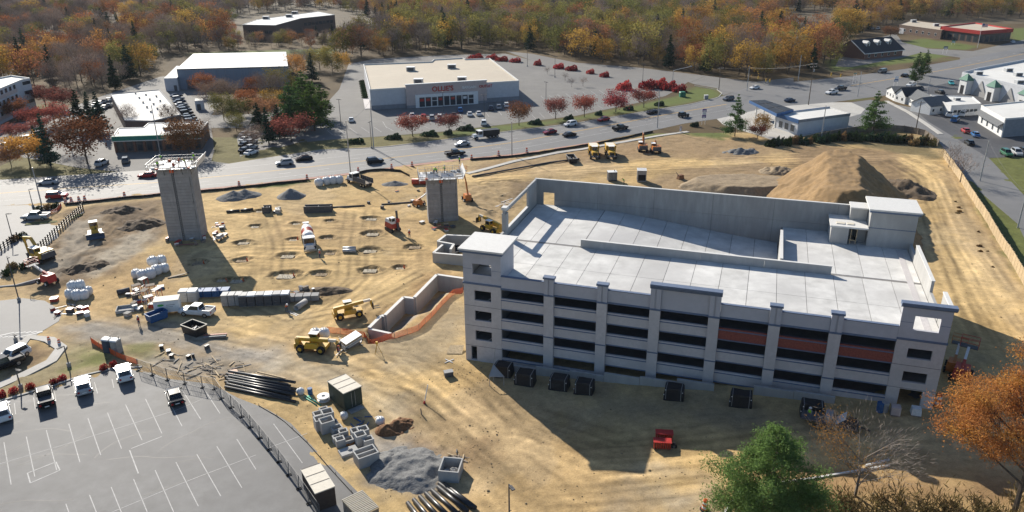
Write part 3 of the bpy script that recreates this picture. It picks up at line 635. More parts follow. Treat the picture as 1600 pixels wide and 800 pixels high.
# lift and stair head at the back right
part('lift_tower', MB().box(53.7, GL + .2, 29.6, GW + .6, 0, 17.9), M['concrete'])
part('lift_tower_band', MB().box(53.65, GL + .25, 29.56, 29.59, 15.4, 15.5), M['blue_trim'])
part('lift_roof_fascia', MB().box(53.45, GL + .5, 29.3, GW + .9, 17.903, 18.2), M['blue_trim'])
part('lift_roof', MB().box(53.35, GL + .65, 29.2, GW + 1.0, 18.203, 18.45), M['white_cap'])
lob = part('lobby', MB().box(48.5, 51.0, 29.2, 29.5, 12.5, 15.2).box(48.5, 48.8, 29.5, BW - .05, 12.5, 15.2).box(52.4, 53.65, 31.2, 31.5, 12.5, 15.2).box(51.0, 53.65, 33.6, 33.9, 12.5, 15.2), M['concrete'])
part('lobby_roof', MB().box(48.3, 53.62, 29.0, BW - .06, 15.203, 15.45), M['white_cap'])
part('roof_hatch', MB().box(49.2, 50.4, 30.0, 30.9, 15.453, 15.55).box(50.7, 51.7, 30.0, 30.9, 15.453, 15.55), M['cream'])
part('stair_head', MB().box(51.2, 53.6, 32.6, GW + .4, 15.453, 17.3), M['concrete']); part('stair_head_roof', MB().box(51.1, 53.64, 32.4, GW + .5, 17.303, 17.5), M['white_cap'])
part('door_brace', MB().bar((51.2, 29.6, 13.3), (52.3, 29.9, 13.0), .12).bar((51.4, 29.6, 12.6), (51.4, 29.6, 15.1), .1).bar((52.2, 29.7, 12.6), (52.2, 29.7, 15.1), .1), M['wood'])
# front: pilasters, spandrels with sills
def front_bay(a, b, k):
    for j, z in enumerate(FLR):
        if j == 4:
            if 27 < a < 33:
                part('parapet_panel', MB().box(a + .02, b - .02, .0, .35, 11.75, 14.75), M['paint_grey'])
            else: part('parapet_panel', MB().box(a + .02, b - .02, .0, .35, 11.75, 13.6), M['paint_grey']); part('parapet_coping', MB().box(a, b, -.06, .4, 13.603, 13.7), M['blue_trim'])
            part('parapet_drip', MB().box(a, b, -.09, -.003, 11.72, 11.95), M['blue_trim']); continue
        if z + .9 < float(h0(*uvw((a + b) / 2, 0))) + .2: continue
        red = j == 3 and a > 34
        top = z + .95; bot = z - .75
        part('spandrel', MB().box(a + .02, b - .02, .05, .35, bot if j else -.6, top), M['brick_red'] if red else M['conc_warm'])
        part('spandrel_sill', MB().add([(a, -.02, top - .22), (b, -.02, top - .22), (b, .36, top + .02), (a, .36, top + .02), (a, -.02, top - .3), (b, -.02, top - .3)], [(0, 1, 2, 3), (4, 5, 1, 0)]).box(a, b, -.02, .048, bot + .02, bot + .16), M['blue_trim'])
edges = [T1] + [q for p in PIL for q in p] + [T2]
for k in range(0, len(edges), 2): front_bay(edges[k], edges[k + 1], k // 2)
for i, (a, b) in enumerate(PIL):
    tall = i in (2, 3); zt = 14.75 if tall else 14.25; m = (a + b) / 2
    p = part('pilaster', MB().box(a, b, -.32, .34, -.3, 11.9), M['conc_warm'])
    part('pilaster_head', MB().box(a, m - .1, -.32, .34, 11.903, zt).box(m + .1, b, -.32, .34, 11.903, zt).box(m - .1, m + .1, -.2, .3, 11.903, zt), M['paint_grey'])
    if not tall: part('pilaster_cap', MB().box(a - .12, b + .12, -.45, .45, zt + .003, zt + .28), M['blue_trim'])
    part('pilaster_band', MB().box(a - .05, b + .05, -.40, -.323, 11.75, 11.98), M['blue_trim'])
    part('pilaster_band', MB().box(a - .04, b + .04, -.38, -.323, 5.55, 5.72), M['blue_trim'])
part('cornice', MB().yprism([(-.32, 14.753), (-.6, 15.25), (-.6, 15.45), (.4, 15.45), (.4, 14.753)], 25.6, 34.5), M['blue_trim'])
# corner stair towers
def pierced(u0, u1, v0, v1, z0, z1, holes):
    """wall with rectangular openings, cut into abutting blocks; holes = (ua, ub, za, zb)"""
    mb = MB(); zs = sorted({z0, z1, *[h for q in holes for h in q[2:]]})
    for za, zb in zip(zs[:-1], zs[1:]):
        cut = sorted((q[0], q[1]) for q in holes if q[2] <= za and q[3] >= zb); x = u0
        for c0, c1 in cut: mb.box(x, c0, v0, v1, za, zb); x = c1
        mb.box(x, u1, v0, v1, za, zb)
    return mb
part('tower_front', pierced(0, T1, 0, .35, -.6, 12.0, [(1.55, 4.0, 9.6, 11.1), (1.55, 4.0, 6.5, 8.0), (1.55, 4.0, 3.4, 4.9), (.85, 1.7, .15, 2.3)]), M['conc_warm'])
part('tower_front_head', pierced(0, T1, 0, .35, 12.25, 16.7, [(1.35, 4.1, 13.5, 15.1)]), M['paint_grey'])
part('tower_band', MB().box(-.08, T1 + .06, -.1, .35, 12.003, 12.247), M['blue_trim'])
part('tower_side', MB().box(T1 - .35, T1, .353, 5.7, 12.5, 16.7), M['paint_grey']); part('tower_side', MB().box(0, .35, .353, 5.7, -.6, 16.7), M['concrete'])
part('tower_side', MB().box(T1 - .35, T1, .353, 5.7, -.6, 12.0), M['inner_shade']); part('tower_back', pierced(.353, T1 - .353, 5.35, 5.7, 0, 16.7, [(1.4, 4.2, 12.6, 15.3), (1.5, 4, 9.6, 11.5), (1.5, 4, 6.5, 8.2), (1.5, 4, 3.4, 5)]), M['concrete'])
for z in (3.2, 6.3, 9.4): part('stair_flight', MB().add([(1.6, .6, z - 2.2), (1.6, 1.8, z - 2.2), (4.9, 1.8, z + .4), (4.9, .6, z + .4)], [(0, 1, 2, 3)]).bar((1.6, .6, z - 1.2), (4.9, .6, z + 1.3), .08), M['steel'])
part('tower_joint', MB().box(-.004, 1.3, -.012, -.001, 14.28, 14.33).box(4.15, T1, -.012, -.001, 14.28, 14.33), M['blue_trim'])
for z in (5.6, 8.7, 2.4): part('tower_joint', MB().box(.02, T1 - .02, -.012, -.001, z, z + .05), M['dkgrey'])
part('tower_fascia', MB().box(-.35, T1 + .3, -.35, 6.0, 16.703, 17.05), M['blue_trim']); part('tower_roof', MB().box(-.5, T1 + .5, -.5, 6.2, 17.053, 17.3), M['white_cap'])
part('tower_front', pierced(T2, GL, 0, .35, 2.0, 12.0, [(56.0, 58.6, 9.7, 11.0), (56.0, 58.6, 6.5, 7.9), (56.0, 58.5, 3.25, 5.5)]), M['conc_warm'])
part('tower_front_head', pierced(T2, GL, 0, .35, 12.25, 16.45, [(56.05, 58.75, 13.4, 15.2)]), M['paint_grey'])
part('tower_band', MB().box(T2 - .06, GL + .08, -.1, .35, 12.003, 12.247), M['blue_trim'])
part('tower_cornice', MB().yprism([(-.05, 16.2), (-.35, 16.45), (-.4, 16.85), (.5, 16.85), (.5, 16.453), (.0, 16.453)], T2 - .25, GL + .3), M['blue_trim'])
part('tower_side', MB().box(GL - .35, GL, .353, 1.4, 2, 16.45).box(GL - .35, GL, 2.0, 4.9, 2, 16.45), M['concrete'])
part('tower_side_cap', MB().box(GL - .42, GL + .05, .51, 4.95, 16.453, 16.6), M['white_cap'])
part('tower_joint', MB().box(T2 + .02, 56.0, -.012, -.001, 14.28, 14.33).box(58.8, GL, -.012, -.001, 14.28, 14.33), M['blue_trim'])
for z in (5.6, 8.7): part('tower_joint', MB().box(T2 + .02, GL - .02, -.012, -.001, z, z + .05), M['dkgrey'])
# low concrete wall in front of the lowest level, in cast lengths
lw = empty('forecourt_wall', (GO[0], GO[1], 0), GYAW, 'low pale concrete wall cast in lengths along the shaded garage front', 'low wall')
for k in range(9):
    a = 6.2 + k * 4.75; zb = float(h0(*uvw(a + 2.3, -1.6)))
    if k == 6: continue
    part('wall_length', MB().box(a, a + 4.7, -1.75, -1.45, zb - .5, zb + 1.05 + .15 * (k % 2)), M['concrete'], lw)
# dark wrapped stacks standing along the front
for i, (px, py, sx) in enumerate(((787, 584, 2.5), (821, 597, 2.6), (874, 604, 2.5), (913, 611, 2.4), (1053, 619, 2.4), (1157, 630, 2.6), (1268, 645, 2.6))):
    p = GP(px, py + 2)
    words = ['at the garage corner below the pale tarp', 'second from the garage corner', 'third from the garage corner', 'fourth from the garage corner', 'standing alone below the tall front gable', 'under the red brick bays', 'beside the parked flatbed']
    t = empty('wrapped_stack', p, GYAW, 'black sheeted stack of material in garage shade, ' + words[i], 'covered stack', 'black sheeted stacks along the garage front')
    rings = []
    for z, k in ((-.1, 1.04), (.4, 1.02), (1.0, .98), (1.55, .97), (1.75, .9)):
        rings.append([(x * sx / 2 * k + random.uniform(-.05, .05), y * .85 * k + random.uniform(-.05, .05), z + random.uniform(-.04, .04)) for x, y in ((-1, -1), (-.3, -1.03), (.35, -1), (1, -1), (1.02, 0), (1, 1), (.3, 1.03), (-.4, 1), (-1, 1), (-1.02, 0))])
    part('sheeting', MB().loft(rings), M['black_steel'], t)
    for x in (-.8, .75): part('lashing', MB().box(x * sx / 2 - .03, x * sx / 2 + .03, -.92, .92, 1.73, 1.8).box(x * sx / 2 - .03, x * sx / 2 + .03, -.96, -.92, .2, 1.8), M['grey'], t)
    for x, z in ((-1, .8), (-.85, 1.5), (.9, 1.4)): part('tie_buckle', MB().ball((x * sx / 2, -.95, z), .07), M['white_paint'], t)
c = GP(777, 598); tag(MB().add([(-1.1, -.9, 1.6), (1.0, -.9, 1.5), (-.5, .6, 2.6), (-1.1, -.9, 1.52), (1.0, -.9, 1.42), (-.5, .6, 2.52)], [(0, 1, 2), (5, 4, 3), (0, 3, 4, 1), (1, 4, 5, 2), (2, 5, 3, 0)]).bar((-.5, .6, 2.5), (-.2, 1.0, 4.8), .05).bar((-1.0, -.8, -.2), (-1.0, -.8, 1.5), .08).bar((.9, -.8, -.2), (.9, -.8, 1.45), .08).bar((-.5, .55, -.2), (-.5, .55, 2.5), .08).build('tarp_shelter', M['conc_dark'], None, loc=c), 'small pale triangular tarp stretched by the corner of the garage', 'tarp')

# ---------------------------------------------------------------- two poured lift cores
M['core'] = mat('core_masonry', (.30, .295, .29), .9, .1, 1.5, streak=(1, 1, .5), dirt=(.25, .245, .245), objrand=.07)
M['core_lit'] = M['core']
WORKERS = []
def lift_core(base, rz, wd, dp, ht, label, n):
    t = empty('lift_core', base, rz, label, 'concrete core')
    ch = ht / n; mid = wd * .46
    for k in range(n):
        j = (k % 2) * .012
        mb = MB().box(0, mid - .22, j, dp, k * ch, (k + 1) * ch - .035).box(mid + .22, wd - .45, j, dp, k * ch, (k + 1) * ch - .035).box(wd - .40, wd, .0, dp, k * ch, (k + 1) * ch - .035)
        part('block_course', mb, M['core'], t)
    part('core_body', MB().box(.04, wd - .04, .09, dp - .06, -.3, ht - .02), M['conc_dark'], t)
    lad = MB()
    for x in (mid - .16, mid + .16): lad.box(x - .03, x + .03, -.06, .02, 0, ht)
    z = .3
    while z < ht: lad.box(mid - .16, mid + .16, -.05, 0, z, z + .05); z += .4
    part('access_ladder', lad, M['dkgrey'], t)
    for k in range(3): part('wall_slot', MB().box(wd - .40, wd - .36, -.02, .0, ht * (.30 + .22 * k), ht * (.43 + .22 * k)), M['dark'], t)  # slots are near-black strips, their shade put into the colour
    # working platform round the top
    o = 1.55; e = 1.2
    zt = ht - .15
    for (x0, x1, y0, y1) in ((-o, wd + e, -.75, .12), (-o, wd + e, dp - .1, dp + o), (-o, .15, .13, dp - .11), (wd - .15, wd + e, .13, dp - .11)):
        n_ = max(2, int(max(x1 - x0, y1 - y0) / .5))
        for i in range(n_):
            if x1 - x0 > y1 - y0: a = x0 + (x1 - x0) * i / n_; b = x0 + (x1 - x0) * (i + 1) / n_ - .04; mb = MB().box(a, b, y0, y1, zt, zt + .06 + .03 * random.random())
            else: a = y0 + (y1 - y0) * i / n_; b = y0 + (y1 - y0) * (i + 1) / n_ - .04; mb = MB().box(x0, x1, a, b, zt, zt + .06 + .03 * random.random())
            part('scaffold_plank', mb, random.choice([M['old_wood'], M['tarp'], M['steel'], M['conc_dark'], M['dkgrey']]), t)
    rail = MB(); ring = [(-o, -.75), (wd + e, -.75), (wd + e, dp + o), (-o, dp + o)]
    for i in range(4):
        a, b = ring[i], ring[(i + 1) % 4]; lean = .25
        for k in range(6):
            f = k / 6; x = a[0] + (b[0] - a[0]) * f; y = a[1] + (b[1] - a[1]) * f; rail.bar((x, y, zt - .6), (x, y, zt + 1.25), .06)
        for z in (.65, 1.2): rail.bar((*a, zt + z), (*b, zt + z), .05)
    part('guard_rail', rail, M['steel'], t)
    part('side_shutter', MB().add([(wd + e, -.7, zt), (wd + e, dp + o, zt), (wd + e + .55, dp + o, zt + 1.7), (wd + e + .55, -.7, zt + 1.4), (wd + e + .06, -.7, zt), (wd + e + .06, dp + o, zt), (wd + e + .61, dp + o, zt + 1.7), (wd + e + .61, -.7, zt + 1.4)],
        [(3, 2, 1, 0), (4, 5, 6, 7), (0, 1, 5, 4), (1, 2, 6, 5), (2, 3, 7, 6), (3, 0, 4, 7)]), M['tarp'], t)
    br = MB()
    for k in range(5): x = -.2 + (wd + .4) * k / 4; br.bar((x, -.7, zt), (x, -.02, zt - 1.3), .06)
    part('platform_bracket', br, M['black_steel'], t)
    for k in range(9): # bundles and boxes lying about on the platform
        side = random.random() < .5; x = random.uniform(-o + .3, wd + e - .3); y = random.uniform(dp + .2, dp + o - .3) if side else random.uniform(-.5, -.1)
        part('stored_bundle', MB().box(x, x + random.uniform(.3, .8), y - .2, y + .2, zt + .09, zt + random.uniform(.25, .6)), random.choice([M['tarp'], M['steel'], M['white_paint'], M['dkgrey'], M['orange']]), t)
    bars = MB()
    for k in range(13): x = .1 + (wd - .2) * k / 12; bars.bar((x, dp - .2, ht - .05), (x + random.uniform(-.04, .04), dp - .2, ht + random.uniform(1.0, 1.7)), .035)
    for k in range(6): y = .3 + (dp - .6) * k / 5; bars.bar((.15, y, ht - .05), (.15, y, ht + 1.1), .035)
    stuff(part('starter_bars', bars, M['old_wood'], t))
    part('core_top', MB().box(.4, mid - .3, .5, dp - .5, ht - .018, ht + .0).box(mid + .3, wd - .5, .5, dp - .5, ht - .018, ht + .0), M['navy'], t)
    mb = MB().box(mid - .35, mid + .35, -.5, -.1, zt - .7, zt - .1); part('ladder_guard', mb, M['orange'], t)
    return t
a = G(264.5, 377); b = G(316, 374.5)
C1 = (a, math.atan2(b.y - a.y, b.x - a.x), (b - a).length); lift_core(a, C1[1], C1[2], 4.6, 15.2, 'taller grey block lift core with crowded work platform, nearer the black rail fence', 24)
a = G(670, 348); b = G(716.5, 345)
C2 = (a, math.atan2(b.y - a.y, b.x - a.x), (b - a).length); lift_core(a, C2[1], C2[2], 4.2, 9.7, 'shorter grey block lift core beside the roofed corner of the garage', 17)

# ---------------------------------------------------------------- stepped retaining wall and basement walls beside the garage
rw = empty('retaining_wall', G(586, 523), 0, 'stepped pale concrete retaining wall with orange mesh along its foot', 'retaining wall')
def wall_run(pts, zb, zt, th, parent, name='wall_panel', cap=True, mats=None, base=None):
    base = base or Vector((0, 0, 0))
    for (p, q, h) in pts:
        a = Vector((p[0], p[1], 0)) - Vector((base.x, base.y, 0)); b = Vector((q[0], q[1], 0)) - Vector((base.x, base.y, 0)); d = (b - a); n = max(1, round(d.length / 3.2)); d.normalize(); nn = Vector((-d.y, d.x, 0)) * th / 2
        for k in range(n):
            s = a.lerp(b, k / n) + d * .01; e = a.lerp(b, (k + 1) / n) - d * .01
            mb = MB().prism([tuple((s - nn)[:2]), tuple((e - nn)[:2]), tuple((e + nn)[:2]), tuple((s + nn)[:2])], zb, h); mb.build(name, mats or M['concrete'], parent)
        if cap: MB().prism([tuple((a - nn * 1.15)[:2]), tuple((b - nn * 1.15)[:2]), tuple((b + nn * 1.15)[:2]), tuple((a + nn * 1.15)[:2])], h + .003, h + .06).build('wall_coping', M['white_cap'], parent)
zz = .75
W_ = [G2(577, 517), G2(596, 498), G2(602, 499.5), G2(631, 471), G2(648, 473), G2(683, 437), G2(724, 443)]
wall_run([(W_[0], W_[1], .55), (W_[1], W_[2], .6), (W_[2], W_[3], .8), (W_[3], W_[4], .8), (W_[4], W_[5], 1.0), (W_[5], W_[6], 1.0)], -2.8, 1, .5, rw, base=rw.location)
e_ = [W_[0], W_[0] + np.array([3.6, -1.6])]
wall_run([(e_[0], e_[1], .35)], -1.6, 1, .4, rw, base=rw.location)
vb = empty('basement_vault', G(675, 415), 0, 'open topped concrete basement chambers between lift core and garage', 'concrete vault')
z2 = lambda px, py, z: np.array(Gz(px, py, z))[:2]
A_, B_, C_, D_, E_, F_, H_ = z2(677, 395, 2), z2(724, 399, 2), z2(692, 382, 2), z2(684, 377, 2.3), z2(697, 367, 2.3), z2(738, 369, 2.3), z2(709, 381.5, 2.3)
wall_run([(A_, B_, 2.0), (A_, C_, 2.0), (D_, E_, 2.3), (E_, F_, 2.3), (D_, H_, 2.3), (H_, z2(704, 392, 2), 2.3)], -1.0, 1, .4, vb, base=vb.location)
MB().prism([tuple(q - np.array(vb.location[:2])) for q in (D_, H_, F_, E_)], .1, .3).build('vault_floor', M['dark'], vb)  # floor coloured near-black for the shade of the deep chamber
# ---------------------------------------------------------------- trees
def leaf_mat(name, cols, trans=.35, nscale=.5, spread=.25):
    """foliage: one palette, a tone of its own for each tree, light and dark clumps by noise, light passing through the leaves"""
    m = bpy.data.materials.new(name); m.use_nodes = True; n = m.node_tree.nodes; L = m.node_tree.links; n.clear()
    oi = n.new('ShaderNodeObjectInfo'); rp = n.new('ShaderNodeValToRGB'); el = rp.color_ramp.elements
    for i, c in enumerate(cols):
        e = el[i] if i < 2 else el.new(1.0)
        e.position = i / max(1, len(cols) - 1)
    for i, c in enumerate(cols): el[i].color = (*c, 1)
    geo = n.new('ShaderNodeNewGeometry'); nz = n.new('ShaderNodeTexNoise'); nz.inputs['Scale'].default_value = nscale; nz.inputs['Detail'].default_value = 4; L.new(geo.outputs['Position'], nz.inputs['Vector'])
    ad = n.new('ShaderNodeMath'); ad.operation = 'MULTIPLY_ADD'; L.new(nz.outputs['Fac'], ad.inputs[0]); ad.inputs[1].default_value = spread * 2; sb = n.new('ShaderNodeMath'); sb.operation = 'SUBTRACT'; L.new(oi.outputs['Random'], sb.inputs[0]); sb.inputs[1].default_value = spread; L.new(sb.outputs[0], ad.inputs[2]); L.new(ad.outputs[0], rp.inputs[0])
    n2 = n.new('ShaderNodeTexNoise'); n2.inputs['Scale'].default_value = nscale * 5; n2.inputs['Detail'].default_value = 2; L.new(geo.outputs['Position'], n2.inputs['Vector'])
    mr = n.new('ShaderNodeMapRange'); mr.inputs[1].default_value = .3; mr.inputs[2].default_value = .7; mr.inputs[3].default_value = .6; mr.inputs[4].default_value = 1.4; L.new(n2.outputs['Fac'], mr.inputs[0])
    vm = n.new('ShaderNodeVectorMath'); vm.operation = 'SCALE'; L.new(rp.outputs[0], vm.inputs[0]); L.new(mr.outputs[0], vm.inputs['Scale'])
    h1 = n.new('ShaderNodeMath'); h1.operation = 'MULTIPLY'; h1.inputs[1].default_value = 17.31; L.new(oi.outputs['Random'], h1.inputs[0]); h2 = n.new('ShaderNodeMath'); h2.operation = 'FRACT'; L.new(h1.outputs[0], h2.inputs[0])
    h3 = n.new('ShaderNodeMapRange'); h3.inputs[3].default_value = .62; h3.inputs[4].default_value = 1.5; L.new(h2.outputs[0], h3.inputs[0]); v2 = n.new('ShaderNodeVectorMath'); v2.operation = 'SCALE'; L.new(vm.outputs[0], v2.inputs[0]); L.new(h3.outputs[0], v2.inputs['Scale']); vm = v2
    d = n.new('ShaderNodeBsdfDiffuse'); t = n.new('ShaderNodeBsdfTranslucent'); mx = n.new('ShaderNodeMixShader'); mx.inputs[0].default_value = trans; o = n.new('ShaderNodeOutputMaterial')
    L.new(vm.outputs[0], d.inputs[0]); L.new(vm.outputs[0], t.inputs[0]); L.new(d.outputs[0], mx.inputs[1]); L.new(t.outputs[0], mx.inputs[2]); L.new(mx.outputs[0], o.inputs[0])
    return m
LM = {'bare': leaf_mat('bare_twigs', [(.19, .145, .12), (.24, .19, .165), (.26, .185, .13), (.21, .17, .165)], .12),
      'gold': leaf_mat('golden_leaves', [(.33, .21, .05), (.40, .24, .05), (.34, .165, .05), (.28, .20, .06)], .35),
      'rust': leaf_mat('rust_leaves', [(.24, .10, .05), (.31, .12, .05), (.22, .12, .07), (.32, .15, .05)], .3),
      'olive': leaf_mat('olive_leaves', [(.19, .175, .05), (.24, .20, .06), (.13, .14, .045), (.29, .22, .05)], .33),
      'red': leaf_mat('crimson_leaves', [(.26, .03, .035), (.30, .045, .04), (.21, .035, .04)], .4),
      'maroon': leaf_mat('maroon_leaves', [(.20, .055, .045), (.24, .075, .05), (.17, .06, .05)], .4),
      'conifer': leaf_mat('dark_needles', [(.022, .045, .025), (.03, .055, .03), (.02, .05, .035)], .2),
      'pine': leaf_mat('pine_needles', [(.06, .105, .03), (.08, .125, .03), (.05, .095, .035)], .3),
      'shrub': leaf_mat('shrub_leaves', [(.025, .045, .018), (.035, .055, .02)], .2),
      'oak': leaf_mat('oak_leaves', [(.44, .20, .04), (.48, .28, .05), (.30, .13, .045)], .38, .45, .6),
      'scrub': leaf_mat('dry_scrub', [(.16, .10, .05), (.20, .12, .05), (.13, .10, .05), (.22, .17, .05)], .3, .8, .5)}
BARK = mat('bark', (.11, .085, .065), .9, .2, 3)
def quads_mesh(name, C, S, rnd, material, asp=1.0, up=0.0, thin=None, dirs=None):
    """many small leaf faces round given centres"""
    n = len(C); a = rnd.normal(size=(n, 3)); a[:, 2] += up; a /= np.linalg.norm(a, axis=1)[:, None]
    if dirs is not None: a = dirs / np.linalg.norm(dirs, axis=1)[:, None]
    b = np.cross(a, rnd.normal(size=(n, 3))); b /= np.linalg.norm(b, axis=1)[:, None]
    S = np.broadcast_to(np.asarray(S, float), (n,))[:, None]
    e1 = a * S * asp; e2 = b * S * (thin if thin else .6)
    V = np.stack([C - e1, C + e2, C + e1, C - e2], 1).reshape(-1, 3)
    me = bpy.data.meshes.new(name); me.vertices.add(4 * n); me.vertices.foreach_set('co', V.ravel()); me.loops.add(4 * n); me.loops.foreach_set('vertex_index', np.arange(4 * n, dtype=np.int32))
    me.polygons.add(n); me.polygons.foreach_set('loop_start', np.arange(0, 4 * n, 4, dtype=np.int32)); me.polygons.foreach_set('loop_total', np.full(n, 4, dtype=np.int32)); me.update(calc_edges=True); me.materials.append(material); return me
def skeleton(rnd, h, r, nl=7, ns=5, base=.3, rise=.55, tr=.22):
    """trunk with limbs and branches; returns mesh builder and branch tips"""
    mb = MB(); tips = []; top = h * .72
    mb.cyl((0, 0, -.3), (rnd.normal() * .1, rnd.normal() * .1, top * .55), tr, tr * .6, 6, False); mb.cyl((0, 0, top * .55), (rnd.normal() * .3, rnd.normal() * .3, top), tr * .6, tr * .2, 5, False)
    for i in range(nl):
        f = i / nl; z = h * (base + (.62 - base) * f); a = i * 2.4 + rnd.uniform(-.4, .4); L = r * rnd.uniform(.6, .9) * (1 - .25 * f)
        p0 = np.array([0, 0, z]); p1 = p0 + np.array([math.cos(a) * L, math.sin(a) * L, L * rnd.uniform(rise * .7, rise * 1.5)])
        mb.cyl(p0, p1, tr * .42, tr * .14, 4, False)
        for k in range(ns):
            t = rnd.uniform(.35, 1); q = p0 + (p1 - p0) * t; aa = a + rnd.uniform(-1.3, 1.3); l = r * rnd.uniform(.25, .5)
            e = q + np.array([math.cos(aa) * l, math.sin(aa) * l, l * rnd.uniform(.3, 1.2)]); mb.cyl(q, e, tr * .14, tr * .05, 3, False); tips.append(e)
        tips.append(p1)
    tips.append(np.array([0, 0, top])); return mb, np.array(tips)
def broadleaf(seed, h, r, n, leaf, spread, nl=8, ns=5, base=.3, rise=.6, keep=1.0, tr=.22):
    rnd = np.random.RandomState(seed); mb, tips = skeleton(rnd, h, r, nl, ns, base, rise, tr)
    t = tips[rnd.rand(len(tips)) < keep]; w = rnd.rand(len(t)) + .3; c = t[rnd.choice(len(t), n, p=w / w.sum())]
    P = c + rnd.normal(size=(n, 3)) * spread * np.array([1, 1, .75]); P[:, 2] = np.clip(P[:, 2], h * .05, h * 1.05)
    return mb, P, rnd, tips
PROTO = {}
def add_proto(key, crown_me, trunk_mb):
    tm = trunk_mb.mesh('trunk', BARK); PROTO.setdefault(key, []).append((crown_me, tm))
for s in range(3):
    for kind, n in (('gold', 1500), ('rust', 1300), ('olive', 1500)):
        mb, P, rnd, _ = broadleaf(10 + s, 17 + s, 5.2 + .5 * s, n, .5, 1.25, base=.1)
        add_proto(kind, quads_mesh('crown', P, rnd.uniform(.2, .46, len(P)), rnd, LM[kind]), mb)
    mb, P, rnd, tips = broadleaf(30 + s, 18 + s, 5.2, 1700, .5, 1.35, 9, 7, base=.12, rise=1.0)
    d = rnd.normal(size=(len(P), 3)) * .6 + np.array([0, 0, 1.0]) + P * np.array([.12, .12, 0])
    add_proto('bare', quads_mesh('crown', P, rnd.uniform(.45, 1.0, len(P)), rnd, LM['bare'], 1.0, thin=.06, dirs=d), mb)
def conifer(seed, h, r, n, mkey, droop=.15, tiers=14, size=.5, open_=0.0):
    rnd = np.random.RandomState(seed); mb = MB().cyl((0, 0, -.3), (0, 0, h), .24, .03, 6, False); P = []
    for i in range(tiers):
        f = i / (tiers - 1); z = h * (.12 + .86 * f); rr = r * (1 - f) ** .8 * (1 + rnd.uniform(-.2, .2)) + .25; m = int(7 - 3 * f)
        for k in range(m):
            a = rnd.uniform(0, 2 * PI); L = rr * rnd.uniform(.7, 1.1); e = np.array([math.cos(a) * L, math.sin(a) * L, z - L * droop]); mb.cyl((0, 0, z), e, .05, .02, 3, False)
            c = max(6, int(n * L / (r * tiers * 3.4))); t = rnd.uniform(.15 + open_, 1.05, c)[:, None]
            P.append(np.array([0, 0, z]) * (1 - t) + e * t + rnd.normal(size=(c, 3)) * np.array([.32, .32, .22]) * (.5 + L * .25))
    P = np.vstack(P); return mb, P, rnd
for s in range(2):
    mb, P, rnd = conifer(50 + s, 17 + 2 * s, 3.8, 3000, 'conifer', tiers=18); add_proto('conifer', quads_mesh('crown', P, rnd.uniform(.25, .5, len(P)), rnd, LM['conifer']), mb)
    mb, P, rnd = conifer(60 + s, 13 + s, 4.4, 6000, 'pine', -.15, 13, open_=.15); add_proto('pine', quads_mesh('crown', P, rnd.uniform(.14, .3, len(P)), rnd, LM['pine']), mb)
for kind, n in (('gold', 3600), ('rust', 4200), ('olive', 3600)):
    mb, P, rnd, _ = broadleaf(15 + n % 7, 16, 5.4, n, .5, 1.2, 10, 7, base=.12, rise=.75); add_proto(kind + 'D', quads_mesh('crown', P, rnd.uniform(.16, .36, len(P)), rnd, LM[kind]), mb)
mb, P, rnd, _ = broadleaf(37, 16, 5.4, 3600, .5, 1.3, 10, 8, base=.14, rise=1.0); add_proto('bareD', quads_mesh('crown', P, rnd.uniform(.4, .9, len(P)), rnd, LM['bare'], 1.0, thin=.05, dirs=rnd.normal(size=(len(P), 3)) * .6 + np.array([0, 0, 1.0]) + P * np.array([.12, .12, 0])), mb)
for kind in ('maroon', 'red', 'rustball', 'goldball'):
    mb, P, rnd, _ = broadleaf(70 + len(kind), 6.5, 2.7, 3000, .3, .66, 10, 7, base=.16, rise=.9, tr=.13)
    add_proto(kind + 'small' if not kind.endswith('ball') else kind, quads_mesh('crown', P, rnd.uniform(.10, .22, len(P)), rnd, LM[{'rustball': 'rust', 'goldball': 'gold'}.get(kind, kind)]), mb)
mb, P, rnd, tips = broadleaf(83, 6.0, 2.3, 420, .3, .7, 8, 7, base=.25, rise=1.0, tr=.1)
add_proto('baresmall', quads_mesh('crown', P, rnd.uniform(.3, .6, len(P)), rnd, LM['bare'], 1.0, thin=.06, dirs=rnd.normal(size=(len(P), 3)) * .5 + np.array([0, 0, 1.0]) + P * np.array([.2, .2, 0])), mb)
def tree(kind, x, y, h, label=None, group=None, v=None, wide=1.0, name=None, cat='tree'):
    cr, tk = PROTO[kind][(v if v is not None else random.randrange(99)) % len(PROTO[kind])]
    zmax = PROTO_H[cr.name]; s = h / zmax
    nm = name or {'bare': 'bare_tree', 'bareD': 'bare_tree', 'baresmall': 'bare_tree', 'conifer': 'conifer_tree', 'pine': 'pine_tree'}.get(kind, 'autumn_tree')
    o = empty(nm, (x, y, gz(x, y)), random.uniform(0, 6.28)); o.scale = (s * wide, s * wide, s)
    link('trunk', tk, o); link('crown', cr, o)
    if label: tag(o, label, cat, group)
    return o
PROTO_H = {}
for L_ in PROTO.values():
    for cr, tk in L_:
        co = np.empty(len(cr.vertices) * 3); cr.vertices.foreach_get('co', co); PROTO_H[cr.name] = float(np.percentile(co[2::3], 99.5))
def PJ(x, y, z=0.0):
    d = np.array([x, y, z - CAMH]); f = d @ AX_F; return 800 + FPX * (d @ CAM_R) / f, 400 + FPX * (d @ CAM_D) / f
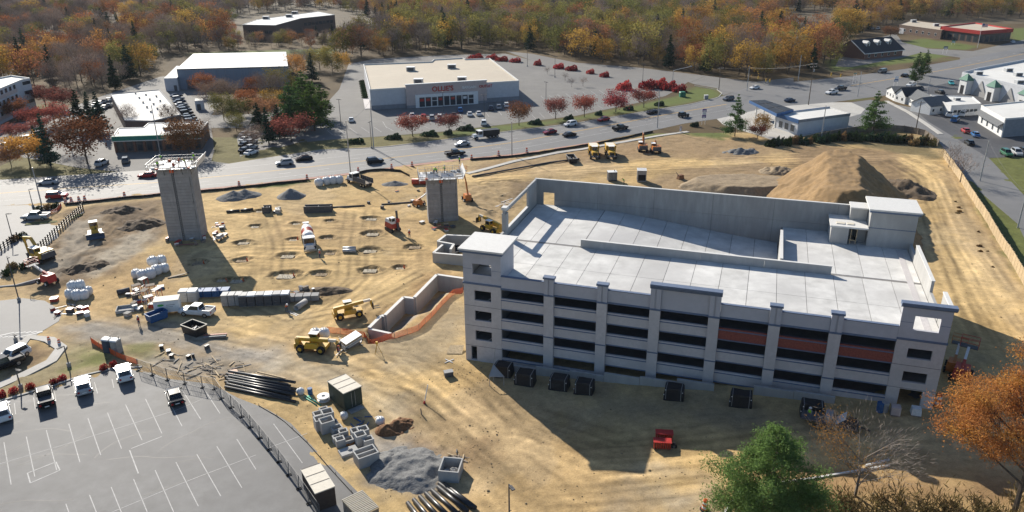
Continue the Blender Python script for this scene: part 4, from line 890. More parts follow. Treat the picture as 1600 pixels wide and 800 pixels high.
# woodland: every tree placed on the ground; the 300 that show largest are trees of their own, the rest one mass
WOOD = np.array([(-200, 160), (0, 128), (50, 133), (120, 150), (190, 140), (228, 114), (248, 92), (285, 82), (455, 76), (520, 82), (545, 96), (590, 89), (700, 80), (790, 75), (840, 83), (900, 95), (1000, 103), (1100, 115), (1180, 125), (1240, 118), (1297, 108), (1305, 88), (1322, 66), (1385, 42), (1420, 33), (1500, 30), (1600, 27), (1850, 20), (1850, -75), (-200, -75)], float)
CLEAR = [np.array(q, float) for q in ([(362, 30), (375, 62), (480, 60), (600, 50), (600, 38), (530, 14), (385, 22)], [(1205, 22), (1310, 18), (1310, 62), (1255, 70), (1205, 55)], [(60, 62), (110, 60), (110, 78), (60, 80)], [(125, 30), (190, 30), (190, 48), (130, 50)], [(0, 85), (45, 75), (45, 92), (0, 95)], [(1050, 14), (1155, 8), (1155, 30), (1050, 33)])]
cand = []
rnd = np.random.RandomState(5); y = 150.0
while y < 830:
    st = 7.4 + (y - 150) * .0085
    xs_ = np.arange(-.76 * y - 60, .76 * y + 60, st)
    for x in xs_:
        xx, yy = x + rnd.uniform(-.42, .42) * st, y + rnd.uniform(-.42, .42) * st
        px, py = PJ(xx, yy); a = np.array([px]); b = np.array([py])
        if not inside(a, b, WOOD)[0]: continue
        if any(inside(a, b, c)[0] for c in CLEAR): continue
        n = float(fbm(np.array([xx]), np.array([yy]), 55, 3, 91)[0]); r_ = rnd.rand() + (n - .5) * .9
        if px < 180: k = 'bare' if r_ < .62 else ('rust' if r_ < .84 else ('gold' if r_ < .93 else 'olive'))
        elif px < 560: k = 'bare' if r_ < .54 else ('olive' if r_ < .76 else ('gold' if r_ < .88 else 'rust'))
        elif px < 1050: k = 'olive' if r_ < .40 else ('bare' if r_ < .74 else ('gold' if r_ < .90 else 'rust'))
        else: k = 'gold' if r_ < .32 else ('olive' if r_ < .56 else ('bare' if r_ < .86 else 'rust'))
        if rnd.rand() < .06 or (480 < px < 640 and 25 < py < 60 and rnd.rand() < .5): k = 'conifer'
        hgt = (9.5 + 9.5 * rnd.rand() ** 1.1) * (.88 if px < 250 else 1.0); top = PJ(xx, yy, hgt)
        if 355 < px < 560 and 44 < py < 84: hgt = min(hgt, 7.5)
        if top[1] < -25 and py < -25: continue
        dist = math.hypot(xx, yy); cand.append((hgt / dist, xx, yy, hgt, k, px))
        cand[-1] = cand[-1] + (py,)
    y += st * .9
cand.sort(reverse=True)
single = [c for c in cand if -15 < c[5] < 1615][:300]; ids = {id(c) for c in single}; rest = [c for c in cand if id(c) not in ids]
WORD = {'bare': 'leafless grey-brown tree', 'gold': 'golden orange autumn tree', 'rust': 'rust brown autumn tree', 'olive': 'olive green autumn tree', 'conifer': 'dark evergreen conifer', 'pine': 'pine'}
def wood_place(px):
    return 'in the wood at the far left' if px < 250 else ('in the wood behind the grey warehouse' if px < 540 else ('in the wood behind the big store' if px < 830 else ('in the wood beyond the store car park' if px < 1080 else ('in the wood beside the road junction' if px < 1310 else 'in the wood behind the brick buildings'))))
for c in single:
    pl = wood_place(c[5]); tree(c[4], c[1], c[2], c[3], WORD[c[4]] + ' ' + pl, WORD[c[4]] + 's ' + pl, wide=rnd.uniform(.85, 1.15))
fc = bpy.data.collections.new('woodland_kinds'); order = []
for kind in ('bare', 'gold', 'rust', 'olive', 'conifer'):
    for i, (cr, tk) in enumerate(PROTO[kind]):
        j = bmesh.new(); j.from_mesh(cr); nb = len(j.faces); j.from_mesh(tk); j.faces.ensure_lookup_table()
        for f in j.faces[nb:]: f.material_index = 1
        me = bpy.data.meshes.new('%02d_woodland_tree' % len(order)); j.to_mesh(me); j.free(); me.materials.append(cr.materials[0]); me.materials.append(BARK)
        o = bpy.data.objects.new('%02d_woodland_tree' % len(order), me); fc.objects.link(o); order.append((kind, i, PROTO_H[cr.name]))
fm = bpy.data.meshes.new('forest'); fm.vertices.add(len(rest)); fm.vertices.foreach_set('co', np.array([(c[1], c[2], gz(c[1], c[2])) for c in rest]).ravel())
pick = []; scl = []; rot = []
for c in rest:
    op = [i for i, q in enumerate(order) if q[0] == c[4]]; i = random.choice(op); pick.append(i); scl.append(c[3] / order[i][2]); rot.append(random.uniform(0, 6.28))
for nme, ty, dat in (('pick', 'INT', pick), ('size', 'FLOAT', scl), ('turn', 'FLOAT', rot)):
    a = fm.attributes.new(nme, ty, 'POINT'); a.data.foreach_set('value', dat)
forest = stuff(link('forest', fm)); tag(forest, 'far autumn woodland of bare, golden and olive trees filling the background', 'woodland')
ng = bpy.data.node_groups.new('plant_woodland', 'GeometryNodeTree'); ng.interface.new_socket('Geometry', in_out='INPUT', socket_type='NodeSocketGeometry'); ng.interface.new_socket('Geometry', in_out='OUTPUT', socket_type='NodeSocketGeometry')
N = ng.nodes; gi = N.new('NodeGroupInput'); go = N.new('NodeGroupOutput'); ip = N.new('GeometryNodeInstanceOnPoints'); ci = N.new('GeometryNodeCollectionInfo'); ci.inputs['Collection'].default_value = fc; ci.inputs['Separate Children'].default_value = True; ci.inputs['Reset Children'].default_value = True
def nattr(nm, ty): q = N.new('GeometryNodeInputNamedAttribute'); q.data_type = ty; q.inputs['Name'].default_value = nm; return q.outputs[0]
cx = N.new('ShaderNodeCombineXYZ'); ng.links.new(nattr('turn', 'FLOAT'), cx.inputs[2]); e2 = N.new('FunctionNodeEulerToRotation'); ng.links.new(cx.outputs[0], e2.inputs[0])
ng.links.new(gi.outputs[0], ip.inputs['Points']); ng.links.new(ci.outputs[0], ip.inputs['Instance']); ip.inputs['Pick Instance'].default_value = True
ng.links.new(nattr('pick', 'INT'), ip.inputs['Instance Index']); ng.links.new(e2.outputs[0], ip.inputs['Rotation']); ng.links.new(nattr('size', 'FLOAT'), ip.inputs['Scale']); ng.links.new(ip.outputs[0], go.inputs[0])
md = forest.modifiers.new('plant', 'NODES'); md.node_group = ng
# single trees of the streets and yards: (kind, base px, base py, height m, width factor, label)
ST = [('maroonsmall', 868, 186, 7.5, 1, 'rusty red street tree above a low shrub, nearest the white car'), ('maroonsmall', 913, 183, 7.8, 1, 'maroon street tree behind the red car on the road'), ('redsmall', 962, 175, 7.5, 1.35, 'broad crimson street tree with a dark forked trunk'), ('maroonsmall', 1006, 168, 6.8, 1.3, 'thin maroon street tree next to the broad crimson one'),
      ('rustball', 811, 196, 7.6, 1.05, 'rust brown street tree at the corner of the big store'), ('maroonsmall', 645, 213, 7.0, 1.35, 'rounded maroon tree in the verge, nearest the store entrance drive'), ('maroonsmall', 702, 207, 6.2, 1.3, 'small reddish tree before the store entrance doors'),
      ('rust', 137, 256, 13.5, 1.35, 'huge rounded rust brown tree beside the green fascia shop'), ('rust', 296, 243, 10.5, 1.25, 'half bare russet tree behind the taller lift core'), ('bare', 283, 240, 9.5, .9, 'leafless tree poking up before the green fascia shop'), ('bare', 203, 205, 9, .9, 'leafless reddish tree in front of the white roofed workshop'), ('bare', 268, 203, 9, .9, 'bare black branched tree at the white workshop corner'),
      ('goldball', 47, 258, 8.5, 1.3, 'rounded yellow tree at the road corner'), ('conifer', 80, 262, 14.5, .9, 'tall dark conifer next to the rounded yellow tree'), ('conifer', 128, 205, 13, 1.25, 'broad dark evergreen near the office car park'), ('conifer', 160, 208, 13, 1.15, 'dark evergreen at the white workshop side'),
      ('rustball', 23, 188, 7.5, 1.25, 'small round orange tree under the office building'), ('maroonsmall', 72, 168, 8, 1.3, 'dark red tree beside the patch of lawn'), ('maroonsmall', 100, 172, 7.5, 1.35, 'round dark red tree, second past the office lawn'), ('maroonsmall', 86, 196, 7.5, 1.3, 'dark red tree shading the office car park'), ('maroonsmall', 66, 208, 5.5, 1.3, 'low dark red tree at the car park corner'), ('maroonsmall', 28, 222, 6, 1.3, 'dusky red tree over the rows of parked cars'), ('baresmall', 8, 240, 6, 1.2, 'thin bare tree by the parked cars at the far left'),
      ('pine', 458, 205, 14.5, 1.35, 'large bright green pine beside the store entry lane'), ('pine', 492, 205, 15, 1.3, 'large green pine overhanging the store entry lane'), ('conifer', 420, 225, 11, 1.2, 'dark evergreen at the warehouse yard mouth'), ('maroonsmall', 455, 222, 8.5, 1.4, 'red topped tree under the green pines'), ('conifer', 405, 205, 9, 1.3, 'squat dark evergreen behind the warehouse yard'), ('rustball', 414, 190, 8, 1.4, 'red orange tree beside the warehouse yard'),
      ('bare', 335, 168, 10.5, 1.25, 'broad leafless tree at the warehouse corner'), ('olive', 350, 188, 9.5, 1.0, 'olive yellow tree at the shop yard edge'), ('rust', 388, 178, 9, 1.1, 'orange brown tree before the grey warehouse'), ('bare', 425, 160, 12, 1.1, 'leafless tree across the front of the grey warehouse'), ('gold', 465, 125, 11.5, 1.0, 'golden tree at the end of the grey warehouse'), ('conifer', 488, 128, 12, 1.2, 'blue green conifer behind the store entry lane'), ('olive', 520, 118, 10.5, 1.1, 'olive tree at the top of the store entry lane'), ('rust', 398, 150, 8, 1.1, 'small russet tree before the grey warehouse'), ('olive', 370, 205, 6, 1.2, 'small yellow green tree behind the shop'),
      ('pine', 1148, 213, 12, .8, 'tall dark green pine beside the gas station forecourt'), ('gold', 1190, 213, 7.2, .9, 'small golden tree next to the forecourt pine'), ('maroonsmall', 1183, 217, 4.4, 1.3, 'dusky leafless shrub tree under the golden tree'), ('pine', 1363, 207, 12, 1.05, 'bright green open pine beside the side road'), ('pine', 1430, 130, 12, .85, 'tall thin pine beside the small white houses'), ('pine', 1443, 118, 10.5, .8, 'pine across the road from the brick bank'),
      ('goldball', 1317, 45, 11, 1.3, 'golden brown rounded tree behind the bank'), ('rustball', 1390, 62, 8, 1.2, 'pinkish bare tree beside the long brick building'), ('rustball', 1245, 40, 6, 1.6, 'dark red tree on a back garden lawn'), ('baresmall', 1500, 285, 8, 1, 'thin bare sapling behind the timber fence'), ('baresmall', 1482, 262, 7, .8, 'bare sapling at the head of the timber fence'), ('baresmall', 855, 116, 3.5, 1, 'small bare tree on a car park island'), ('baresmall', 883, 126, 3.5, 1, 'small bare tree on the middle car park island'), ('baresmall', 893, 136, 4.2, 1, 'bare grey tree on the lower car park island'), ('baresmall', 911, 135, 4.2, 1, 'bare grey tree at the end of the car park island'), ('baresmall', 1164, 206, 5, .7, 'thin pale sapling beside the forecourt pine'),
      ('bare', 112, 236, 9, 1.1, 'leafless tree behind the huge rust tree'), ('conifer', 143, 196, 11, 1.3, 'dark evergreen between the two by the workshop'), ('maroonsmall', 48, 196, 6, 1.4, 'dusky red tree between the office and its car park'), ('rust', 322, 150, 9, 1.2, 'brown tree at the back of the warehouse yard'), ('bare', 360, 165, 10, 1.3, 'leafless tree in the thicket before the warehouse'), ('olive', 378, 190, 8, 1.3, 'olive tree in the thicket before the warehouse'), ('olive', 440, 150, 11, 1.3, 'olive tree before the warehouse end'), ('gold', 430, 175, 8, 1.3, 'yellow brown tree under the tall pines'), ('conifer', 437, 215, 10, 1.4, 'dark evergreen at the foot of the pines'), ('pine', 478, 190, 16, 1.4, 'tallest green pine in the clump beside the store lane'), ('pine', 505, 185, 11, 1.2, 'smaller pine at the edge of the store lane'), ('olive', 500, 110, 11, 1.3, 'olive tree behind the store entry lane'), ('bare', 475, 110, 11, 1.3, 'leafless tree beyond the warehouse end'), ('gold', 535, 108, 8, 1.2, 'yellow tree at the store corner'), ('bare', 396, 232, 7, 1.2, 'leafless tree at the warehouse yard gate'), ('conifer', 60, 240, 8, 1.4, 'squat evergreen beside the rounded yellow tree'), ('rust', 18, 260, 6, 1.2, 'low russet tree at the road corner'), ('bare', 315, 225, 8, 1.1, 'leafless tree at the end of the shop')]
for k, px, py, hh, wd, lab in ST:
    p = G(px, py); tree(k + 'D' if k in ('gold', 'rust', 'olive', 'bare') else k, p.x, p.y, hh, lab, wide=wd)
# clipped shrubs and red hedging bushes
def bush_mesh(seed, n, mkey, s=(.14, .3), wv=(1, 1, .7)):
    rnd = np.random.RandomState(seed); d = rnd.normal(size=(n, 3)); d /= np.linalg.norm(d, axis=1)[:, None]; d[:, 2] = np.abs(d[:, 2])
    P = d * (rnd.rand(n)[:, None] ** .35) * np.array(wv) * (1 + .18 * np.sin(d[:, :1] * 5 + seed)); return quads_mesh('foliage', P, rnd.uniform(*s, n), rnd, LM[mkey])
BUSH = {k: [bush_mesh(100 + i * 7, 520, m, s) for i in range(2)] for k, m, s in (('shrub', 'shrub', (.07, .17)), ('red', 'red', (.07, .17)), ('dry', 'scrub', (.06, .2)), ('dark', 'conifer', (.07, .17)))}
STEM = MB().cyl((0, 0, -.1), (0, 0, .35), .05, .03, 5).cyl((0, 0, .1), (.2, .1, .5), .03, .02, 4).cyl((0, 0, .1), (-.2, -.1, .5), .03, .02, 4).mesh('stem', BARK)
def bush(kind, px, py, w_, h_, label, group=None, name=None, asp=1.0):
    p = GP(px, py); o = empty(name or {'red': 'red_bush', 'dry': 'dry_bush'}.get(kind, 'evergreen_shrub'), p, random.uniform(-.3, .3), label, 'bush', group); o.scale = (w_ / 2, w_ / 2 * asp, h_ / .75)
    link('foliage', random.choice(BUSH[kind]), o); link('stem', STEM, o); return o
for i, (px, py, w_) in enumerate(((557, 224, 5.5), (617, 217, 5.5), (673, 212, 5.8), (730, 203, 6), (701, 210, 3), (838, 194, 5), (890, 187, 3.8), (936, 180, 2.8), (983, 172, 4), (1031, 165, 4), (1086, 198, 3))):
    bush('dark', px, py, w_, 1.7, 'low dark evergreen shrub in the grass verge along the main road', 'evergreen shrubs along the verge', asp=.55)
for i, (px, py, w_, hh) in enumerate(((745, 92, 9, 2.6), (770, 92, 7, 2.4), (785, 95, 7, 2.4), (806, 97, 6, 2.4), (841, 102, 4.2, 2.8), (874, 107, 5.5, 2.6), (894, 110, 6, 2.6), (923, 115, 4, 2.2), (945, 120, 4.5, 2.4))):
    bush('red', px, py, w_, hh, 'crimson bush in the row along the far edge of the store car park', 'crimson bushes edging the store car park')
for i, (px, py, w_, hh) in enumerate(((977, 140, 7, 3.6), (1012, 138, 7, 3.8), (1032, 137, 8, 3.8), (1048, 140, 7.5, 3.4), (1062, 143, 6, 3.0))):
    bush('red', px, py, w_, hh, 'large crimson bush massed beside the verge lawn near the junction', 'large crimson bushes by the junction')
for i, (px, py) in enumerate(((4, 620), (22, 614), (48, 607), (85, 600), (98, 594), (163, 578), (178, 573))):
    bush('red', px, py, 1.15, 1.0, 'small crimson bush by the kerb above the near parking lot', 'small crimson bushes along the parking lot kerb')
for i, (px, py, k) in enumerate(((60, 330, 'shrub'), (75, 327, 'dry'), (88, 325, 'shrub'), (36, 372, 'shrub'), (22, 377, 'dry'), (12, 430, 'shrub'), (38, 420, 'shrub'), (20, 420, 'dry'))):
    bush(k, px, py, 1.9, 1.4, 'scruffy shrub in the planting beside the drive entrance', 'shrubs beside the drive entrance')
for i in range(30):
    px = 1205 + i * 8.6; py = 226 - 10 * math.sin((px - 1200) / 260 * PI) + random.uniform(-2, 2)
    bush(random.choice(['shrub', 'dry', 'shrub', 'dark']), px, py + 4, random.uniform(2.2, 3.4), random.uniform(2.0, 3.2), 'rough bush in the thicket under the curved boundary fence', 'bushes in the thicket behind the dirt mound')
for i in range(9):
    py = random.uniform(262, 460); px = 1478 + (py - 250) * .62 - random.uniform(6, 26)
    bush('dry', px - 8, py + 8, random.uniform(.5, 1.1), random.uniform(.2, .45), 'tuft of dry weeds at the foot of the timber fence', 'dry weeds along the timber fence')
# near trees at the bottom right
mb, P, rnd = conifer(201, 11.0, 6.3, 64000, 'pine', -.22, 15, open_=.2); q = G(1198, 812); o = empty('pine_tree', (q.x, q.y, gz(q.x, q.y)), 1.0, 'bushy green pine standing nearest the camera below the garage shade', 'tree')
mb.build('trunk', BARK, o); P = P[P[:, 2] > 1.0]; link('crown', quads_mesh('crown', P, rnd.uniform(.07, .16, len(P)), rnd, leaf_mat('near_pine_needles', [(.09, .15, .05), (.12, .185, .055), (.06, .11, .045)], .35, .9, .5), 1.2, thin=.35), o)
mb, P, rnd, tips = broadleaf(211, 14.5, 7.2, 60000, .2, .62, 13, 13, base=.2, rise=.7, tr=.3); q = G(1585, 800); o = empty('oak_tree', (q.x, q.y, gz(q.x, q.y)), 0.4, 'orange leaved oak filling the lower right corner', 'tree')
mb.build('trunk', BARK, o); link('crown', quads_mesh('crown', P, rnd.uniform(.05, .12, len(P)), rnd, LM['oak']), o)
mb, P, rnd, tips = broadleaf(221, 7.8, 4.6, 5200, .2, .8, 11, 10, base=.12, rise=.95, tr=.16); q = G(1336, 775); o = empty('bare_tree', (q.x, q.y, gz(q.x, q.y)), 0, 'spreading half bare tree with some yellow leaves between pine and oak', 'tree')
tw = P[:3000]; mb.build('trunk', mat('grey_bark', (.20, .17, .145), .9, .15, 3), o); link('twigs', quads_mesh('twigs', tw, rnd.uniform(.2, .5, len(tw)), rnd, mat('grey_twigs', (.24, .20, .17), .9, .1, 2), 1.0, thin=.03, dirs=rnd.normal(size=(len(tw), 3)) * .5 + np.array([0, 0, .9]) + tw * np.array([.25, .25, 0])), o)
lf = np.vstack([P[3000:][P[3000:, 0] < .6], P[:1500][P[:1500, 0] < -.9]]); link('crown', quads_mesh('crown', lf, rnd.uniform(.05, .10, len(lf)), rnd, leaf_mat('sparse_yellow_leaves', [(.38, .24, .04), (.34, .17, .04), (.24, .14, .06)], .4, .8, .5)), o)
# thicket of dry scrub along the bottom edge
rnd = np.random.RandomState(301); C_ = []; D_ = []
for i in range(260):
    px, py = rnd.uniform(1160, 1640), rnd.uniform(768, 850)
    if py < 768 + 10 * abs(math.sin(px * .02)): continue
    p = GP(px, py); hh = rnd.uniform(.7, 2.2); n = 46
    d = rnd.normal(size=(n, 3)) * np.array([.5, .5, .2]) + np.array([0, 0, .8]); t = rnd.rand(n)[:, None]
    C_.append(np.array(p) + d * t * hh + rnd.normal(size=(n, 3)) * .15); D_.append(d + rnd.normal(size=(n, 3)) * .3)
C_ = np.vstack(C_); D_ = np.vstack(D_); s_ = rnd.uniform(.12, .5, len(C_))
sc = stuff(link('scrub', quads_mesh('scrub', C_, s_, rnd, LM['scrub'], 1.0, thin=.14, dirs=D_))); tag(sc, 'tangle of dry brown scrub along the bottom under the oak', 'scrub')
# ---------------------------------------------------------------- buildings beyond the site
M['roof_tan'] = mat('tan_membrane_roof', (.46, .40, .31), .85, .04, .3, dirt=(.42, .36, .28))
M['roof_white'] = mat('white_membrane_roof', (.66, .65, .61), .8, .05, .4, dirt=(.56, .54, .5))
M['roof_metal'] = mat('grey_metal_roof', (.42, .43, .43), .6, .05, .6, streak=(4, .3, 1))
M['wall_blue'] = mat('blue_grey_cladding', (.19, .235, .29), .6, .06, .8, streak=(6, 6, .2))
M['wall_white'] = mat('white_render', (.60, .60, .59), .8, .05, 1.0)
M['wall_cool'] = mat('pale_block_wall', (.50, .51, .53), .8, .05, .8)
M['wall_base'] = mat('grey_base_course', (.24, .25, .27), .85, .08, 1)
M['wall_pink'] = mat('pale_pink_render', (.50, .41, .38), .8, .05, 1)
M['brick'] = mat('brown_brick', (.20, .105, .075), .9, .18, 5)
M['brick2'] = mat('dark_brown_brick', (.16, .11, .085), .9, .18, 5)
M['shingle'] = mat('dark_shingles', (.028, .035, .045), .85, .2, 3)
M['shingle_grey'] = mat('grey_shingles', (.13, .135, .14), .9, .15, 3)
M['awning_green'] = mat('green_awning', (.06, .17, .12), .7, .1, 2)
M['teal'] = mat('teal_fascia', (.02, .23, .17), .6, .08, 2)
class Bld:
    """building from the corners of its roof as they show in the photograph and its height"""
    def __init__(s, name, label, roof, z, wall, roofm, par=.5, parm=None, cat='building', zb=-.3, over=0.0, loc=None):
        P = [np.array(Gz(px, py, z))[:2] for px, py in roof] if loc is None else loc
        a = sum(P[i][0] * P[(i + 1) % len(P)][1] - P[(i + 1) % len(P)][0] * P[i][1] for i in range(len(P)))
        s.o = P[0]; s.P = P; s.z = z; s.zg = float(h0(*P[0]))
        s.e = empty(name, (P[0][0], P[0][1], 0), 0, label, cat); L = [p - P[0] for p in P]; s.L = L; s.ccw = a > 0; n = len(L)
        zt = z + par
        for i in range(n):
            s.wall_part(i, zb, z, wall)
        poly = L if s.ccw else L[::-1]
        MB().prism([tuple(p) for p in poly], z + .002, z + .05).build('roof', roofm, s.e)
        if par:
            for i in range(n):
                A, B, d, nn = s.fr(i); s.quadwall('parapet', A + nn * .04, B + nn * .04, z + .053, zt, parm or wall, th=.3)
    def fr(s, i):
        A = s.L[i]; B = s.L[(i + 1) % len(s.L)]; d = (B - A) / np.linalg.norm(B - A); nn = np.array([d[1], -d[0]]) * (1 if s.ccw else -1); return A, B, d, nn
    def quadwall(s, name, A, B, z0, z1, m, th=.25):
        d = (B - A) / np.linalg.norm(B - A); nn = np.array([d[1], -d[0]]) * (1 if s.ccw else -1); q = [A, B, B - nn * th, A - nn * th]
        if not s.ccw: q = q[::-1]
        return MB().prism([tuple(p) for p in q], z0, z1).build(name, m, s.e)
    def wall_part(s, i, z0, z1, m): A, B, d, nn = s.fr(i); return s.quadwall('wall', A, B, z0, z1, m)
    def panel(s, name, i, a, b, z0, z1, m, proud=.06, parent=None):
        """slab on face i between a and b metres along it"""
        A, B, d, nn = s.fr(i); p = A + d * a; q = A + d * b; k = [p - nn * .05, q - nn * .05, q + nn * proud, p + nn * proud]
        if s.ccw: k = k[::-1]
        return MB().prism([tuple(t) for t in k[::-1]] if True else k, z0, z1).build(name, m, parent or s.e)
    def length(s, i): A, B, d, nn = s.fr(i); return float(np.linalg.norm(B - A))
    def windows(s, i, n, a0, a1, wd, z0, z1, m=None, frame=None):
        for k in range(n):
            c = a0 + (a1 - a0) * (k + .5) / n; f = s.panel('window', i, c - wd / 2, c + wd / 2, z0, z1, frame or M['white_paint'], .05); s.panel('pane', i, c - wd / 2 + .1, c + wd / 2 - .1, z0 + .1, z1 - .1, m or M['winglass'], .07, f)
    def unit(s, px, py, sx, sy, sz, m=None):
        p = Gz(px, py, s.z); x, y = p.x - s.o[0], p.y - s.o[1]; u = MB().box(x - sx / 2, x + sx / 2, y - sy / 2, y + sy / 2, s.z + .05, s.z + .05 + sz).build('rooftop_unit', m or M['steel'], s.e)
        MB().box(x - sx / 2 - .06, x + sx / 2 + .06, y - sy / 2 - .06, y + sy / 2 + .06, s.z + .053 + sz, s.z + .15 + sz).build('unit_lid', M['white_paint'], u); MB().box(x - sx * .38, x + sx * .38, y - sy / 2 - .03, y - sy / 2 - .002, s.z + .25, s.z + sz - .1).build('unit_grille', M['dkgrey'], u)
    def text(s, body, i, a, zc, size, m, proud=.12):
        A, B, d, nn = s.fr(i); cu = bpy.data.curves.new('sign_lettering', 'FONT'); cu.body = body; cu.size = size; cu.extrude = .06; cu.offset = .02 * size; cu.materials.append(m); cu.align_x = 'LEFT'
        tmp = bpy.data.objects.new('lettering', cu); COL.objects.link(tmp); dg = bpy.context.evaluated_depsgraph_get(); me = bpy.data.meshes.new_from_object(tmp.evaluated_get(dg)); bpy.data.objects.remove(tmp)
        o = link('sign_lettering', me, s.e); p = A + d * a + nn * proud; X = Vector((d[0], d[1], 0)); Zv = Vector((nn[0], nn[1], 0)); Y = Zv.cross(X)
        if Y.z < 0: X = -X; Y = Zv.cross(X)
        o.matrix_local = Matrix(((X.x, Y.x, Zv.x, p[0]), (X.y, Y.y, Zv.y, p[1]), (X.z, Y.z, Zv.z, zc), (0, 0, 0, 1))); return o
# big store across the road
st = Bld('store', 'large flat roofed discount store with red sign and tan roof', [(578, 142), (811, 128), (765, 92.5), (727, 94), (723, 92), (678, 94.5), (674, 98), (568, 102)], 6.9, M['wall_cool'], M['roof_tan'], .55, M['white_cap'], 'store')
W0 = st.length(0)
st.panel('base_course', 0, 0, W0, -.2, 1.6, M['wall_base'], .05)
ea, eb = W0 * .228, W0 * .768
st.panel('entrance_block', 0, ea, eb, -.2, 8.3, M['wall_pink'], 1.2); st.panel('entrance_coping', 0, ea - .2, eb + .2, 8.303, 8.6, M['white_cap'], 1.35)
st.panel('entrance_base', 0, ea, eb, -.2, 1.0, M['wall_base'], 1.26)
pa, pb = W0 * .285, W0 * .705
st.panel('portal', 0, pa, pb, -.1, 4.7, M['white_paint'], 1.7)
for k in range(9):
    a = pa + 1.4 + (pb - pa - 2.8) * k / 9; b = a + (pb - pa - 2.8) / 9 - .3
    f = st.panel('shopfront_bay', 0, a, b, .3, 3.7, M['dkgrey'] if k not in (2, 8) else M['steel'], 1.74); st.panel('pane', 0, a + .15, b - .15, .5, 3.5, M['winglass'], 1.78, f)
    if k in (0, 1, 3, 5, 7): st.panel('window_poster', 0, a + .3, b - .4, 2.3, 3.2, random.choice([M['red'], M['tarp'], M['tail']]), 1.80, f)
    if k in (2, 8): st.panel('door_transom', 0, a, b, 2.2, 2.4, M['white_paint'], 1.80, f)
st.text("OLLIE'S", 0, pa + 6.3, 5.55, 2.5, M['red'], 1.3); st.text('BARGAIN', 0, pa + 17.6, 5.9, 1.25, M['white_paint'], 1.3); st.text('OUTLET', 0, pa + 24.0, 5.9, 1.35, M['red'], 1.3)
for q in ((642, 111), (706, 107), (654, 130), (722, 127)): st.unit(*q, 3.4, 2.6, 1.6)
st.panel('side_planting_bed', 7, 2, st.length(7) - 2, -.1, .25, M['conc_warm'], 2.2)
for k in range(10):
    A, B, d, nn = st.fr(7); c = A + d * (3 + k * 4.2) + nn * 1.3 + st.o; o = empty('evergreen_shrub', (c[0], c[1], .25), 0, 'low green shrub in the bed along the store side wall', 'bush', 'shrubs along the store side wall'); o.scale = (1.2, 1.2, 1.5); link('foliage', BUSH['shrub'][0], o); link('stem', STEM, o)
# grey metal warehouse
wh = Bld('warehouse', 'long grey metal warehouse with pale roof and lower end bay', [(276, 108), (450, 103.5), (447, 81), (302, 84)], 8.4, M['wall_blue'], M['roof_metal'], 0)
for k in range(14): a = wh.length(0) * k / 14; wh.panel('cladding_rib', 0, a, a + .12, -.2, 8.3, M['wall_base'], .08)
wh.panel('eaves_trim', 0, 0, wh.length(0), 8.1, 8.4, M['dkgrey'], .15); wh.panel('loading_door', 0, 3, 6.2, 0, 4, M['dkgrey'], .06)
ln = Bld('warehouse_wing', 'low pale grey end wing of the metal warehouse', [(256, 122.5), (276.5, 122), (290, 104), (276, 103)], 5.2, M['wall_cool'], M['roof_white'], 0); ln.panel('service_door', 0, 3.4, 4.6, 0, 2.3, M['dkgrey'])
# white-roofed workshop with dotted vents
ws = Bld('workshop', 'white roofed workshop dotted with rows of small vents', [(195, 189), (238, 190), (283, 180), (249, 141), (173, 148)], 4.6, M['brick2'], M['roof_white'], .3, M['wall_base'])
for k in range(15):
    t = k / 14; x = 206 + 26 * (k % 3) * .55 + t * 28; y = 147 + 34 * t; p = Gz(x + 6, y, 4.6)
    v = MB().cyl((p.x - ws.o[0], p.y - ws.o[1], 4.65), (p.x - ws.o[0], p.y - ws.o[1], 5.15), .32, .32, 8).build('roof_vent', M['steel'], ws.e); MB().cyl((p.x - ws.o[0], p.y - ws.o[1], 5.153), (p.x - ws.o[0], p.y - ws.o[1], 5.3), .42, .36, 8).build('vent_cap', M['dkgrey'], v)
# shop with green fascia
sh = Bld('shop', 'low shop with green fascia and dark brick piers', [(176, 214), (312, 209.5), (325, 191), (232, 193), (224, 200), (185, 201)], 4.6, M['brick2'], M['roof_white'], .25, M['white_cap'])
L0 = sh.length(0); sh.panel('fascia', 0, -.2, L0 + .2, 3.5, 4.8, M['teal'], .5); sh.panel('fascia_trim', 0, -.2, L0 + .2, 3.25, 3.497, M['white_paint'], .52)
for k in range(9):
    a = L0 * k / 9; sh.panel('pier', 0, a, a + .6, 0, 3.2, M['brick'], .35); f = sh.panel('shop_window', 0, a + .8, a + L0 / 9 - .2, .3, 3.1, M['dkgrey'], .05); sh.panel('pane', 0, a + 1.0, a + L0 / 9 - .4, .5, 2.9, M['winglass'], .08, f)
sh.unit(262, 203, 2, 1.6, .9); sh.unit(292, 199, 2, 1.6, .9)
# office block at the left edge
of = Bld('office_block', 'three storey brick and white office block at the left edge', [(-75, 172), (33, 127), (47, 124), (18, 120), (-90, 140)], 10.5, M['wall_cool'], M['roof_white'], .6, M['white_cap'])
for j in range(3):
    of.panel('brick_band', 0, 0, of.length(0) - 5, 1.0 + j * 3.3, 2.2 + j * 3.3, M['wall_pink'], .06); of.windows(0, 13, 1, of.length(0) - 5, 1.9, 2.3 + j * 3.3, 3.7 + j * 3.3, None, M['dkgrey']); of.windows(1, 3, .5, of.length(1) - .5, 1.8, 2.3 + j * 3.3, 3.7 + j * 3.3, None, M['white_paint'])
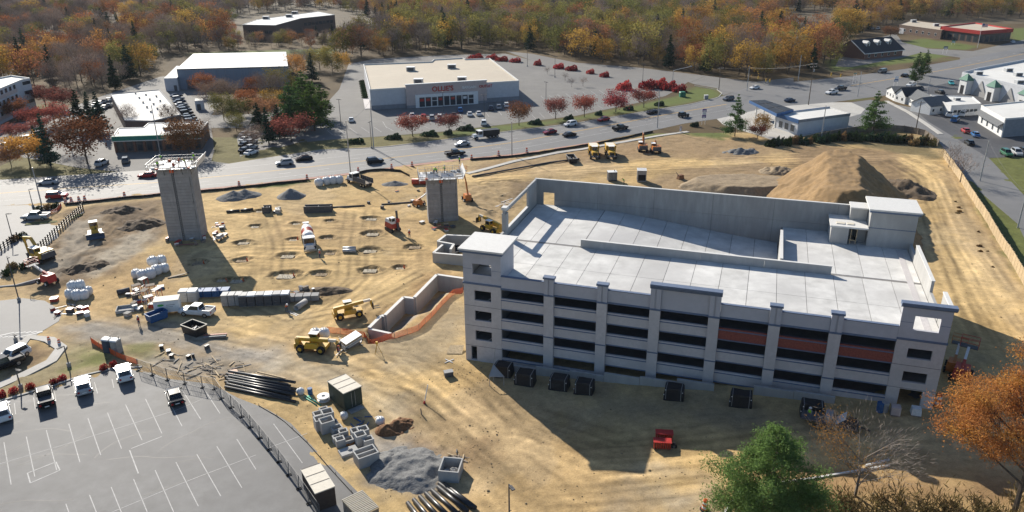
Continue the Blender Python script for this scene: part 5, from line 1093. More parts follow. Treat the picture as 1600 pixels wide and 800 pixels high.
# distant school-like building among the trees
sc_ = Bld('far_building', 'white roofed building half hidden in the woods at the top', [(379, 39), (430, 40), (470, 29), (523, 23.5), (497, 18.5), (402, 31)], 9, M['brick2'], M['roof_white'], .3, M['white_cap'])
sc_.windows(0, 6, 2, sc_.length(0) - 2, 3, 4, 6, None, M['dkgrey']); sc_.windows(2, 8, 2, sc_.length(2) - 2, 3, 4, 6, None, M['dkgrey'])
for q in ((416, 30), (452, 27), (461, 22)): sc_.unit(*q, 4, 3, 1.8)
# gabled houses
def gable(name, label, P0, P1, depth, eave, ridge, wallm, roofm, cat='house', over=.5, along=True, gm=None):
    """P0, P1 ground points of the front wall; ridge along the front or across it"""
    a = math.atan2(P1[1] - P0[1], P1[0] - P0[0]); wd = math.hypot(P1[0] - P0[0], P1[1] - P0[1]); e = empty(name, (P0[0], P0[1], float(h0(*P0[:2]))), a, label, cat)
    e['w'] = wd
    for mb in (MB().box(0, wd, 0, .25, -.3, eave), MB().box(0, wd, depth - .25, depth, -.3, eave), MB().box(0, .25, .253, depth - .253, -.3, eave), MB().box(wd - .25, wd, .253, depth - .253, -.3, eave)): mb.build('wall', wallm, e)
    if along:
        for x in (0, wd - .25): MB().yprism([(0, eave + .003), (depth, eave + .003), (depth / 2, ridge - .05)], x, x + .25).build('gable', gm or wallm, e)
        for s in (0, 1):
            y0, y1 = (-over, depth / 2) if s == 0 else (depth + over, depth / 2); dz = (ridge - eave) / (depth / 2) * over
            MB().add([(-over, y0, eave - dz), (wd + over, y0, eave - dz), (wd + over, y1, ridge), (-over, y1, ridge), (-over, y0, eave - dz + .16), (wd + over, y0, eave - dz + .16), (wd + over, y1, ridge + .16), (-over, y1, ridge + .16)], [(3, 2, 1, 0), (4, 5, 6, 7), (0, 1, 5, 4), (1, 2, 6, 5), (2, 3, 7, 6), (3, 0, 4, 7)]).build('roof_slope', roofm, e)
    else:
        for y in (0, depth - .25): MB().xprism([(0, eave + .003), (wd, eave + .003), (wd / 2, ridge - .05)], y, y + .25).build('gable', gm or wallm, e)
        for s in (0, 1):
            x0, x1 = (-over, wd / 2) if s == 0 else (wd + over, wd / 2); dz = (ridge - eave) / (wd / 2) * over
            MB().add([(x0, -over, eave - dz), (x0, depth + over, eave - dz), (x1, depth + over, ridge), (x1, -over, ridge), (x0, -over, eave - dz + .16), (x0, depth + over, eave - dz + .16), (x1, depth + over, ridge + .16), (x1, -over, ridge + .16)], [(3, 2, 1, 0), (4, 5, 6, 7), (0, 1, 5, 4), (1, 2, 6, 5), (2, 3, 7, 6), (3, 0, 4, 7)]).build('roof_slope', roofm, e)
    return e, wd
def win(e, x0, x1, z0, z1, y=-.04, fm=None, side=None):
    f = MB().box(x0, x1, y, .0, z0, z1).build('window', fm or M['white_paint'], e); MB().box(x0 + .1, x1 - .1, y - .02, y - .003, z0 + .1, z1 - .1).build('pane', M['winglass'], f)
p0, p1 = Gz(1351, 82.5, 3.4), Gz(1411, 76.5, 3.4); q = Gz(1319, 75.5, 3.4); dp = abs((q.x - p0.x) * -math.sin(math.atan2(p1.y - p0.y, p1.x - p0.x)) + (q.y - p0.y) * math.cos(math.atan2(p1.y - p0.y, p1.x - p0.x)))
bank, bw = gable('brick_bank', 'red brick bank with steep dark roof and three white dormers', p0, p1, min(dp, 18), 3.4, 8.6, M['brick'], M['shingle'], 'bank', .7, gm=M['brick'])
for s in (0, 1): MB().box(-.8, bw + .8, -.82 if s == 0 else min(dp, 18) + .7, -.7 if s == 0 else min(dp, 18) + .82, 2.75, 3.05).build('gutter', M['white_paint'], bank)
MB().bar((-.75, -.75, 3.0), (-.75, min(dp, 18) / 2, 8.6), .12, .45).build('barge_board', M['white_paint'], bank)
for k in range(3):
    x = bw * (.22 + .28 * k); D = min(dp, 18); y = D * .22; zb = 3.4 + (8.6 - 3.4) * (y / (D / 2)); d = MB().box(x - 1.1, x + 1.1, y - .1, y + 2.2, zb - .4, zb + 1.6).build('dormer', M['white_paint'], bank)
    MB().xprism([(x - 1.4, zb + 1.55), (x + 1.4, zb + 1.55), (x, zb + 2.7)], y - .35, y + 3.2).build('dormer_roof', M['white_cap'], d); MB().box(x - .65, x + .65, y - .15, y - .103, zb - .1, zb + 1.35).build('dormer_pane', M['winglass'], d)
for k in range(5): win(bank, bw * (.1 + .17 * k), bw * (.1 + .17 * k) + 1.5, .9, 2.6)
lb = Bld('brick_building', 'long low brown brick building behind the bank', [(1405, 39), (1472, 48), (1489, 40), (1424, 32)], 5, M['brick2'], M['roof_tan'], .3); lb.windows(0, 6, 3, lb.length(0) - 2, 1.6, 1.6, 3.2)
for q in ((1427, 35), (1462, 41)): lb.unit(*q, 3, 2.2, 1.5)
lb.panel('loading_door', 0, 1, 5, 0, 3.4, M['wall_cool'])
rf = Bld('red_trim_building', 'brick building with a broad red fascia round its flat roof', [(1472, 43), (1532, 50), (1581, 46.5), (1523, 37)], 6.2, M['brick2'], M['roof_tan'], 0)
for i in range(4): rf.panel('red_fascia', i, -.6, rf.length(i) + .6, 4.9, 6.9, M['red'], .6)
for i in (0, 1):
    for k in range(6): a = rf.length(i) * (k + .1) / 6; f = rf.panel('glazed_bay', i, a, a + rf.length(i) / 8, .3, 4.0, M['dkgrey']); rf.panel('pane', i, a + .3, a + rf.length(i) / 8 - .3, .6, 3.7, M['winglass'], .09, f)
fp = G(1527, 75); fl = empty('flagpole', fp, 0, 'tall white flagpole flying a flag before the red fascia building', 'flagpole'); MB().cyl((0, 0, -.3), (0, 0, 13), .12, .06, 8).build('pole', M['white_paint'], fl)
for k in range(13): MB().box(.1, 3.2, -.02, .02, 12.7 - k * .14 - .13, 12.7 - k * .14).build('flag_stripe', M['red'] if k % 2 == 0 else M['white_paint'], fl)
MB().box(.1, 1.4, -.03, .03, 11.75, 12.71).build('flag_canton', M['blue'], fl)
# commercial buildings on the right
bw_ = Bld('white_store', 'large pale store with green pyramid porches at the right edge', [(1503, 116), (1600, 139), (1700, 162), (1790, 120), (1600, 96), (1530, 109)], 6.5, M['wall_cool'], M['roof_white'], .9, M['wall_cool'])
for k, (a, wd) in enumerate(((3, 4), (18, 4), (34, 4))):
    pr = bw_.panel('porch', 0, a, a + wd, -.1, 5.2, M['wall_white'], 2.5); A, B, d, nn = bw_.fr(0); c = A + d * (a + wd / 2) + nn * 1.2
    rr = [[(c[0] + s1 * d[0] * 2.5 + s2 * nn[0] * 1.7, c[1] + s1 * d[1] * 2.5 + s2 * nn[1] * 1.7, 5.203) for s1, s2 in ((-1, -1), (1, -1), (1, 1), (-1, 1))], [(c[0] + s1 * d[0] * .1, c[1] + s1 * d[1] * .1, 7.6) for s1, s2 in ((-1, -1), (1, -1), (1, 1), (-1, 1))]]
    MB().loft(rr).build('porch_roof', M['awning_green'], pr); bw_.panel('porch_opening_shade', 0, a + 1, a + 3, .0, 3.2, M['dark'], 2.54, pr)  # doorway is a near-black slab, the shade inside painted on
    A2 = A + d * (a + wd + 1.0); pts = [A2 + nn * .3, A2 + d * 8 + nn * .3]; m_ = (pts[0] + pts[1]) / 2
    MB().add([(*pts[0], -.1), (*pts[1], -.1), (*m_, 5.8), (*(pts[0] - nn * .25), -.1), (*(pts[1] - nn * .25), -.1), (*(m_ - nn * .25), 5.8)], [(0, 1, 2), (5, 4, 3), (0, 3, 4, 1), (1, 4, 5, 2), (2, 5, 3, 0)]).build('stone_gable', M['conc_dark'], bw_.e)
bw_.panel('end_awning', 5, .5, 6, 3.4, 4.4, M['awning_green'], 1.6)
for q in ((1528, 117), (1590, 119), (1592, 131), (1575, 112)): bw_.unit(*q, 2.6, 2.0, 1.3)
wb = Bld('corner_store', 'white rendered building with grey awning at the lower right yard', [(1533, 166), (1571, 187), (1650, 181), (1625, 157)], 5.4, M['wall_white'], M['roof_white'], .4, M['white_cap'])
A, B, d, nn = wb.fr(0)
MB().add([(*(A + d * .5 + nn * .05), 4.4), (*(B - d * .3 + nn * .05), 4.4), (*(B - d * .3 + nn * 1.6), 3.3), (*(A + d * .5 + nn * 1.6), 3.3), (*(A + d * .5 + nn * .05), 4.25), (*(B - d * .3 + nn * .05), 4.25), (*(B - d * .3 + nn * 1.6), 3.15), (*(A + d * .5 + nn * 1.6), 3.15)], [(3, 2, 1, 0), (4, 5, 6, 7), (0, 1, 5, 4), (1, 2, 6, 5), (2, 3, 7, 6), (3, 0, 4, 7)]).build('awning', M['shingle_grey'], wb.e)
wb.windows(0, 4, 1, wb.length(0) - 1, 1.4, .6, 2.6); wb.panel('side_cladding', 1, 0, wb.length(1), -.1, 5.3, M['wall_base'], .05)
fb = Bld('flat_white_office', 'long low flat roofed white office with strip windows', [(1487, 166), (1533, 163), (1520, 152), (1453, 149), (1458, 154)], 3.6, M['wall_white'], M['roof_white'], .3, M['white_cap']); fb.windows(0, 6, 1, fb.length(0) - 1, 1.5, 1.2, 2.3)
for q in ((1475, 155), (1495, 157)): fb.unit(*q, 1.8, 1.5, .9)
def hs(name, label, a, b, dp, ev, rg, along, roofm=None, wallm=None):
    e, wd = gable(name, label, G(*a), G(*b), dp, ev, rg, wallm or M['wall_white'], roofm or M['shingle_grey'], 'house', .4, along)
    n = max(1, int(wd / 2.6))
    for k in range(n): win(e, wd * (k + .25) / n, wd * (k + .25) / n + 1.1, .9, 2.1)
    return e
hs('white_house', 'white house with pale grey roof, farthest of the row beside the side road', (1384, 151), (1397, 158), 8, 3, 4.6, False)
hs('white_house', 'small white house with steep dark gable facing the side road', (1397, 158), (1413, 163), 7, 3, 5.4, False, M['shingle'])
hs('white_house', 'white house with broad grey roof in the middle of the row', (1414, 161), (1434, 172), 7.5, 2.9, 4.8, True)
hs('white_house', 'white house with grey hipped roof at the near end of the row', (1452, 180), (1487, 176), 8, 3, 5.2, True)
# service station
ss = Bld('service_station', 'small white flat roofed shop with blue trim beside the canopy', [(1214, 179), (1248, 189.5), (1328, 179), (1296, 169)], 4.3, M['wall_cool'], M['roof_white'], .35, M['white_cap'], 'shop')
for i in (0, 3): ss.panel('blue_trim', i, -.1, ss.length(i) + .1, 3.6, 4.8, M['blue'], .2)
ss.panel('grey_trim', 1, -.1, ss.length(1) + .1, 3.9, 4.75, M['wall_base'], .12); ss.windows(0, 3, 1, ss.length(0) - 1, 2, .6, 2.8)
cp = empty('fuel_canopy', G(1205, 180), 0, 'black panelled canopy of the service station', 'canopy'); CP = [np.array(Gz(px, py, 5.4))[:2] - np.array(cp.location[:2]) for px, py in ((1214, 178), (1240, 171), (1195, 156), (1171, 157))]
MB().prism([tuple(p) for p in CP], 4.6, 5.4).build('canopy_roof', M['dkgrey'], cp)
for i in range(3):
    for j in range(2):
        lp = lambda s, t: CP[0] * (1 - s) * (1 - t) + CP[1] * s * (1 - t) + CP[2] * s * t + CP[3] * (1 - s) * t
        s0, s1, t0, t1 = j / 2 + .03, (j + 1) / 2 - .03, i / 3 + .02, (i + 1) / 3 - .02; MB().prism([tuple(lp(*q)) for q in ((s0, t0), (s1, t0), (s1, t1), (s0, t1))], 5.403, 5.5).build('roof_panel', M['black_steel'], cp)
for i in (0, 3): a, b = CP[i], CP[(i + 1) % 4]; MB().bar((*a, 5.0), (*b, 5.0), .12, .9).build('canopy_fascia', M['blue'], cp)
for s, t in ((.25, .15), (.75, .15), (.25, .85), (.75, .85)):
    q = CP[0] * (1 - s) * (1 - t) + CP[1] * s * (1 - t) + CP[2] * s * t + CP[3] * (1 - s) * t; MB().box(q[0] - .2, q[0] + .2, q[1] - .2, q[1] + .2, -.1, 4.6).build('post', M['white_paint'], cp)
# houses glimpsed in the trees
hs('white_house', 'pale cottage on the lawn behind the junction wood', (1258, 50), (1285, 50), 9, 3.2, 6, True, None, M['wall_cool']); hs('white_house', 'small grey roofed house among trees behind the junction wood', (1215, 40), (1235, 42), 9, 3.2, 6, True)
hs('white_house', 'grey roofed house glimpsed through the bare trees at the far left', (72, 76), (100, 74), 9, 3.5, 6.5, True); hs('white_house', 'pale roofed house deep in the wood above the warehouse', (140, 46), (172, 44), 10, 3.5, 6.5, True, M['roof_white'])
shd = Bld('yard_shed', 'small white shed beside the grey warehouse', [(304, 158), (318, 157), (316, 154), (305, 154)], 3.4, M['wall_white'], M['roof_white'], 0, None, 'shed'); shd.panel('shed_door', 0, .5, 1.8, 0, 2.2, M['dkgrey'])
# ---------------------------------------------------------------- road vehicles
def paint(name, col, rough=.3, metal=.0):
    m = mat(name, col, rough, .04, 2, metal=metal, spec=.25); b = m.node_tree.nodes['Principled BSDF']; b.inputs['Coat Weight'].default_value = .25; b.inputs['Coat Roughness'].default_value = .05; return m
CP_ = {k: paint(k + '_car_paint', c, .3 if max(c) > .3 else .12) for k, c in (('white', (.68, .68, .67)), ('black', (.012, .012, .013)), ('silver', (.36, .37, .38)), ('red', (.36, .018, .018)), ('maroon', (.20, .012, .022)), ('blue', (.03, .12, .30)), ('teal', (.04, .28, .32)), ('grey', (.10, .105, .11)), ('navy', (.03, .045, .08)), ('brown', (.10, .05, .035)), ('green', (.03, .12, .06)))}
def ring8(x, w, z0, z1): return [(x, -w * .9, z0), (x, -w, z0 + .2), (x, -w, z1 - .14), (x, -w * .92, z1), (x, w * .92, z1), (x, w, z1 - .14), (x, w, z0 + .2), (x, w * .9, z0)]
SPEC = {  # body stations, cabin (rear foot, rear top, front top, front foot, roof z, belt z, half width), wheelbase, wheel radius
    'sedan': ([(-2.38, .74, .36, .82), (-2.2, .86, .24, .96), (-1.5, .90, .2, 1.0), (0, .91, .2, .97), (1.1, .90, .2, .93), (1.9, .86, .22, .83), (2.38, .70, .34, .64)], (-1.85, -1.15, .25, 1.05, 1.46, .95, .8), 1.42, .33),
    'suv': ([(-2.36, .80, .42, .95), (-2.25, .92, .3, 1.1), (-1.4, .95, .26, 1.12), (0, .96, .26, 1.08), (1.1, .95, .26, 1.05), (1.95, .91, .28, .98), (2.38, .76, .4, .8)], (-2.2, -1.9, .35, 1.1, 1.76, 1.07, .85), 1.42, .37),
    'jeep': ([(-2.1, .80, .5, 1.05), (-2.0, .86, .42, 1.12), (-1.2, .88, .4, 1.12), (.4, .88, .4, 1.12), (.8, .78, .42, 1.1), (1.9, .72, .45, 1.05), (2.05, .68, .5, .95)], (-1.95, -1.9, .2, .5, 1.85, 1.1, .78), 1.3, .42),
    'van': ([(-2.6, .86, .4, 1.1), (-2.5, .95, .3, 1.15), (-1.2, .97, .28, 1.15), (.8, .97, .28, 1.12), (1.9, .94, .3, 1.05), (2.55, .8, .4, .8)], (-2.5, -2.35, 1.0, 1.9, 1.95, 1.1, .88), 1.5, .36),
    'pickup': ([(-2.9, .86, .5, 1.1), (-2.8, .96, .42, 1.15), (-1.5, .98, .38, 1.15), (.3, .99, .36, 1.15), (1.6, .98, .36, 1.12), (2.4, .95, .38, 1.05), (2.95, .82, .48, .85)], (-.95, -.8, .6, 1.35, 1.88, 1.13, .88), 1.85, .41)}
CARP = {}
def car_proto(style, color, full):
    key = (style, color, full)
    if key in CARP: return CARP[key]
    st_, cb, wb, wr = SPEC[style]; pm = CP_[color]; out = []
    bd = MB(); bd.loft([ring8(*q) for q in st_])
    if style == 'pickup':  # open bed: sunk dark floor with raised sides
        bd.box(-2.8, -1.02, -.97, -.80, 1.15, 1.32).box(-2.8, -1.02, .80, .97, 1.15, 1.32).box(-2.86, -2.78, -.97, .97, 1.15, 1.32)
    out.append(('body', bd.mesh('body', pm), True, []))
    rf_, rt, ft, ff, zr, zb, w_ = cb; wt = w_ * .78
    cab = MB().add([(rf_, -w_, zb), (ff, -w_, zb), (ff, w_, zb), (rf_, w_, zb), (rt, -wt, zr), (ft, -wt, zr), (ft, wt, zr), (rt, wt, zr)], [(4, 5, 6, 7), (0, 1, 5, 4), (1, 2, 6, 5), (2, 3, 7, 6), (3, 0, 4, 7)])
    lp = lambda a, b, t: tuple(a[i] + (b[i] - a[i]) * t for i in range(3))
    def pane(q, out_, a0=.08, a1=.92, b0=.1, b1=.88):
        A, B, C_, D = [Vector(p) for p in q]; P = [A.lerp(B, a0).lerp(D.lerp(C_, a0), b0), A.lerp(B, a1).lerp(D.lerp(C_, a1), b0), A.lerp(B, a1).lerp(D.lerp(C_, a1), b1), A.lerp(B, a0).lerp(D.lerp(C_, a0), b1)]
        return MB().add([tuple(p + Vector(out_) * .012) for p in P] + [tuple(p - Vector(out_) * .01) for p in P], [(0, 1, 2, 3), (7, 6, 5, 4), (0, 4, 5, 1), (1, 5, 6, 2), (2, 6, 7, 3), (3, 7, 4, 0)])
    c = cab.v; kids = [('windscreen', pane((c[1], c[2], c[6], c[5]), (.8, 0, .6)).mesh('windscreen', M['glass'])), ('rear_window', pane((c[3], c[0], c[4], c[7]), (-.8, 0, .6)).mesh('rear_window', M['glass'])),
                       ('side_window', pane((c[0], c[1], c[5], c[4]), (0, -1, .3)).mesh('side_window', M['glass'])), ('side_window', pane((c[2], c[3], c[7], c[6]), (0, 1, .3)).mesh('side_window', M['glass']))]
    out.append(('cabin', cab.mesh('cabin', pm), False, kids))
    if style == 'pickup': out.append(('bed_floor', MB().box(-2.77, -1.02, -.79, .79, 1.153, 1.17).mesh('bed_floor', M['dkgrey']), False, []))
    wh_ = MB().cyl((0, -.12, 0), (0, .12, 0), wr, wr, 12).mesh('wheel', M['rubber']); rim = MB().cyl((0, -.135, 0), (0, .135, 0), wr * .6, wr * .6, 10).mesh('rim', M['chrome'])
    for x in (-wb, wb):
        for y in (-1, 1): out.append(('wheel', wh_, False, [('rim', rim)] if full else [], (x, y * (st_[2][1] - .1), wr)))
    if full:
        f = st_[-1]; r = st_[0]
        for y in (-1, 1):
            out.append(('headlight', MB().box(f[0] - .22, f[0] - .02, -.16, .16, f[3] - .2, f[3] - .04).mesh('headlight', M['lamp']), False, [], (.0, y * f[1] * .78, 0)))
            out.append(('tail_light', MB().box(r[0] - .012, r[0] + .12, -.13, .13, r[3] - .3, r[3] - .02).mesh('tail_light', M['tail']), False, [], (0, y * r[1] * .83, 0)))
            out.append(('door_mirror', MB().box(ff - .35, ff - .2, -.1, .1, zb, zb + .17).mesh('door_mirror', pm), False, [], (0, y * (w_ + .18), 0)))
        out.append(('number_plate', MB().box(r[0] - .015, r[0] + .02, -.26, .26, .55, .68).mesh('number_plate', M['white_paint']), False, []))
    CARP[key] = out; return out
def car(style, color, px, py, hx, hy, label, group=None, s=1.0, full=None):
    """vehicle on the ground at a photograph position, nose pointing towards a second one"""
    a = GP(px, py); b = G(hx, hy); rz = math.atan2(b.y - a.y, b.x - a.x); full = (py > 300) if full is None else full
    nm = {'sedan': 'car', 'suv': 'suv', 'jeep': 'off_road_vehicle', 'van': 'van', 'pickup': 'pickup_truck'}[style]
    o = empty(nm, (a.x, a.y, max(gz(a.x, a.y), float(h0(a.x, a.y)) + .035)), rz, label, {'sedan': 'car', 'suv': 'car', 'jeep': 'car', 'van': 'van', 'pickup': 'truck'}[style], group); o.scale = (s, s, s)
    for e in car_proto(style, color, full):
        k = link(e[0], e[1], o, e[4] if len(e) > 4 else None)
        for n_, me in e[3]: link(n_, me, k)
    return o
RP = resample(np.vstack([YEL, YEL2]), 3.0)
def road_car(style, color, px, py, way, label, s=1.0):
    p = G2(px, py); i = int(np.argmin(((RP - p) ** 2).sum(1))); i = min(max(i, 1), len(RP) - 2); t = RP[i + 1] - RP[i - 1]; t = t / np.linalg.norm(t) * (4 if way > 0 else -4)
    q = PJ(p[0] + t[0], p[1] + t[1], float(h0(*p))); return car(style, color, px, py, q[0], q[1], label, 'traffic on the main road', s)
for st_, c_, px, py, w_, lab in (('suv', 'red', 90, 310, 1, 'red suv on the road where the orange drums begin'), ('sedan', 'silver', 75, 288, -1, 'silver car in tree shade on the far left of the road'), ('sedan', 'red', 231, 277, -1, 'red car passing behind the taller lift core'), ('suv', 'silver', 445, 258, -1, 'silver suv leaving the verge by the tree shade'), ('sedan', 'black', 475, 251, -1, 'black car just behind the silver suv'),
        ('suv', 'black', 586, 255, 1, 'black suv alone on the road above the gravel heap'), ('pickup', 'black', 711, 243, 1, 'black pickup passing behind the shorter lift core'), ('sedan', 'silver', 722, 228, -1, 'silver car just behind the white dump truck'), ('sedan', 'maroon', 859, 209, -1, 'maroon car, second from the white dump truck'), ('sedan', 'black', 890, 213, 1, 'black car below the maroon car'),
        ('suv', 'white', 891, 197, -1, 'white suv beside the rusty street trees'), ('sedan', 'red', 943, 189, -1, 'bright red car before the maroon street trees'), ('pickup', 'black', 969, 203, 1, 'black pickup above the parked excavators'), ('sedan', 'black', 1019, 178, -1, 'black car below the broad crimson tree'), ('jeep', 'black', 1068, 183, 1, 'boxy black off-road vehicle near the junction'),
        ('suv', 'grey', 1138, 157, -1, 'dark car turning at the junction behind the pine'), ('sedan', 'navy', 1234, 159, 1, 'dark blue car entering the junction'), ('pickup', 'white', 1299, 147, -1, 'white pickup waiting at the traffic lights'), ('pickup', 'black', 1313, 141, -1, 'black pickup behind the white one at the traffic lights'), ('van', 'grey', 1378, 114, -1, 'grey van on the road below the bank'), ('sedan', 'black', 1414, 120, 1, 'black car by the thin pine'), ('sedan', 'white', 1179, 139, -1, 'white car crossing the shaded junction')):
    road_car(st_, c_, px, py, w_, lab)
for st_, c_, px, py, hx, hy, lab in (('pickup', 'silver', 57, 343, 20, 344, 'silver pickup at the drive entrance island'), ('suv', 'silver', 160, 258, 172, 252, 'silver suv parked before the green fascia shop'), ('suv', 'grey', 197, 254, 199, 246, 'dark suv parked before the green fascia shop'),
        ('sedan', 'white', 549, 190, 549, 180, 'white car alone in the store entry lane'), ('suv', 'red', 662, 186, 660, 178, 'red suv in the row before the store'), ('sedan', 'white', 644, 183, 642, 175, 'white car at the end of the row before the store'), ('suv', 'silver', 675, 187, 674, 178, 'silver suv next to the red one before the store'), ('suv', 'white', 687, 186, 686, 177, 'white suv below the store sign'), ('sedan', 'grey', 709, 182, 708, 174, 'grey car in the shade before the store'), ('suv', 'blue', 719, 175, 717, 167, 'blue suv in shade beside the store doors'), ('sedan', 'white', 734, 181, 732, 173, 'white car before the store doors, nearer the doors'), ('sedan', 'white', 748, 180, 745, 172, 'white car before the store doors, farther right'), ('suv', 'navy', 767, 172, 764, 164, 'dark suv in the store front shade'), ('suv', 'silver', 779, 170, 776, 162, 'silver suv in the store front shade'), ('suv', 'white', 791, 167, 788, 160, 'white suv at the corner of the store shade'), ('suv', 'white', 756, 195, 756, 186, 'white suv alone behind the dump truck'),
        ('suv', 'white', 5, 650, -8, 600, 'white suv parked at the left edge of the near lot'), ('pickup', 'black', 72, 626, 64, 590, 'dark pickup with open bed parked at the kerb of the near lot'), ('suv', 'silver', 131, 608, 124, 575, 'pale car parked second in the near lot row'), ('suv', 'white', 195, 588, 186, 555, 'white suv parked last in the near lot row beside the red bush'), ('sedan', 'black', 274, 624, 262, 590, 'black car parked alone beside the lot fence'),
        ('pickup', 'black', 4, 577, -30, 590, 'black pickup on the drop-off drive at the left edge'), ('suv', 'white', 22, 562, -10, 578, 'white topped car behind the black pickup on the drive'),
        ('sedan', 'blue', 1523, 213, 1512, 204, 'bright blue car beside the white corner building'), ('sedan', 'red', 1508, 207, 1497, 199, 'red car behind the bright blue one'), ('van', 'blue', 1492, 190, 1500, 184, 'blue van beside the row of white houses'), ('van', 'white', 1505, 181, 1512, 176, 'white van behind the blue one'), ('pickup', 'white', 1484, 182, 1490, 176, 'white pickup at the gable of the near white house'), ('sedan', 'teal', 1486, 132, 1492, 138, 'turquoise car beside the green awning'), ('suv', 'white', 1423, 135, 1412, 137, 'white suv behind the thin pine'), ('sedan', 'grey', 1437, 140, 1428, 136, 'grey car behind the white houses'), ('sedan', 'black', 1468, 146, 1458, 143, 'black car behind the flat white office'), ('sedan', 'black', 1514, 226, 1504, 219, 'black car on the side road'),
        ('suv', 'green', 1572, 243, 1584, 250, 'green suv parked by the lawn at the right edge'), ('suv', 'silver', 1588, 242, 1600, 250, 'silver suv next to the green one'), ('sedan', 'black', 1600, 239, 1612, 246, 'black car at the right edge of the lawn row'), ('sedan', 'red', 1301, 46, 1308, 48, 'red car on the drive behind the junction wood'), ('sedan', 'silver', 1363, 46, 1370, 44, 'silver car parked behind the bank'), ('suv', 'white', 1372, 46, 1378, 43, 'white suv parked behind the bank'), ('sedan', 'white', 1582, 67, 1575, 63, 'white car beside the red fascia building')):
    car(st_, c_, px, py, hx, hy, lab)
# rows of cars in the left car park
for i in range(14):
    x, y = 8 + (i % 7) * 9, 246 - (i % 7) * 3.2 - (i // 7) * 15; car(random.choice(['sedan', 'suv']), random.choice(['white', 'silver', 'grey', 'black', 'silver']), x, y, x + 5, y - 8, 'car parked in the rows beside the rounded yellow tree', 'cars in the office car park rows')
for i in range(9):
    x, y = 150 + (i % 5) * 7, 166 - (i % 5) * 2.5 + (i // 5) * 9; car('sedan', random.choice(['white', 'silver', 'grey']), x, y, x + 6, y - 4, 'car parked beside the white roofed workshop', 'cars beside the workshop')
for i in range(10):
    x, y = 268 + i * 2.6, 152 + i * 4.5; car(random.choice(['sedan', 'suv']), random.choice(['black', 'silver', 'grey', 'navy']), x + 8, y, x + 16, y - 1, 'dark car parked in the row right behind the workshop', 'cars in the row behind the workshop')
for i in range(8):
    x, y = 384 + (i % 2) * 9, 212 + i * 4.2; car('sedan', random.choice(['black', 'silver', 'white']), x, y, x + 6, y - 2, 'car parked in the warehouse yard row', 'cars in the warehouse yard')

# ---------------------------------------------------------------- machines
def K(t, name, mb, m, smooth=False): return mb.build(name, m, t, smooth)
def wheel(t, x, y, r, w_=.35, rimm=None, name='wheel'):
    k = link(name, MB().cyl((0, -w_ / 2, 0), (0, w_ / 2, 0), r, r, 14).mesh('wheel', M['rubber']), t, (x, y, r)); MB().cyl((0, -w_ / 2 - .02, 0), (0, w_ / 2 + .02, 0), r * .5, r * .5, 10).build('rim', rimm or M['yellow'], k); return k
def put(name, px, py, hx, hy, label, cat, group=None, s=1.0):
    a = GP(px, py); b = G(hx, hy); o = empty(name, a, math.atan2(b.y - a.y, b.x - a.x), label, cat, group); o.scale = (s, s, s); return o
def track(t, y, L, r, w_=.55):
    n = 8; pr = [(L / 2 + r * math.cos(a), r + r * math.sin(a)) for a in [-PI / 2 + PI * i / n for i in range(n + 1)]] + [(-L / 2 + r * math.cos(a), r + r * math.sin(a)) for a in [PI / 2 + PI * i / n for i in range(n + 1)]]
    k = K(t, 'track', MB().xprism(pr, y - w_ / 2, y + w_ / 2), M['black_steel'])
    for i in range(5): MB().cyl((-L / 2 + L * i / 4, y - w_ / 2 - .03, r * .8), (-L / 2 + L * i / 4, y + w_ / 2 + .03, r * .8), r * .45, n=8).build('track_roller', M['dkgrey'], k)
def cab_box(t, x0, x1, y0, y1, z0, z1, m, slope=.25):
    c = K(t, 'cab', MB().add([(x0, y0, z0), (x1, y0, z0), (x1, y1, z0), (x0, y1, z0), (x0, y0, z1), (x1 - slope, y0, z1), (x1 - slope, y1, z1), (x0, y1, z1)], [(3, 2, 1, 0), (4, 5, 6, 7), (0, 1, 5, 4), (1, 2, 6, 5), (2, 3, 7, 6), (3, 0, 4, 7)]), m); zm = z0 + (z1 - z0) * .42; zt = z1 - .12
    for y in (y0 - .012, y1 + .012): MB().box(x0 + .12, x1 - slope - .02, y - .008, y + .008, zm, zt).build('side_window', M['glass'], c)
    f = lambda z: x1 - slope * (z - z0) / (z1 - z0) + .015
    MB().add([(f(zm), y0 + .1, zm), (f(zm), y1 - .1, zm), (f(zt), y1 - .1, zt), (f(zt), y0 + .1, zt)], [(0, 1, 2, 3)]).build('windscreen', M['glass'], c); MB().box(x0 - .015, x0 - .003, y0 + .1, y1 - .1, zm, zt).build('rear_window', M['glass'], c)
    MB().box(x0 - .06, x1 - slope + .08, y0 - .05, y1 + .05, z1 + .003, z1 + .08).build('cab_roof', M['white_paint'], c); return c
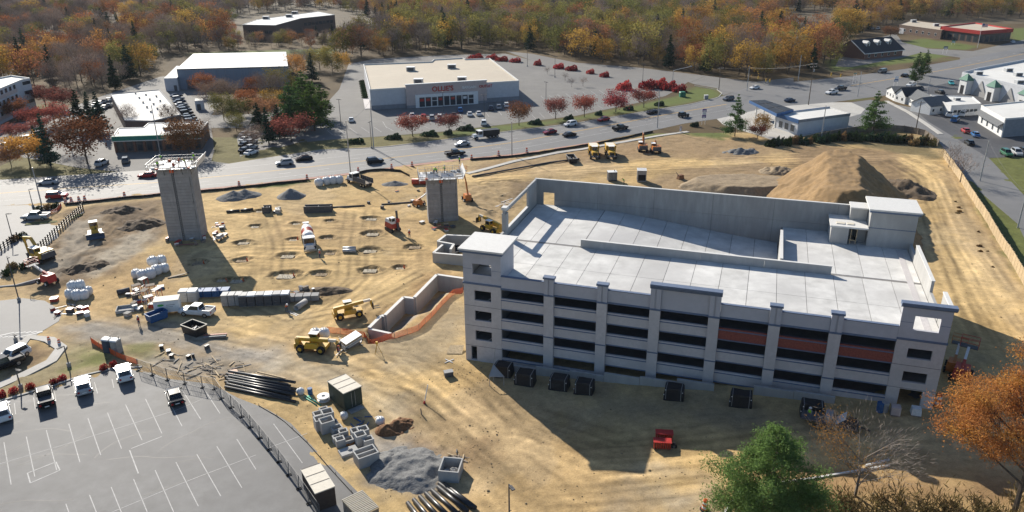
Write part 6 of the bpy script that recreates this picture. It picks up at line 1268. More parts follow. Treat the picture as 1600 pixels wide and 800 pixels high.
def excavator(px, py, hx, hy, m, label, s=1.0, swing=0.0, pose=((2.4, 4.0), (4.9, 3.9), (4.6, .9))):
    t = put('excavator', px, py, hx, hy, label, 'excavator', None, s)
    for y in (-1.15, 1.15): track(t, y, 3.0, .45)
    K(t, 'undercarriage', MB().box(-1.0, 1.0, -.85, .85, .5, .95), M['dkgrey']); K(t, 'slew_ring', MB().cyl((0, 0, .95), (0, 0, 1.1), .7, n=14), M['dkgrey'])
    h = K(t, 'engine_house', MB().tbox(-2.3, .6, -1.35, .1, 1.103, 2.25, .08, .08).tbox(-2.3, -.7, .1, 1.35, 1.103, 2.25, .05, .08), m); MB().tbox(-2.75, -2.3, -1.3, 1.3, 1.1, 2.1, .1, .15).build('counterweight', M['dkgrey'], h)
    MB().cyl((-1.6, -.6, 2.25), (-1.6, -.6, 2.75), .07).build('exhaust_stack', M['black_steel'], h)
    cab_box(t, -.65, 1.2, .15, 1.3, 1.103, 2.75, m); (ax, az), (bx, bz), (cx_, cz) = pose
    K(t, 'boom', MB().bar((.6, -.2, 1.7), (ax, -.2, az), .38, .55).bar((ax, -.2, az), (bx, -.2, bz), .34, .42), m); K(t, 'stick', MB().bar((bx - .1, -.2, bz + .2), (cx_, -.2, cz), .28, .36), m)
    K(t, 'hydraulic_ram', MB().cyl((.9, -.5, 1.4), (ax - .3, -.5, az - .5), .08), M['chrome']); K(t, 'hydraulic_ram', MB().cyl((ax, -.2, az + .4), (bx, -.2, bz + .45), .08), M['chrome'])
    K(t, 'bucket', MB().xprism([(cx_ + .25, cz + .1), (cx_ - .15, cz - .75), (cx_ - .85, cz - .65), (cx_ - .75, cz - .45), (cx_ - .3, cz - .4), (cx_ - .1, cz + .1)], -.7, .3), M['dkgrey']); return t
excavator(66, 408, 38, 400, M['yellow'], 'yellow excavator with raised arm beside the black rail fence', 1.05, 0, ((2.2, 3.9), (4.6, 3.6), (4.0, .7)))
excavator(1004, 236, 998, 218, M['morange'], 'orange excavator with arm raised, parked behind the garage', .95, 0, ((2.0, 4.4), (3.6, 4.8), (3.4, 2.2)))
excavator(1024, 238, 1012, 220, M['morange'], 'orange excavator with arm folded low, parked beside the other', .95, 0, ((2.0, 2.9), (3.4, 2.4), (2.9, .9)))
def dozer(px, py, hx, hy, label):
    t = put('bulldozer', px, py, hx, hy, label, 'bulldozer')
    for y in (-1.0, 1.0): track(t, y, 2.6, .5, .6)
    K(t, 'hull', MB().tbox(-1.5, 1.6, -.6, .6, .6, 1.75, .1, .05), M['yellow']); cab_box(t, -1.2, .3, -.75, .75, 1.753, 3.0, M['yellow'], .15)
    K(t, 'blade', MB().xprism([(2.2, .1), (2.45, .1), (2.25, .6), (2.4, 1.25), (2.2, 1.25), (2.05, .6)], -1.7, 1.7), M['navy'])
    for y in (-1.35, 1.35): K(t, 'push_arm', MB().bar((-.2, y, .6), (2.1, y, .5), .15, .2), M['yellow'])
    K(t, 'exhaust_stack', MB().cyl((1.0, .25, 1.7), (1.0, .25, 2.5), .06), M['black_steel']); K(t, 'ripper', MB().bar((-1.9, 0, 1.0), (-2.3, 0, .2), .2, .3).box(-2.0, -1.5, -.5, .5, .8, 1.1), M['dkgrey'])
dozer(150, 370, 152, 392, 'yellow bulldozer with blue blade on the churned ground')
def telehandler(px, py, hx, hy, label, lift=.0, s=1.0, m=None):
    m = m or M['yellow']; t = put('telehandler', px, py, hx, hy, label, 'telehandler', None, s)
    K(t, 'chassis', MB().box(-2.4, 2.3, -.75, .75, .6, 1.15).box(-2.6, -2.4, -.9, .9, .5, 1.3), m)
    for x in (-1.6, 1.6):
        for y in (-1.0, 1.0): wheel(t, x, y, .62, .45, m)
    cab_box(t, -.6, .9, .15, 1.05, 1.153, 2.55, m); K(t, 'engine_cover', MB().tbox(-.9, 1.3, -1.15, -.55, .8, 1.6, .15, .05), m)
    z = 2.0 + lift; K(t, 'boom', MB().bar((-2.4, -.2, 1.9), (2.6, -.2, z), .5, .55), m); K(t, 'inner_boom', MB().bar((2.55, -.2, z), (3.8, -.2, z + lift * .25), .36, .4), M['cream'])
    K(t, 'boom_pivot', MB().box(-2.5, -1.9, -.6, .2, 1.15, 2.1), m); K(t, 'boom_head', MB().bar((3.8, -.2, z + lift * .25), (4.1, -.2, z - 1.2), .34, .4), m)
    K(t, 'carriage', MB().box(4.05, 4.2, -.85, .55, z - 1.5, z - .4), M['black_steel'])
    for y in (-.6, .25): K(t, 'fork', MB().box(4.2, 5.4, y, y + .14, z - 1.5, z - 1.42), M['black_steel'])
    return t
telehandler(545, 494, 590, 486, 'yellow telehandler parked beside the stepped retaining wall', .4, .95)
telehandler(490, 546, 560, 552, 'yellow telehandler carrying a load, nearest the gravel haul road', .0, 1.0)
telehandler(768, 362, 740, 352, 'yellow telehandler half hidden behind the roofed corner of the garage', .5, 1.0)
def tipper(px, py, hx, hy, label):
    t = put('articulated_dump_truck', px, py, hx, hy, label, 'dump truck', 'yellow dump trucks behind the garage')
    K(t, 'bonnet', MB().tbox(1.9, 4.0, -.9, .9, 1.0, 2.1, .15, .1), M['yellow']); K(t, 'bumper', MB().box(3.9, 4.2, -1.2, 1.2, .7, 1.2), M['dkgrey']); K(t, 'grille', MB().box(3.98, 4.05, -.6, .6, 1.25, 1.85), M['black_steel'])
    cab_box(t, .6, 2.0, -.8, .8, 1.5, 3.1, M['yellow'], .2); K(t, 'front_frame', MB().box(.2, 4.0, -.6, .6, .8, 1.3), M['dkgrey']); K(t, 'rear_frame', MB().box(-4.2, .1, -.5, .5, .9, 1.3), M['dkgrey'])
    K(t, 'tipper_body', MB().loft([[(.3, -1.3, 1.5), (.3, 1.3, 1.5), (.5, 1.45, 3.0), (.5, -1.45, 3.0)], [(-3.2, -1.3, 1.3), (-3.2, 1.3, 1.3), (-3.2, 1.45, 2.7), (-3.2, -1.45, 2.7)], [(-4.7, -1.2, 2.0), (-4.7, 1.2, 2.0), (-4.9, 1.3, 2.6), (-4.9, -1.3, 2.6)]]), M['yellow']); K(t, 'tipper_bed', MB().add([(.3, -1.2, 3.02), (.3, 1.2, 3.02), (-4.7, 1.1, 2.66), (-4.7, -1.1, 2.66)], [(0, 1, 2, 3)]), M['cream'])
    for x in (2.9, -1.4, -3.2):
        for y in (-1.15, 1.15): wheel(t, x, y, .75, .55)
    for y in (-.6, .6): K(t, 'headlight', MB().box(4.2, 4.24, y - .15, y + .15, .95, 1.1), M['lamp'])
tipper(928, 244, 934, 262, 'yellow articulated dump truck parked nearer the black skip'); tipper(954, 244, 961, 262, 'yellow articulated dump truck parked nearer the orange excavators')
def truck_cab(t, x, m):
    K(t, 'bonnet', MB().tbox(x + 1.5, x + 2.9, -.8, .8, .75, 1.65, .12, .1), m); c = cab_box(t, x, x + 1.6, -1.1, 1.1, .8, 2.6, m, .3); K(t, 'bumper', MB().box(x + 2.9, x + 3.05, -1.15, 1.15, .45, .85), M['chrome'])
    for y in (-.75, .75): K(t, 'headlight', MB().box(x + 2.88, x + 2.93, y - .14, y + .14, .95, 1.15), M['lamp'])
    for y in (-1.0, 1.0): K(t, 'exhaust_stack', MB().cyl((x - .1, y, .8), (x - .1, y, 3.0), .07), M['chrome'])
p = G2(758, 216); i = int(np.argmin(((RP - p) ** 2).sum(1))); tt = (RP[i - 1] - RP[i + 1]); q = PJ(p[0] + tt[0], p[1] + tt[1])
t = put('dump_truck', 758, 216, q[0], q[1], 'white cabbed dump truck with black body on the main road', 'dump truck')
truck_cab(t, 1.2, CP_['white']); K(t, 'frame', MB().box(-4.3, 2.0, -.45, .45, .6, .95), M['black_steel']); K(t, 'dump_body', MB().add([(-4.4, -1.2, 1.0), (.8, -1.2, 1.0), (.8, 1.2, 1.0), (-4.4, 1.2, 1.0), (-4.5, -1.25, 2.5), (1.0, -1.25, 2.7), (1.0, 1.25, 2.7), (-4.5, 1.25, 2.5)], [(3, 2, 1, 0), (4, 5, 6, 7), (0, 1, 5, 4), (1, 2, 6, 5), (2, 3, 7, 6), (3, 0, 4, 7)]), M['black_steel'])
for k in range(6): K(t, 'body_rib', MB().box(-4.2 + k, -4.08 + k, -1.3, -1.24, 1.0, 2.5), M['dkgrey'])
for x in (3.2, -1.2, -2.4, -3.6):
    for y in (-1.0, 1.0): wheel(t, x, y, .5, .35, M['chrome'])
t = put('concrete_mixer', 483, 384, 487, 402, 'concrete mixer truck with red and white drum among the footing pits', 'mixer truck')
truck_cab(t, 1.6, CP_['white']); K(t, 'frame', MB().box(-4.6, 2.2, -.45, .45, .6, .95), M['dkgrey'])
drum = [(-3.9, .55, 2.7), (-3.2, 1.0, 2.55), (-1.6, 1.22, 2.3), (-.2, 1.1, 2.15), (1.0, .6, 2.0)]; rg = lambda x, r, z: [(x + .12 * r * math.sin(a), r * math.cos(a), z + r * math.sin(a)) for a in [2 * PI * k / 14 for k in range(14)]]
for k in range(4):
    K(t, 'drum_band', MB().loft([rg(*drum[k]), rg(*drum[k + 1])], cap=k in (0, 3)), [M['mred'], M['tarp'], M['mred'], M['tarp']][k], True)
K(t, 'hopper', MB().loft([[(-4.3, -.35, 2.9), (-3.7, -.35, 2.9), (-3.7, .35, 2.9), (-4.3, .35, 2.9)], [(-4.5, -.6, 3.5), (-3.6, -.6, 3.5), (-3.6, .6, 3.5), (-4.5, .6, 3.5)]]), M['tarp']); K(t, 'chute', MB().bar((-4.3, 0, 2.3), (-5.8, .5, 1.1), .5, .12), M['chrome']); K(t, 'drum_pedestal', MB().box(-4.1, -3.6, -.6, .6, .95, 2.0).box(.8, 1.2, -.6, .6, .95, 1.5), M['mred'])
for x in (3.5, -1.4, -2.6, -3.8):
    for y in (-1.0, 1.0): wheel(t, x, y, .5, .35, M['chrome'])
t = put('drill_rig', 614, 360, 626, 366, 'red and white tracked drilling rig with dark mast beside the pits', 'drill rig')
for y in (-.9, .9): track(t, y, 2.2, .38, .45)
K(t, 'machine_deck', MB().tbox(-1.6, 1.2, -1.0, 1.0, .8, 1.9, .15, .1), M['mred']); K(t, 'engine_cover', MB().tbox(-1.5, .2, -.9, .9, 1.903, 2.6, .2, .1), M['tarp']); cab_box(t, .2, 1.3, -.9, .0, 1.903, 3.1, M['tarp'], .1); K(t, 'mast', MB().bar((1.5, .4, .3), (1.2, .4, 4.6), .35, .35), M['dkgrey']); K(t, 'drill_head', MB().box(1.3, 1.9, .15, .65, 2.2, 3.0), M['mred'])
def boom_lift(px, py, hx, hy, label, m, up=1.0, s=1.0, cat='boom lift'):
    t = put('boom_lift', px, py, hx, hy, label, cat, None, s); K(t, 'chassis', MB().tbox(-1.3, 1.3, -.8, .8, .4, .9, .1, .1), m)
    for x in (-1.0, 1.0):
        for y in (-.9, .9): wheel(t, x, y, .42, .32, M['tarp'])
    K(t, 'turntable', MB().tbox(-1.4, .6, -.8, .8, .903, 1.7, .15, .1), m); a = (-.9, 0, 1.5); b = (.6, 0, 1.8 + 3.4 * up); c = (2.6, 0, 2.4 + 5.2 * up)
    K(t, 'lower_boom', MB().bar(a, b, .32, .36), m); K(t, 'upper_boom', MB().bar(b, c, .26, .3), M['tarp'] if up < .5 else m)
    K(t, 'basket_floor', MB().box(c[0], c[0] + .9, -.9, .9, c[2] - .1, c[2]), M['dkgrey']); rl = MB()
    for y in (-.9, .9):
        for x in (0, .9): rl.bar((c[0] + x, y, c[2]), (c[0] + x, y, c[2] + 1.1), .05)
    for z in (.55, 1.1): rl.bar((c[0], -.9, c[2] + z), (c[0] + .9, -.9, c[2] + z), .05).bar((c[0], .9, c[2] + z), (c[0] + .9, .9, c[2] + z), .05).bar((c[0], -.9, c[2] + z), (c[0], .9, c[2] + z), .05).bar((c[0] + .9, -.9, c[2] + z), (c[0] + .9, .9, c[2] + z), .05)
    K(t, 'basket_rail', rl, m); return t
boom_lift(730, 315, 722, 306, 'orange boom lift raised beside the shorter lift core', M['morange'], .75)
boom_lift(1500, 592, 1508, 570, 'red boom lift folded in the shade beside the end of the garage', M['mred'], .05, 1.15); boom_lift(1488, 580, 1494, 560, 'orange boom lift folded behind the red one', M['morange'], .05, 1.0)
boom_lift(76, 445, 58, 440, 'red and white boom lift folded beside the yellow excavator', M['red'], .05, 1.1)
boom_lift(655, 322, 668, 318, 'small orange lift at the foot of the shorter lift core', M['morange'], .05, .9)
t = put('flatbed_truck', 560, 288, 548, 284, 'white flatbed truck with dark stake sides near the road', 'truck')
truck_cab(t, .8, CP_['white']); K(t, 'flat_bed', MB().box(-4.8, .6, -1.2, 1.2, 1.0, 1.2), M['old_wood']); K(t, 'frame', MB().box(-4.6, 1.4, -.4, .4, .6, .97), M['black_steel'])
for y in (-1.2, 1.14):
    for k in range(6): K(t, 'stake_panel', MB().box(-4.75 + k * .9, -3.95 + k * .9, y, y + .06, 1.203, 2.2), M['dkgrey'])
for x in (2.7, -2.6, -3.7):
    for y in (-1.0, 1.0): wheel(t, x, y, .48, .35, M['chrome'])
t = put('flatbed_truck', 1296, 665, 1330, 672, 'dark flatbed trailer in the garage shade beside the near pine', 'trailer')
K(t, 'deck', MB().box(-3.2, 3.0, -1.1, 1.1, .8, .95), M['dkgrey']); K(t, 'drawbar', MB().bar((3.0, 0, .8), (4.3, 0, .6), .18), M['black_steel']); K(t, 'load', MB().box(-.6, .2, -.9, .9, .953, 1.7), M['grey']); K(t, 'ramp', MB().add([(.6, -.9, .96), (1.6, -.9, 1.9), (1.6, .9, 1.9), (.6, .9, .96)], [(0, 1, 2, 3)]), M['tarp']); K(t, 'load', MB().box(1.9, 2.8, -.8, .8, .953, 1.4), M['black_steel'])
for x in (-1.2, -.1):
    for y in (-1.2, 1.2): wheel(t, x, y, .42, .3, M['chrome'])
# ---------------------------------------------------------------- heaps of soil and stone
def heap(name, cx, cy, rx, ry, h, rz, label, material, cat='dirt pile', flat=.0, seed=1, skew=0., rough=.12, n=44, ridge=None, power=1.0, lump=1.0):
    """mound with an uneven surface standing on the ground; flat = share of the radius that stays level on top"""
    g = np.linspace(-1.15, 1.15, n); A, B = np.meshgrid(g, g); r = np.hypot(A, B)
    if ridge: r = np.hypot(A, np.maximum(0, np.abs(B) - ridge) / (1 - ridge))
    ca, sa = math.cos(rz), math.sin(rz); X = cx + A * rx * ca - B * ry * sa; Y = cy + A * rx * sa + B * ry * ca
    r = r + (fbm(X, Y, 2.8, 3, seed) - .5) * .22 * lump; t = np.clip((1 - r) / (1 - flat + 1e-6), 0, 1)
    Z = h * t ** power + (fbm(X, Y, 1.3, 4, seed + 5) - .5) * h * rough * 2 * np.clip(t * 4, 0, 1) - .25 * (t <= 0)
    base = gzn(X, Y); V = np.stack([X - cx, Y - cy, base + Z - gz(cx, cy) - .04], -1).reshape(-1, 3); idx = np.arange(n * n).reshape(n, n)
    F = np.stack([idx[:-1, :-1], idx[:-1, 1:], idx[1:, 1:], idx[1:, :-1]], -1).reshape(-1, 4); tt = t.reshape(-1); F = F[(tt[F] > 0).any(1)]
    me = bpy.data.meshes.new(name); me.from_pydata(V.tolist(), [], F.tolist()); me.materials.append(material); me.polygons.foreach_set('use_smooth', [True] * len(me.polygons)); me.update()
    return tag(link(name, me, None, (cx, cy, gz(cx, cy))), label, cat)
M['soil'] = mat('spoil_soil', (.27, .172, .078), .95, .16, 1.6, bump=.6, bscale=2.5, dirt=(.2, .13, .062), streak=(1, 1, .5))
M['soil_dark'] = mat('dark_spoil', (.125, .09, .058), .95, .18, 1.6, bump=.7, bscale=2.5)
M['soil_pale'] = mat('pale_spoil', (.29, .22, .14), .95, .14, 1.6, bump=.5, bscale=2.5)
M['stone'] = mat('crushed_stone', (.19, .19, .185), .95, .2, 5, bump=.8, bscale=7)
def hp(name, px, py, *a, **k): p = G2(px, py); return heap(name, p[0], p[1], *a, **k)
a = np.array(Gz(1312, 240, 7.5))[:2]; b = np.array(Gz(1322, 318, 9.6))[:2]; c = (a + b) / 2
hp_ = heap('dirt_mound', c[0], c[1], 15.5, np.linalg.norm(b - a) / 2 + 9, 9.8, math.atan2(b[1] - a[1], b[0] - a[0]) - PI / 2, 'huge brown dirt mound with a flattened crest behind the garage lift tower', M['soil'], 'dirt mound', .2, 4, rough=.03, n=110, ridge=.45, lump=.7)
hp('dirt_pile', 1165, 292, 16, 8, 1.8, -.1, 'broad flat topped soil stockpile behind the garage wall', M['soil_pale'], flat=.72, seed=9, n=60, rough=.08)
hp('dirt_pile', 1412, 296, 5.5, 9, 2.4, .3, 'dark lumpy spoil heap at the foot of the huge mound', M['soil_dark'], seed=12, rough=.35)
hp('dirt_pile', 1215, 268, 5, 4, 1.6, .2, 'rubbly soil heap left of the huge mound', M['soil_pale'], seed=14, rough=.5)
hp('rubble_pile', 1158, 238, 5.5, 3, 1.3, .1, 'grey rubble heap at the edge of the brush', M['stone'], 'rubble pile', seed=15, rough=.6)
hp('gravel_pile', 366, 309, 4.2, 3.2, 1.7, .1, 'dark gravel heap beside the road behind the taller core', M['stone'], 'gravel pile', seed=21); hp('gravel_pile', 384, 306, 4.0, 3.0, 1.6, .1, 'gravel heap joined to the dark one behind the taller core', M['stone'], 'gravel pile', seed=22)
hp('gravel_pile', 455, 307, 3.6, 3.2, 2.1, .1, 'grey gravel heap alone near the white bags', M['stone'], 'gravel pile', seed=23)
hp('dirt_pile', 222, 353, 5.0, 3.2, 1.7, .5, 'dark soil heap left of the taller core', M['soil_dark'], seed=24, rough=.3); hp('dirt_pile', 190, 331, 4.5, 2.6, 1.2, .3, 'low dark heap by the fence end', M['soil_dark'], seed=25, rough=.4); hp('dirt_pile', 130, 420, 4.5, 2.5, 1.2, .6, 'churned dark bank beside the yellow excavator', M['soil_dark'], seed=26, rough=.5)
hp('dirt_pile', 617, 288, 3.5, 2, 1.0, 0, 'small grey brown heap by the curved black edging', M['stone'], seed=27); hp('dirt_pile', 508, 455, 5, 2.0, .9, .1, 'low brown bank behind the block stacks', M['soil_dark'], seed=28, rough=.4)
hp('gravel_pile', 640, 732, 4.9, 4.4, .7, .3, 'wide grey stone dust heap near the precast boxes', M['stone'], 'gravel pile', flat=.5, seed=29, rough=.5, n=70, lump=2.0); hp('gravel_pile', 605, 725, 2.0, 2.6, .9, .3, 'smaller grey heap touching the wide stone dust heap', M['stone'], 'gravel pile', seed=30, rough=.3); hp('dirt_pile', 618, 668, 2.6, 1.9, 1.1, .4, 'rusty brown scrap heap behind the precast boxes', mat('rusty_scrap', (.22, .11, .05), .9, .3, 4, bump=.8, bscale=5), seed=31, rough=.7)
# ---------------------------------------------------------------- small makers
def thing(name, px, py, rz, label, cat, group=None, hx=None): p = GP(px, py); return empty(name, p, rz, label, cat, group)
def dirpx(px, py, hx, hy): a = G(px, py); b = G(hx, hy); return math.atan2(b.y - a.y, b.x - a.x)
def pallet(t, x, y, z=0., w_=1.1): 
    for k in range(3): MB().box(x - w_ / 2, x + w_ / 2, y - .5 + k * .45, y - .4 + k * .45, z, z + .1).build('pallet_bearer', M['old_wood'], t)
    MB().box(x - w_ / 2, x + w_ / 2, y - .5, y + .55, z + .103, z + .14).build('pallet_deck', M['old_wood'], t)
def bag_mesh(seed): return MB().loft([[(math.cos(2 * PI * i / 10) * r * (1 + .1 * math.sin(i * 2.3 + seed)), math.sin(2 * PI * i / 10) * r * (1 + .1 * math.cos(i * 1.7 + seed)), z) for i in range(10)] for r, z in ((.42, 0), (.55, .2), (.58, .55), (.5, .85), (.22, .98))])
def bulk_bag(px, py, label, group, s=1.0, z=0.):
    t = thing('bulk_bag', px, py, random.uniform(0, 3), label, 'bag', group); t.location.z += z; t.scale = (s, s, s); bag_mesh(random.random() * 6).build('sack', M['tarp'], t, True)
    for a in (0, 1.57, 3.14, 4.7): MB().bar((math.cos(a) * .35, math.sin(a) * .35, .85), (math.cos(a) * .15, math.sin(a) * .15, 1.15), .05).build('lifting_loop', M['white_paint'], t)
for i, (px, py) in enumerate(((499, 290), (511, 288), (521, 287), (531, 286))): bulk_bag(px, py, 'tall white bag of the four in a row beside the road', 'white bags in a row by the road', 1.9)
for i, (px, py, z, s) in enumerate(((112, 466, 0, 1.7), (122, 468, 0, 1.7), (132, 467, 0, 1.6), (117, 460, .9, 1.6), (128, 459, .9, 1.6), (138, 461, 0, 1.5))): bulk_bag(px, py, 'white bag in the heap beside the drop-off drive', 'white bags by the drop-off drive', s, z)
for i, (px, py, z, s) in enumerate(((214, 434, 0, 1.6), (224, 436, 0, 1.7), (236, 434, 0, 1.8), (246, 428, 0, 1.8), (241, 420, .8, 1.7), (254, 416, .5, 1.7), (258, 424, 0, 1.6))): bulk_bag(px, py, 'white bag in the cluster near the red shoring frames', 'white bags near the shoring frames', s, z)
for px, py in ((494, 531), (507, 531)): bulk_bag(px, py, 'white bag standing behind the loaded telehandler', 'pair of white bags behind the telehandler', 1.5, .5)
# portable toilets
for px, py, m_, w_ in ((171, 549, M['navy'], 'blue portable toilet, left of the pair behind the orange mesh'), (184, 551, M['grey'], 'grey portable toilet, right of the pair behind the orange mesh')):
    t = thing('portable_toilet', px, py, -.25, w_, 'toilet', 'pair of portable toilets'); MB().tbox(-.56, .56, -.56, .56, 0, 2.05, .03, .03).build('shell', m_, t); MB().yprism([(-.6, 2.053), (.6, 2.053), (.5, 2.22), (0, 2.32), (-.5, 2.22)], -.6, .6).build('roof', M['tarp'], t); d = MB().box(-.38, .38, -.60, -.565, .12, 1.95).build('door', m_, t); MB().box(.24, .3, -.63, -.603, .95, 1.1).build('handle', M['black_steel'], d); MB().cyl((.35, .35, 2.2), (.35, .35, 2.6), .06).build('vent_pipe', M['black_steel'], t)
# precast concrete boxes
def box_frame(mb, x, y, z, t_): return mb.box(-x, x, -y, -y + t_, 0, z).box(-x, x, y - t_, y, 0, z).box(-x, -x + t_, -y + t_ + .001, y - t_ - .001, 0, z).box(x - t_, x, -y + t_ + .001, y - t_ - .001, 0, z).box(-x + t_, x - t_, -y + t_, y - t_, 0, .12)
def precast(px, py, sx, sy, sz, label, rz=.45, z=0., lip=False, group='precast concrete boxes by the lot edge'):
    t = thing('precast_box', px, py, rz, label, 'concrete box', group); t.location.z += z; box_frame(MB(), sx / 2, sy / 2, sz, .15).build('shell', M['concrete'], t)
    if lip: MB().box(-sx / 2 + .16, sx / 2 - .16, -.07, .07, .13, sz - .05).build('divider', M['concrete'], t)
    return t
PB = [(502, 668, 1.5, 1.3, 1.5), (512, 673, 1.7, 1.4, 1.6), (498, 656, 1.2, 1.1, 1.1), (513, 659, 1.4, 1.3, 1.7), (507, 650, 1.1, 1.0, 1.1), (522, 668, 1.0, 1.0, .9), (527, 677, 1.3, 1.1, .9), (537, 683, 1.1, .9, 1.0), (527, 690, 1.0, .9, .8), (532, 696, 1.1, 1.0, 1.0), (545, 692, 1.1, 1.0, .6), (557, 684, 1.2, 1.1, 1.2), (568, 684, 1.3, 1.2, 1.4), (564, 693, 1.3, 1.2, 1.4), (576, 697, 1.2, 1.0, 1.1)]
for i, (px, py, sx, sy, sz) in enumerate(PB): precast(px, py, sx, sy, sz, 'open precast concrete box in the jumble beside the lot edge', .5 + random.uniform(-.06, .06))
precast(573, 722, 2.5, 1.9, 1.5, 'largest open precast box with a divider, nearest the grey stone heap', .55, 0, True, None)
t = precast(705, 742, 2.3, 2.6, 1.5, 'open concrete chamber full of rubble near the black pipes', -.15, 0, False, None)
for k in range(6): MB().ball((random.uniform(-.7, .7), random.uniform(-.8, .8), .5 + random.uniform(0, .6)), .35, .3, .25, 7, 4, .25).build('rubble_lump', random.choice([M['conc_dark'], M['stone'], M['concrete']]), t)
tag(MB().pipe((0, 0, .0), (0, 0, .25), .55, .40, 16).build('pipe_ring', M['morange'], None, loc=GP(547, 694)), 'flat orange ring lying among the precast boxes', 'pipe ring')
t = thing('concrete_slab', 545, 707, .55, 'flat concrete slab beside the precast boxes', 'concrete slab'); MB().tbox(-1.1, 1.1, -.75, .75, 0, .3, .05, .05).build('slab', M['concrete'], t); MB().ball((.2, 0, .35), .3, .25, .12).build('lifting_knob', M['conc_dark'], t)
# containers
def container(px, py, hx, hy, L, W_, H_, label, wall, roofm, door=True, ribs=8, cat='container'):
    a = GP(px, py); t = empty('site_container', a, dirpx(px, py, hx, hy), label, cat); MB().box(-L / 2, L / 2, -W_ / 2, W_ / 2, .1, H_).build('shell', wall, t); MB().box(-L / 2 - .06, L / 2 + .06, -W_ / 2 - .06, W_ / 2 + .06, H_ + .002, H_ + .12).build('roof', roofm, t)
    for k in range(ribs):
        x = -L / 2 + L * (k + .5) / ribs
        for s_ in (-1, 1): MB().box(x - .06, x + .06, s_ * W_ / 2 - .02, s_ * W_ / 2 + .02, .2, H_ - .1).build('wall_rib', wall, t)
    for k in range(3): MB().box(-L / 2 + L * k / 3 - .03, -L / 2 + L * k / 3 + .03, -W_ / 2, W_ / 2, H_ + .122, H_ + .15).build('roof_seam', M['old_wood'], t)
    if door:
        for s_ in (-1, 1):
            d = MB().box(L / 2 + .002, L / 2 + .04, -W_ / 2 * .92 if s_ < 0 else .03, -.03 if s_ < 0 else W_ / 2 * .92, .2, H_ - .12).build('door', M['dkgreen'], t); MB().cyl((L / 2 + .07, s_ * .25, .3), (L / 2 + .07, s_ * .25, H_ - .2), .025).build('lock_bar', M['steel'], d)
    for x in (-L / 2 + .3, L / 2 - .3): MB().box(x - .15, x + .15, -W_ / 2, W_ / 2, -.1, .1).build('skid', M['old_wood'], t)
    return t
t = container(541, 628, 556, 640, 4.0, 2.6, 2.6, 'dark green site container with pale roof in the middle of the yard', M['dkgreen'], M['cream']); MB().box(2.1, 3.0, -1.0, .9, -.05, .12).build('entry_ramp', M['steel'], t)
container(500, 776, 512, 796, 4.6, 2.1, 2.4, 'dark brown container with pale roof standing in the lot', mat('brown_steel', (.06, .045, .038), .7, .15, 3), M['cream'], False)
t = container(566, 815, 580, 830, 3.4, 2.3, 2.2, 'tan corrugated shed roof at the bottom edge', M['old_wood'], M['wood'], False)
for k in range(14): MB().box(-1.7 + k * .245, -1.62 + k * .245, -1.2, 1.2, 2.322, 2.37).build('corrugation', M['cream'], t)
t = container(1002, 283, 1004, 292, 2.4, 2.2, 2.9, 'small white roofed box unit with open front behind the garage', M['grey'], M['tarp'], False); MB().box(1.202, 1.23, -.9, .9, .4, 1.9).build('opening', M['dark'], t)  # open front is a near-black slab with painted inside shade
t = thing('generator', 956, 282, .1, 'dark ribbed generator behind the garage wall', 'generator'); MB().box(-1.1, 1.1, -.9, .9, .1, 2.3).build('casing', M['dkgrey'], t)
for k in range(6): MB().box(-.95 + k * .33, -.78 + k * .33, -.95, -.902, .4, 2.1).build('louvre', M['grey'], t)
MB().box(-1.15, 1.15, -.95, .95, 2.303, 2.4).build('lid', M['tarp'], t); MB().cyl((.6, 0, 2.4), (.6, 0, 2.75), .1).build('exhaust_stack', M['black_steel'], t)
# skips
def skip(px, py, hx, hy, L, W_, H_, label, m, rim=None, fill=None):
    t = empty('skip', GP(px, py), dirpx(px, py, hx, hy), label, 'dumpster')
    for A in (((-L / 2, -W_ / 2), (L / 2, -W_ / 2)), ((L / 2, W_ / 2), (-L / 2, W_ / 2)), ((L / 2, -W_ / 2), (L / 2, W_ / 2)), ((-L / 2, W_ / 2), (-L / 2, -W_ / 2))):
        (x0, y0), (x1, y1) = A; MB().add([(x0 * .92, y0 * .9, .15), (x1 * .92, y1 * .9, .15), (x1, y1, H_), (x0, y0, H_), (x0 * .88, y0 * .84, .15), (x1 * .88, y1 * .84, .15), (x1 * .95, y1 * .93, H_), (x0 * .95, y0 * .93, H_)], [(0, 1, 2, 3), (7, 6, 5, 4), (3, 2, 6, 7)]).build('side_plate', m, t)
        MB().bar((x0, y0, H_ + .04), (x1, y1, H_ + .04), .12, .1).build('rim', rim or m, t)
    MB().box(-L / 2 * .9, L / 2 * .9, -W_ / 2 * .88, W_ / 2 * .88, .1, .2).build('floor_plate', m, t)
    for k in range(7): MB().bar((random.uniform(-L * .38, L * .38), random.uniform(-W_ * .35, W_ * .35), H_ * .55), (random.uniform(-L * .38, L * .38), random.uniform(-W_ * .35, W_ * .35), H_ * .7), .18, .1).build('scrap', fill or random.choice([M['wood'], M['tarp'], M['grey'], M['old_wood']]), t)
    return t
skip(305, 520, 322, 526, 3.4, 2.2, 1.5, 'black open skip with pale rim and scrap, before the white pickup', M['black_steel'], M['cream']); skip(893, 252, 900, 262, 5.0, 2.2, 1.4, 'black open skip beside the yellow dump trucks', M['black_steel'], M['grey']); skip(246, 500, 262, 494, 3.0, 1.7, 1.3, 'blue skip beside the white box trailer', M['blue'], M['blue'], M['tarp'])
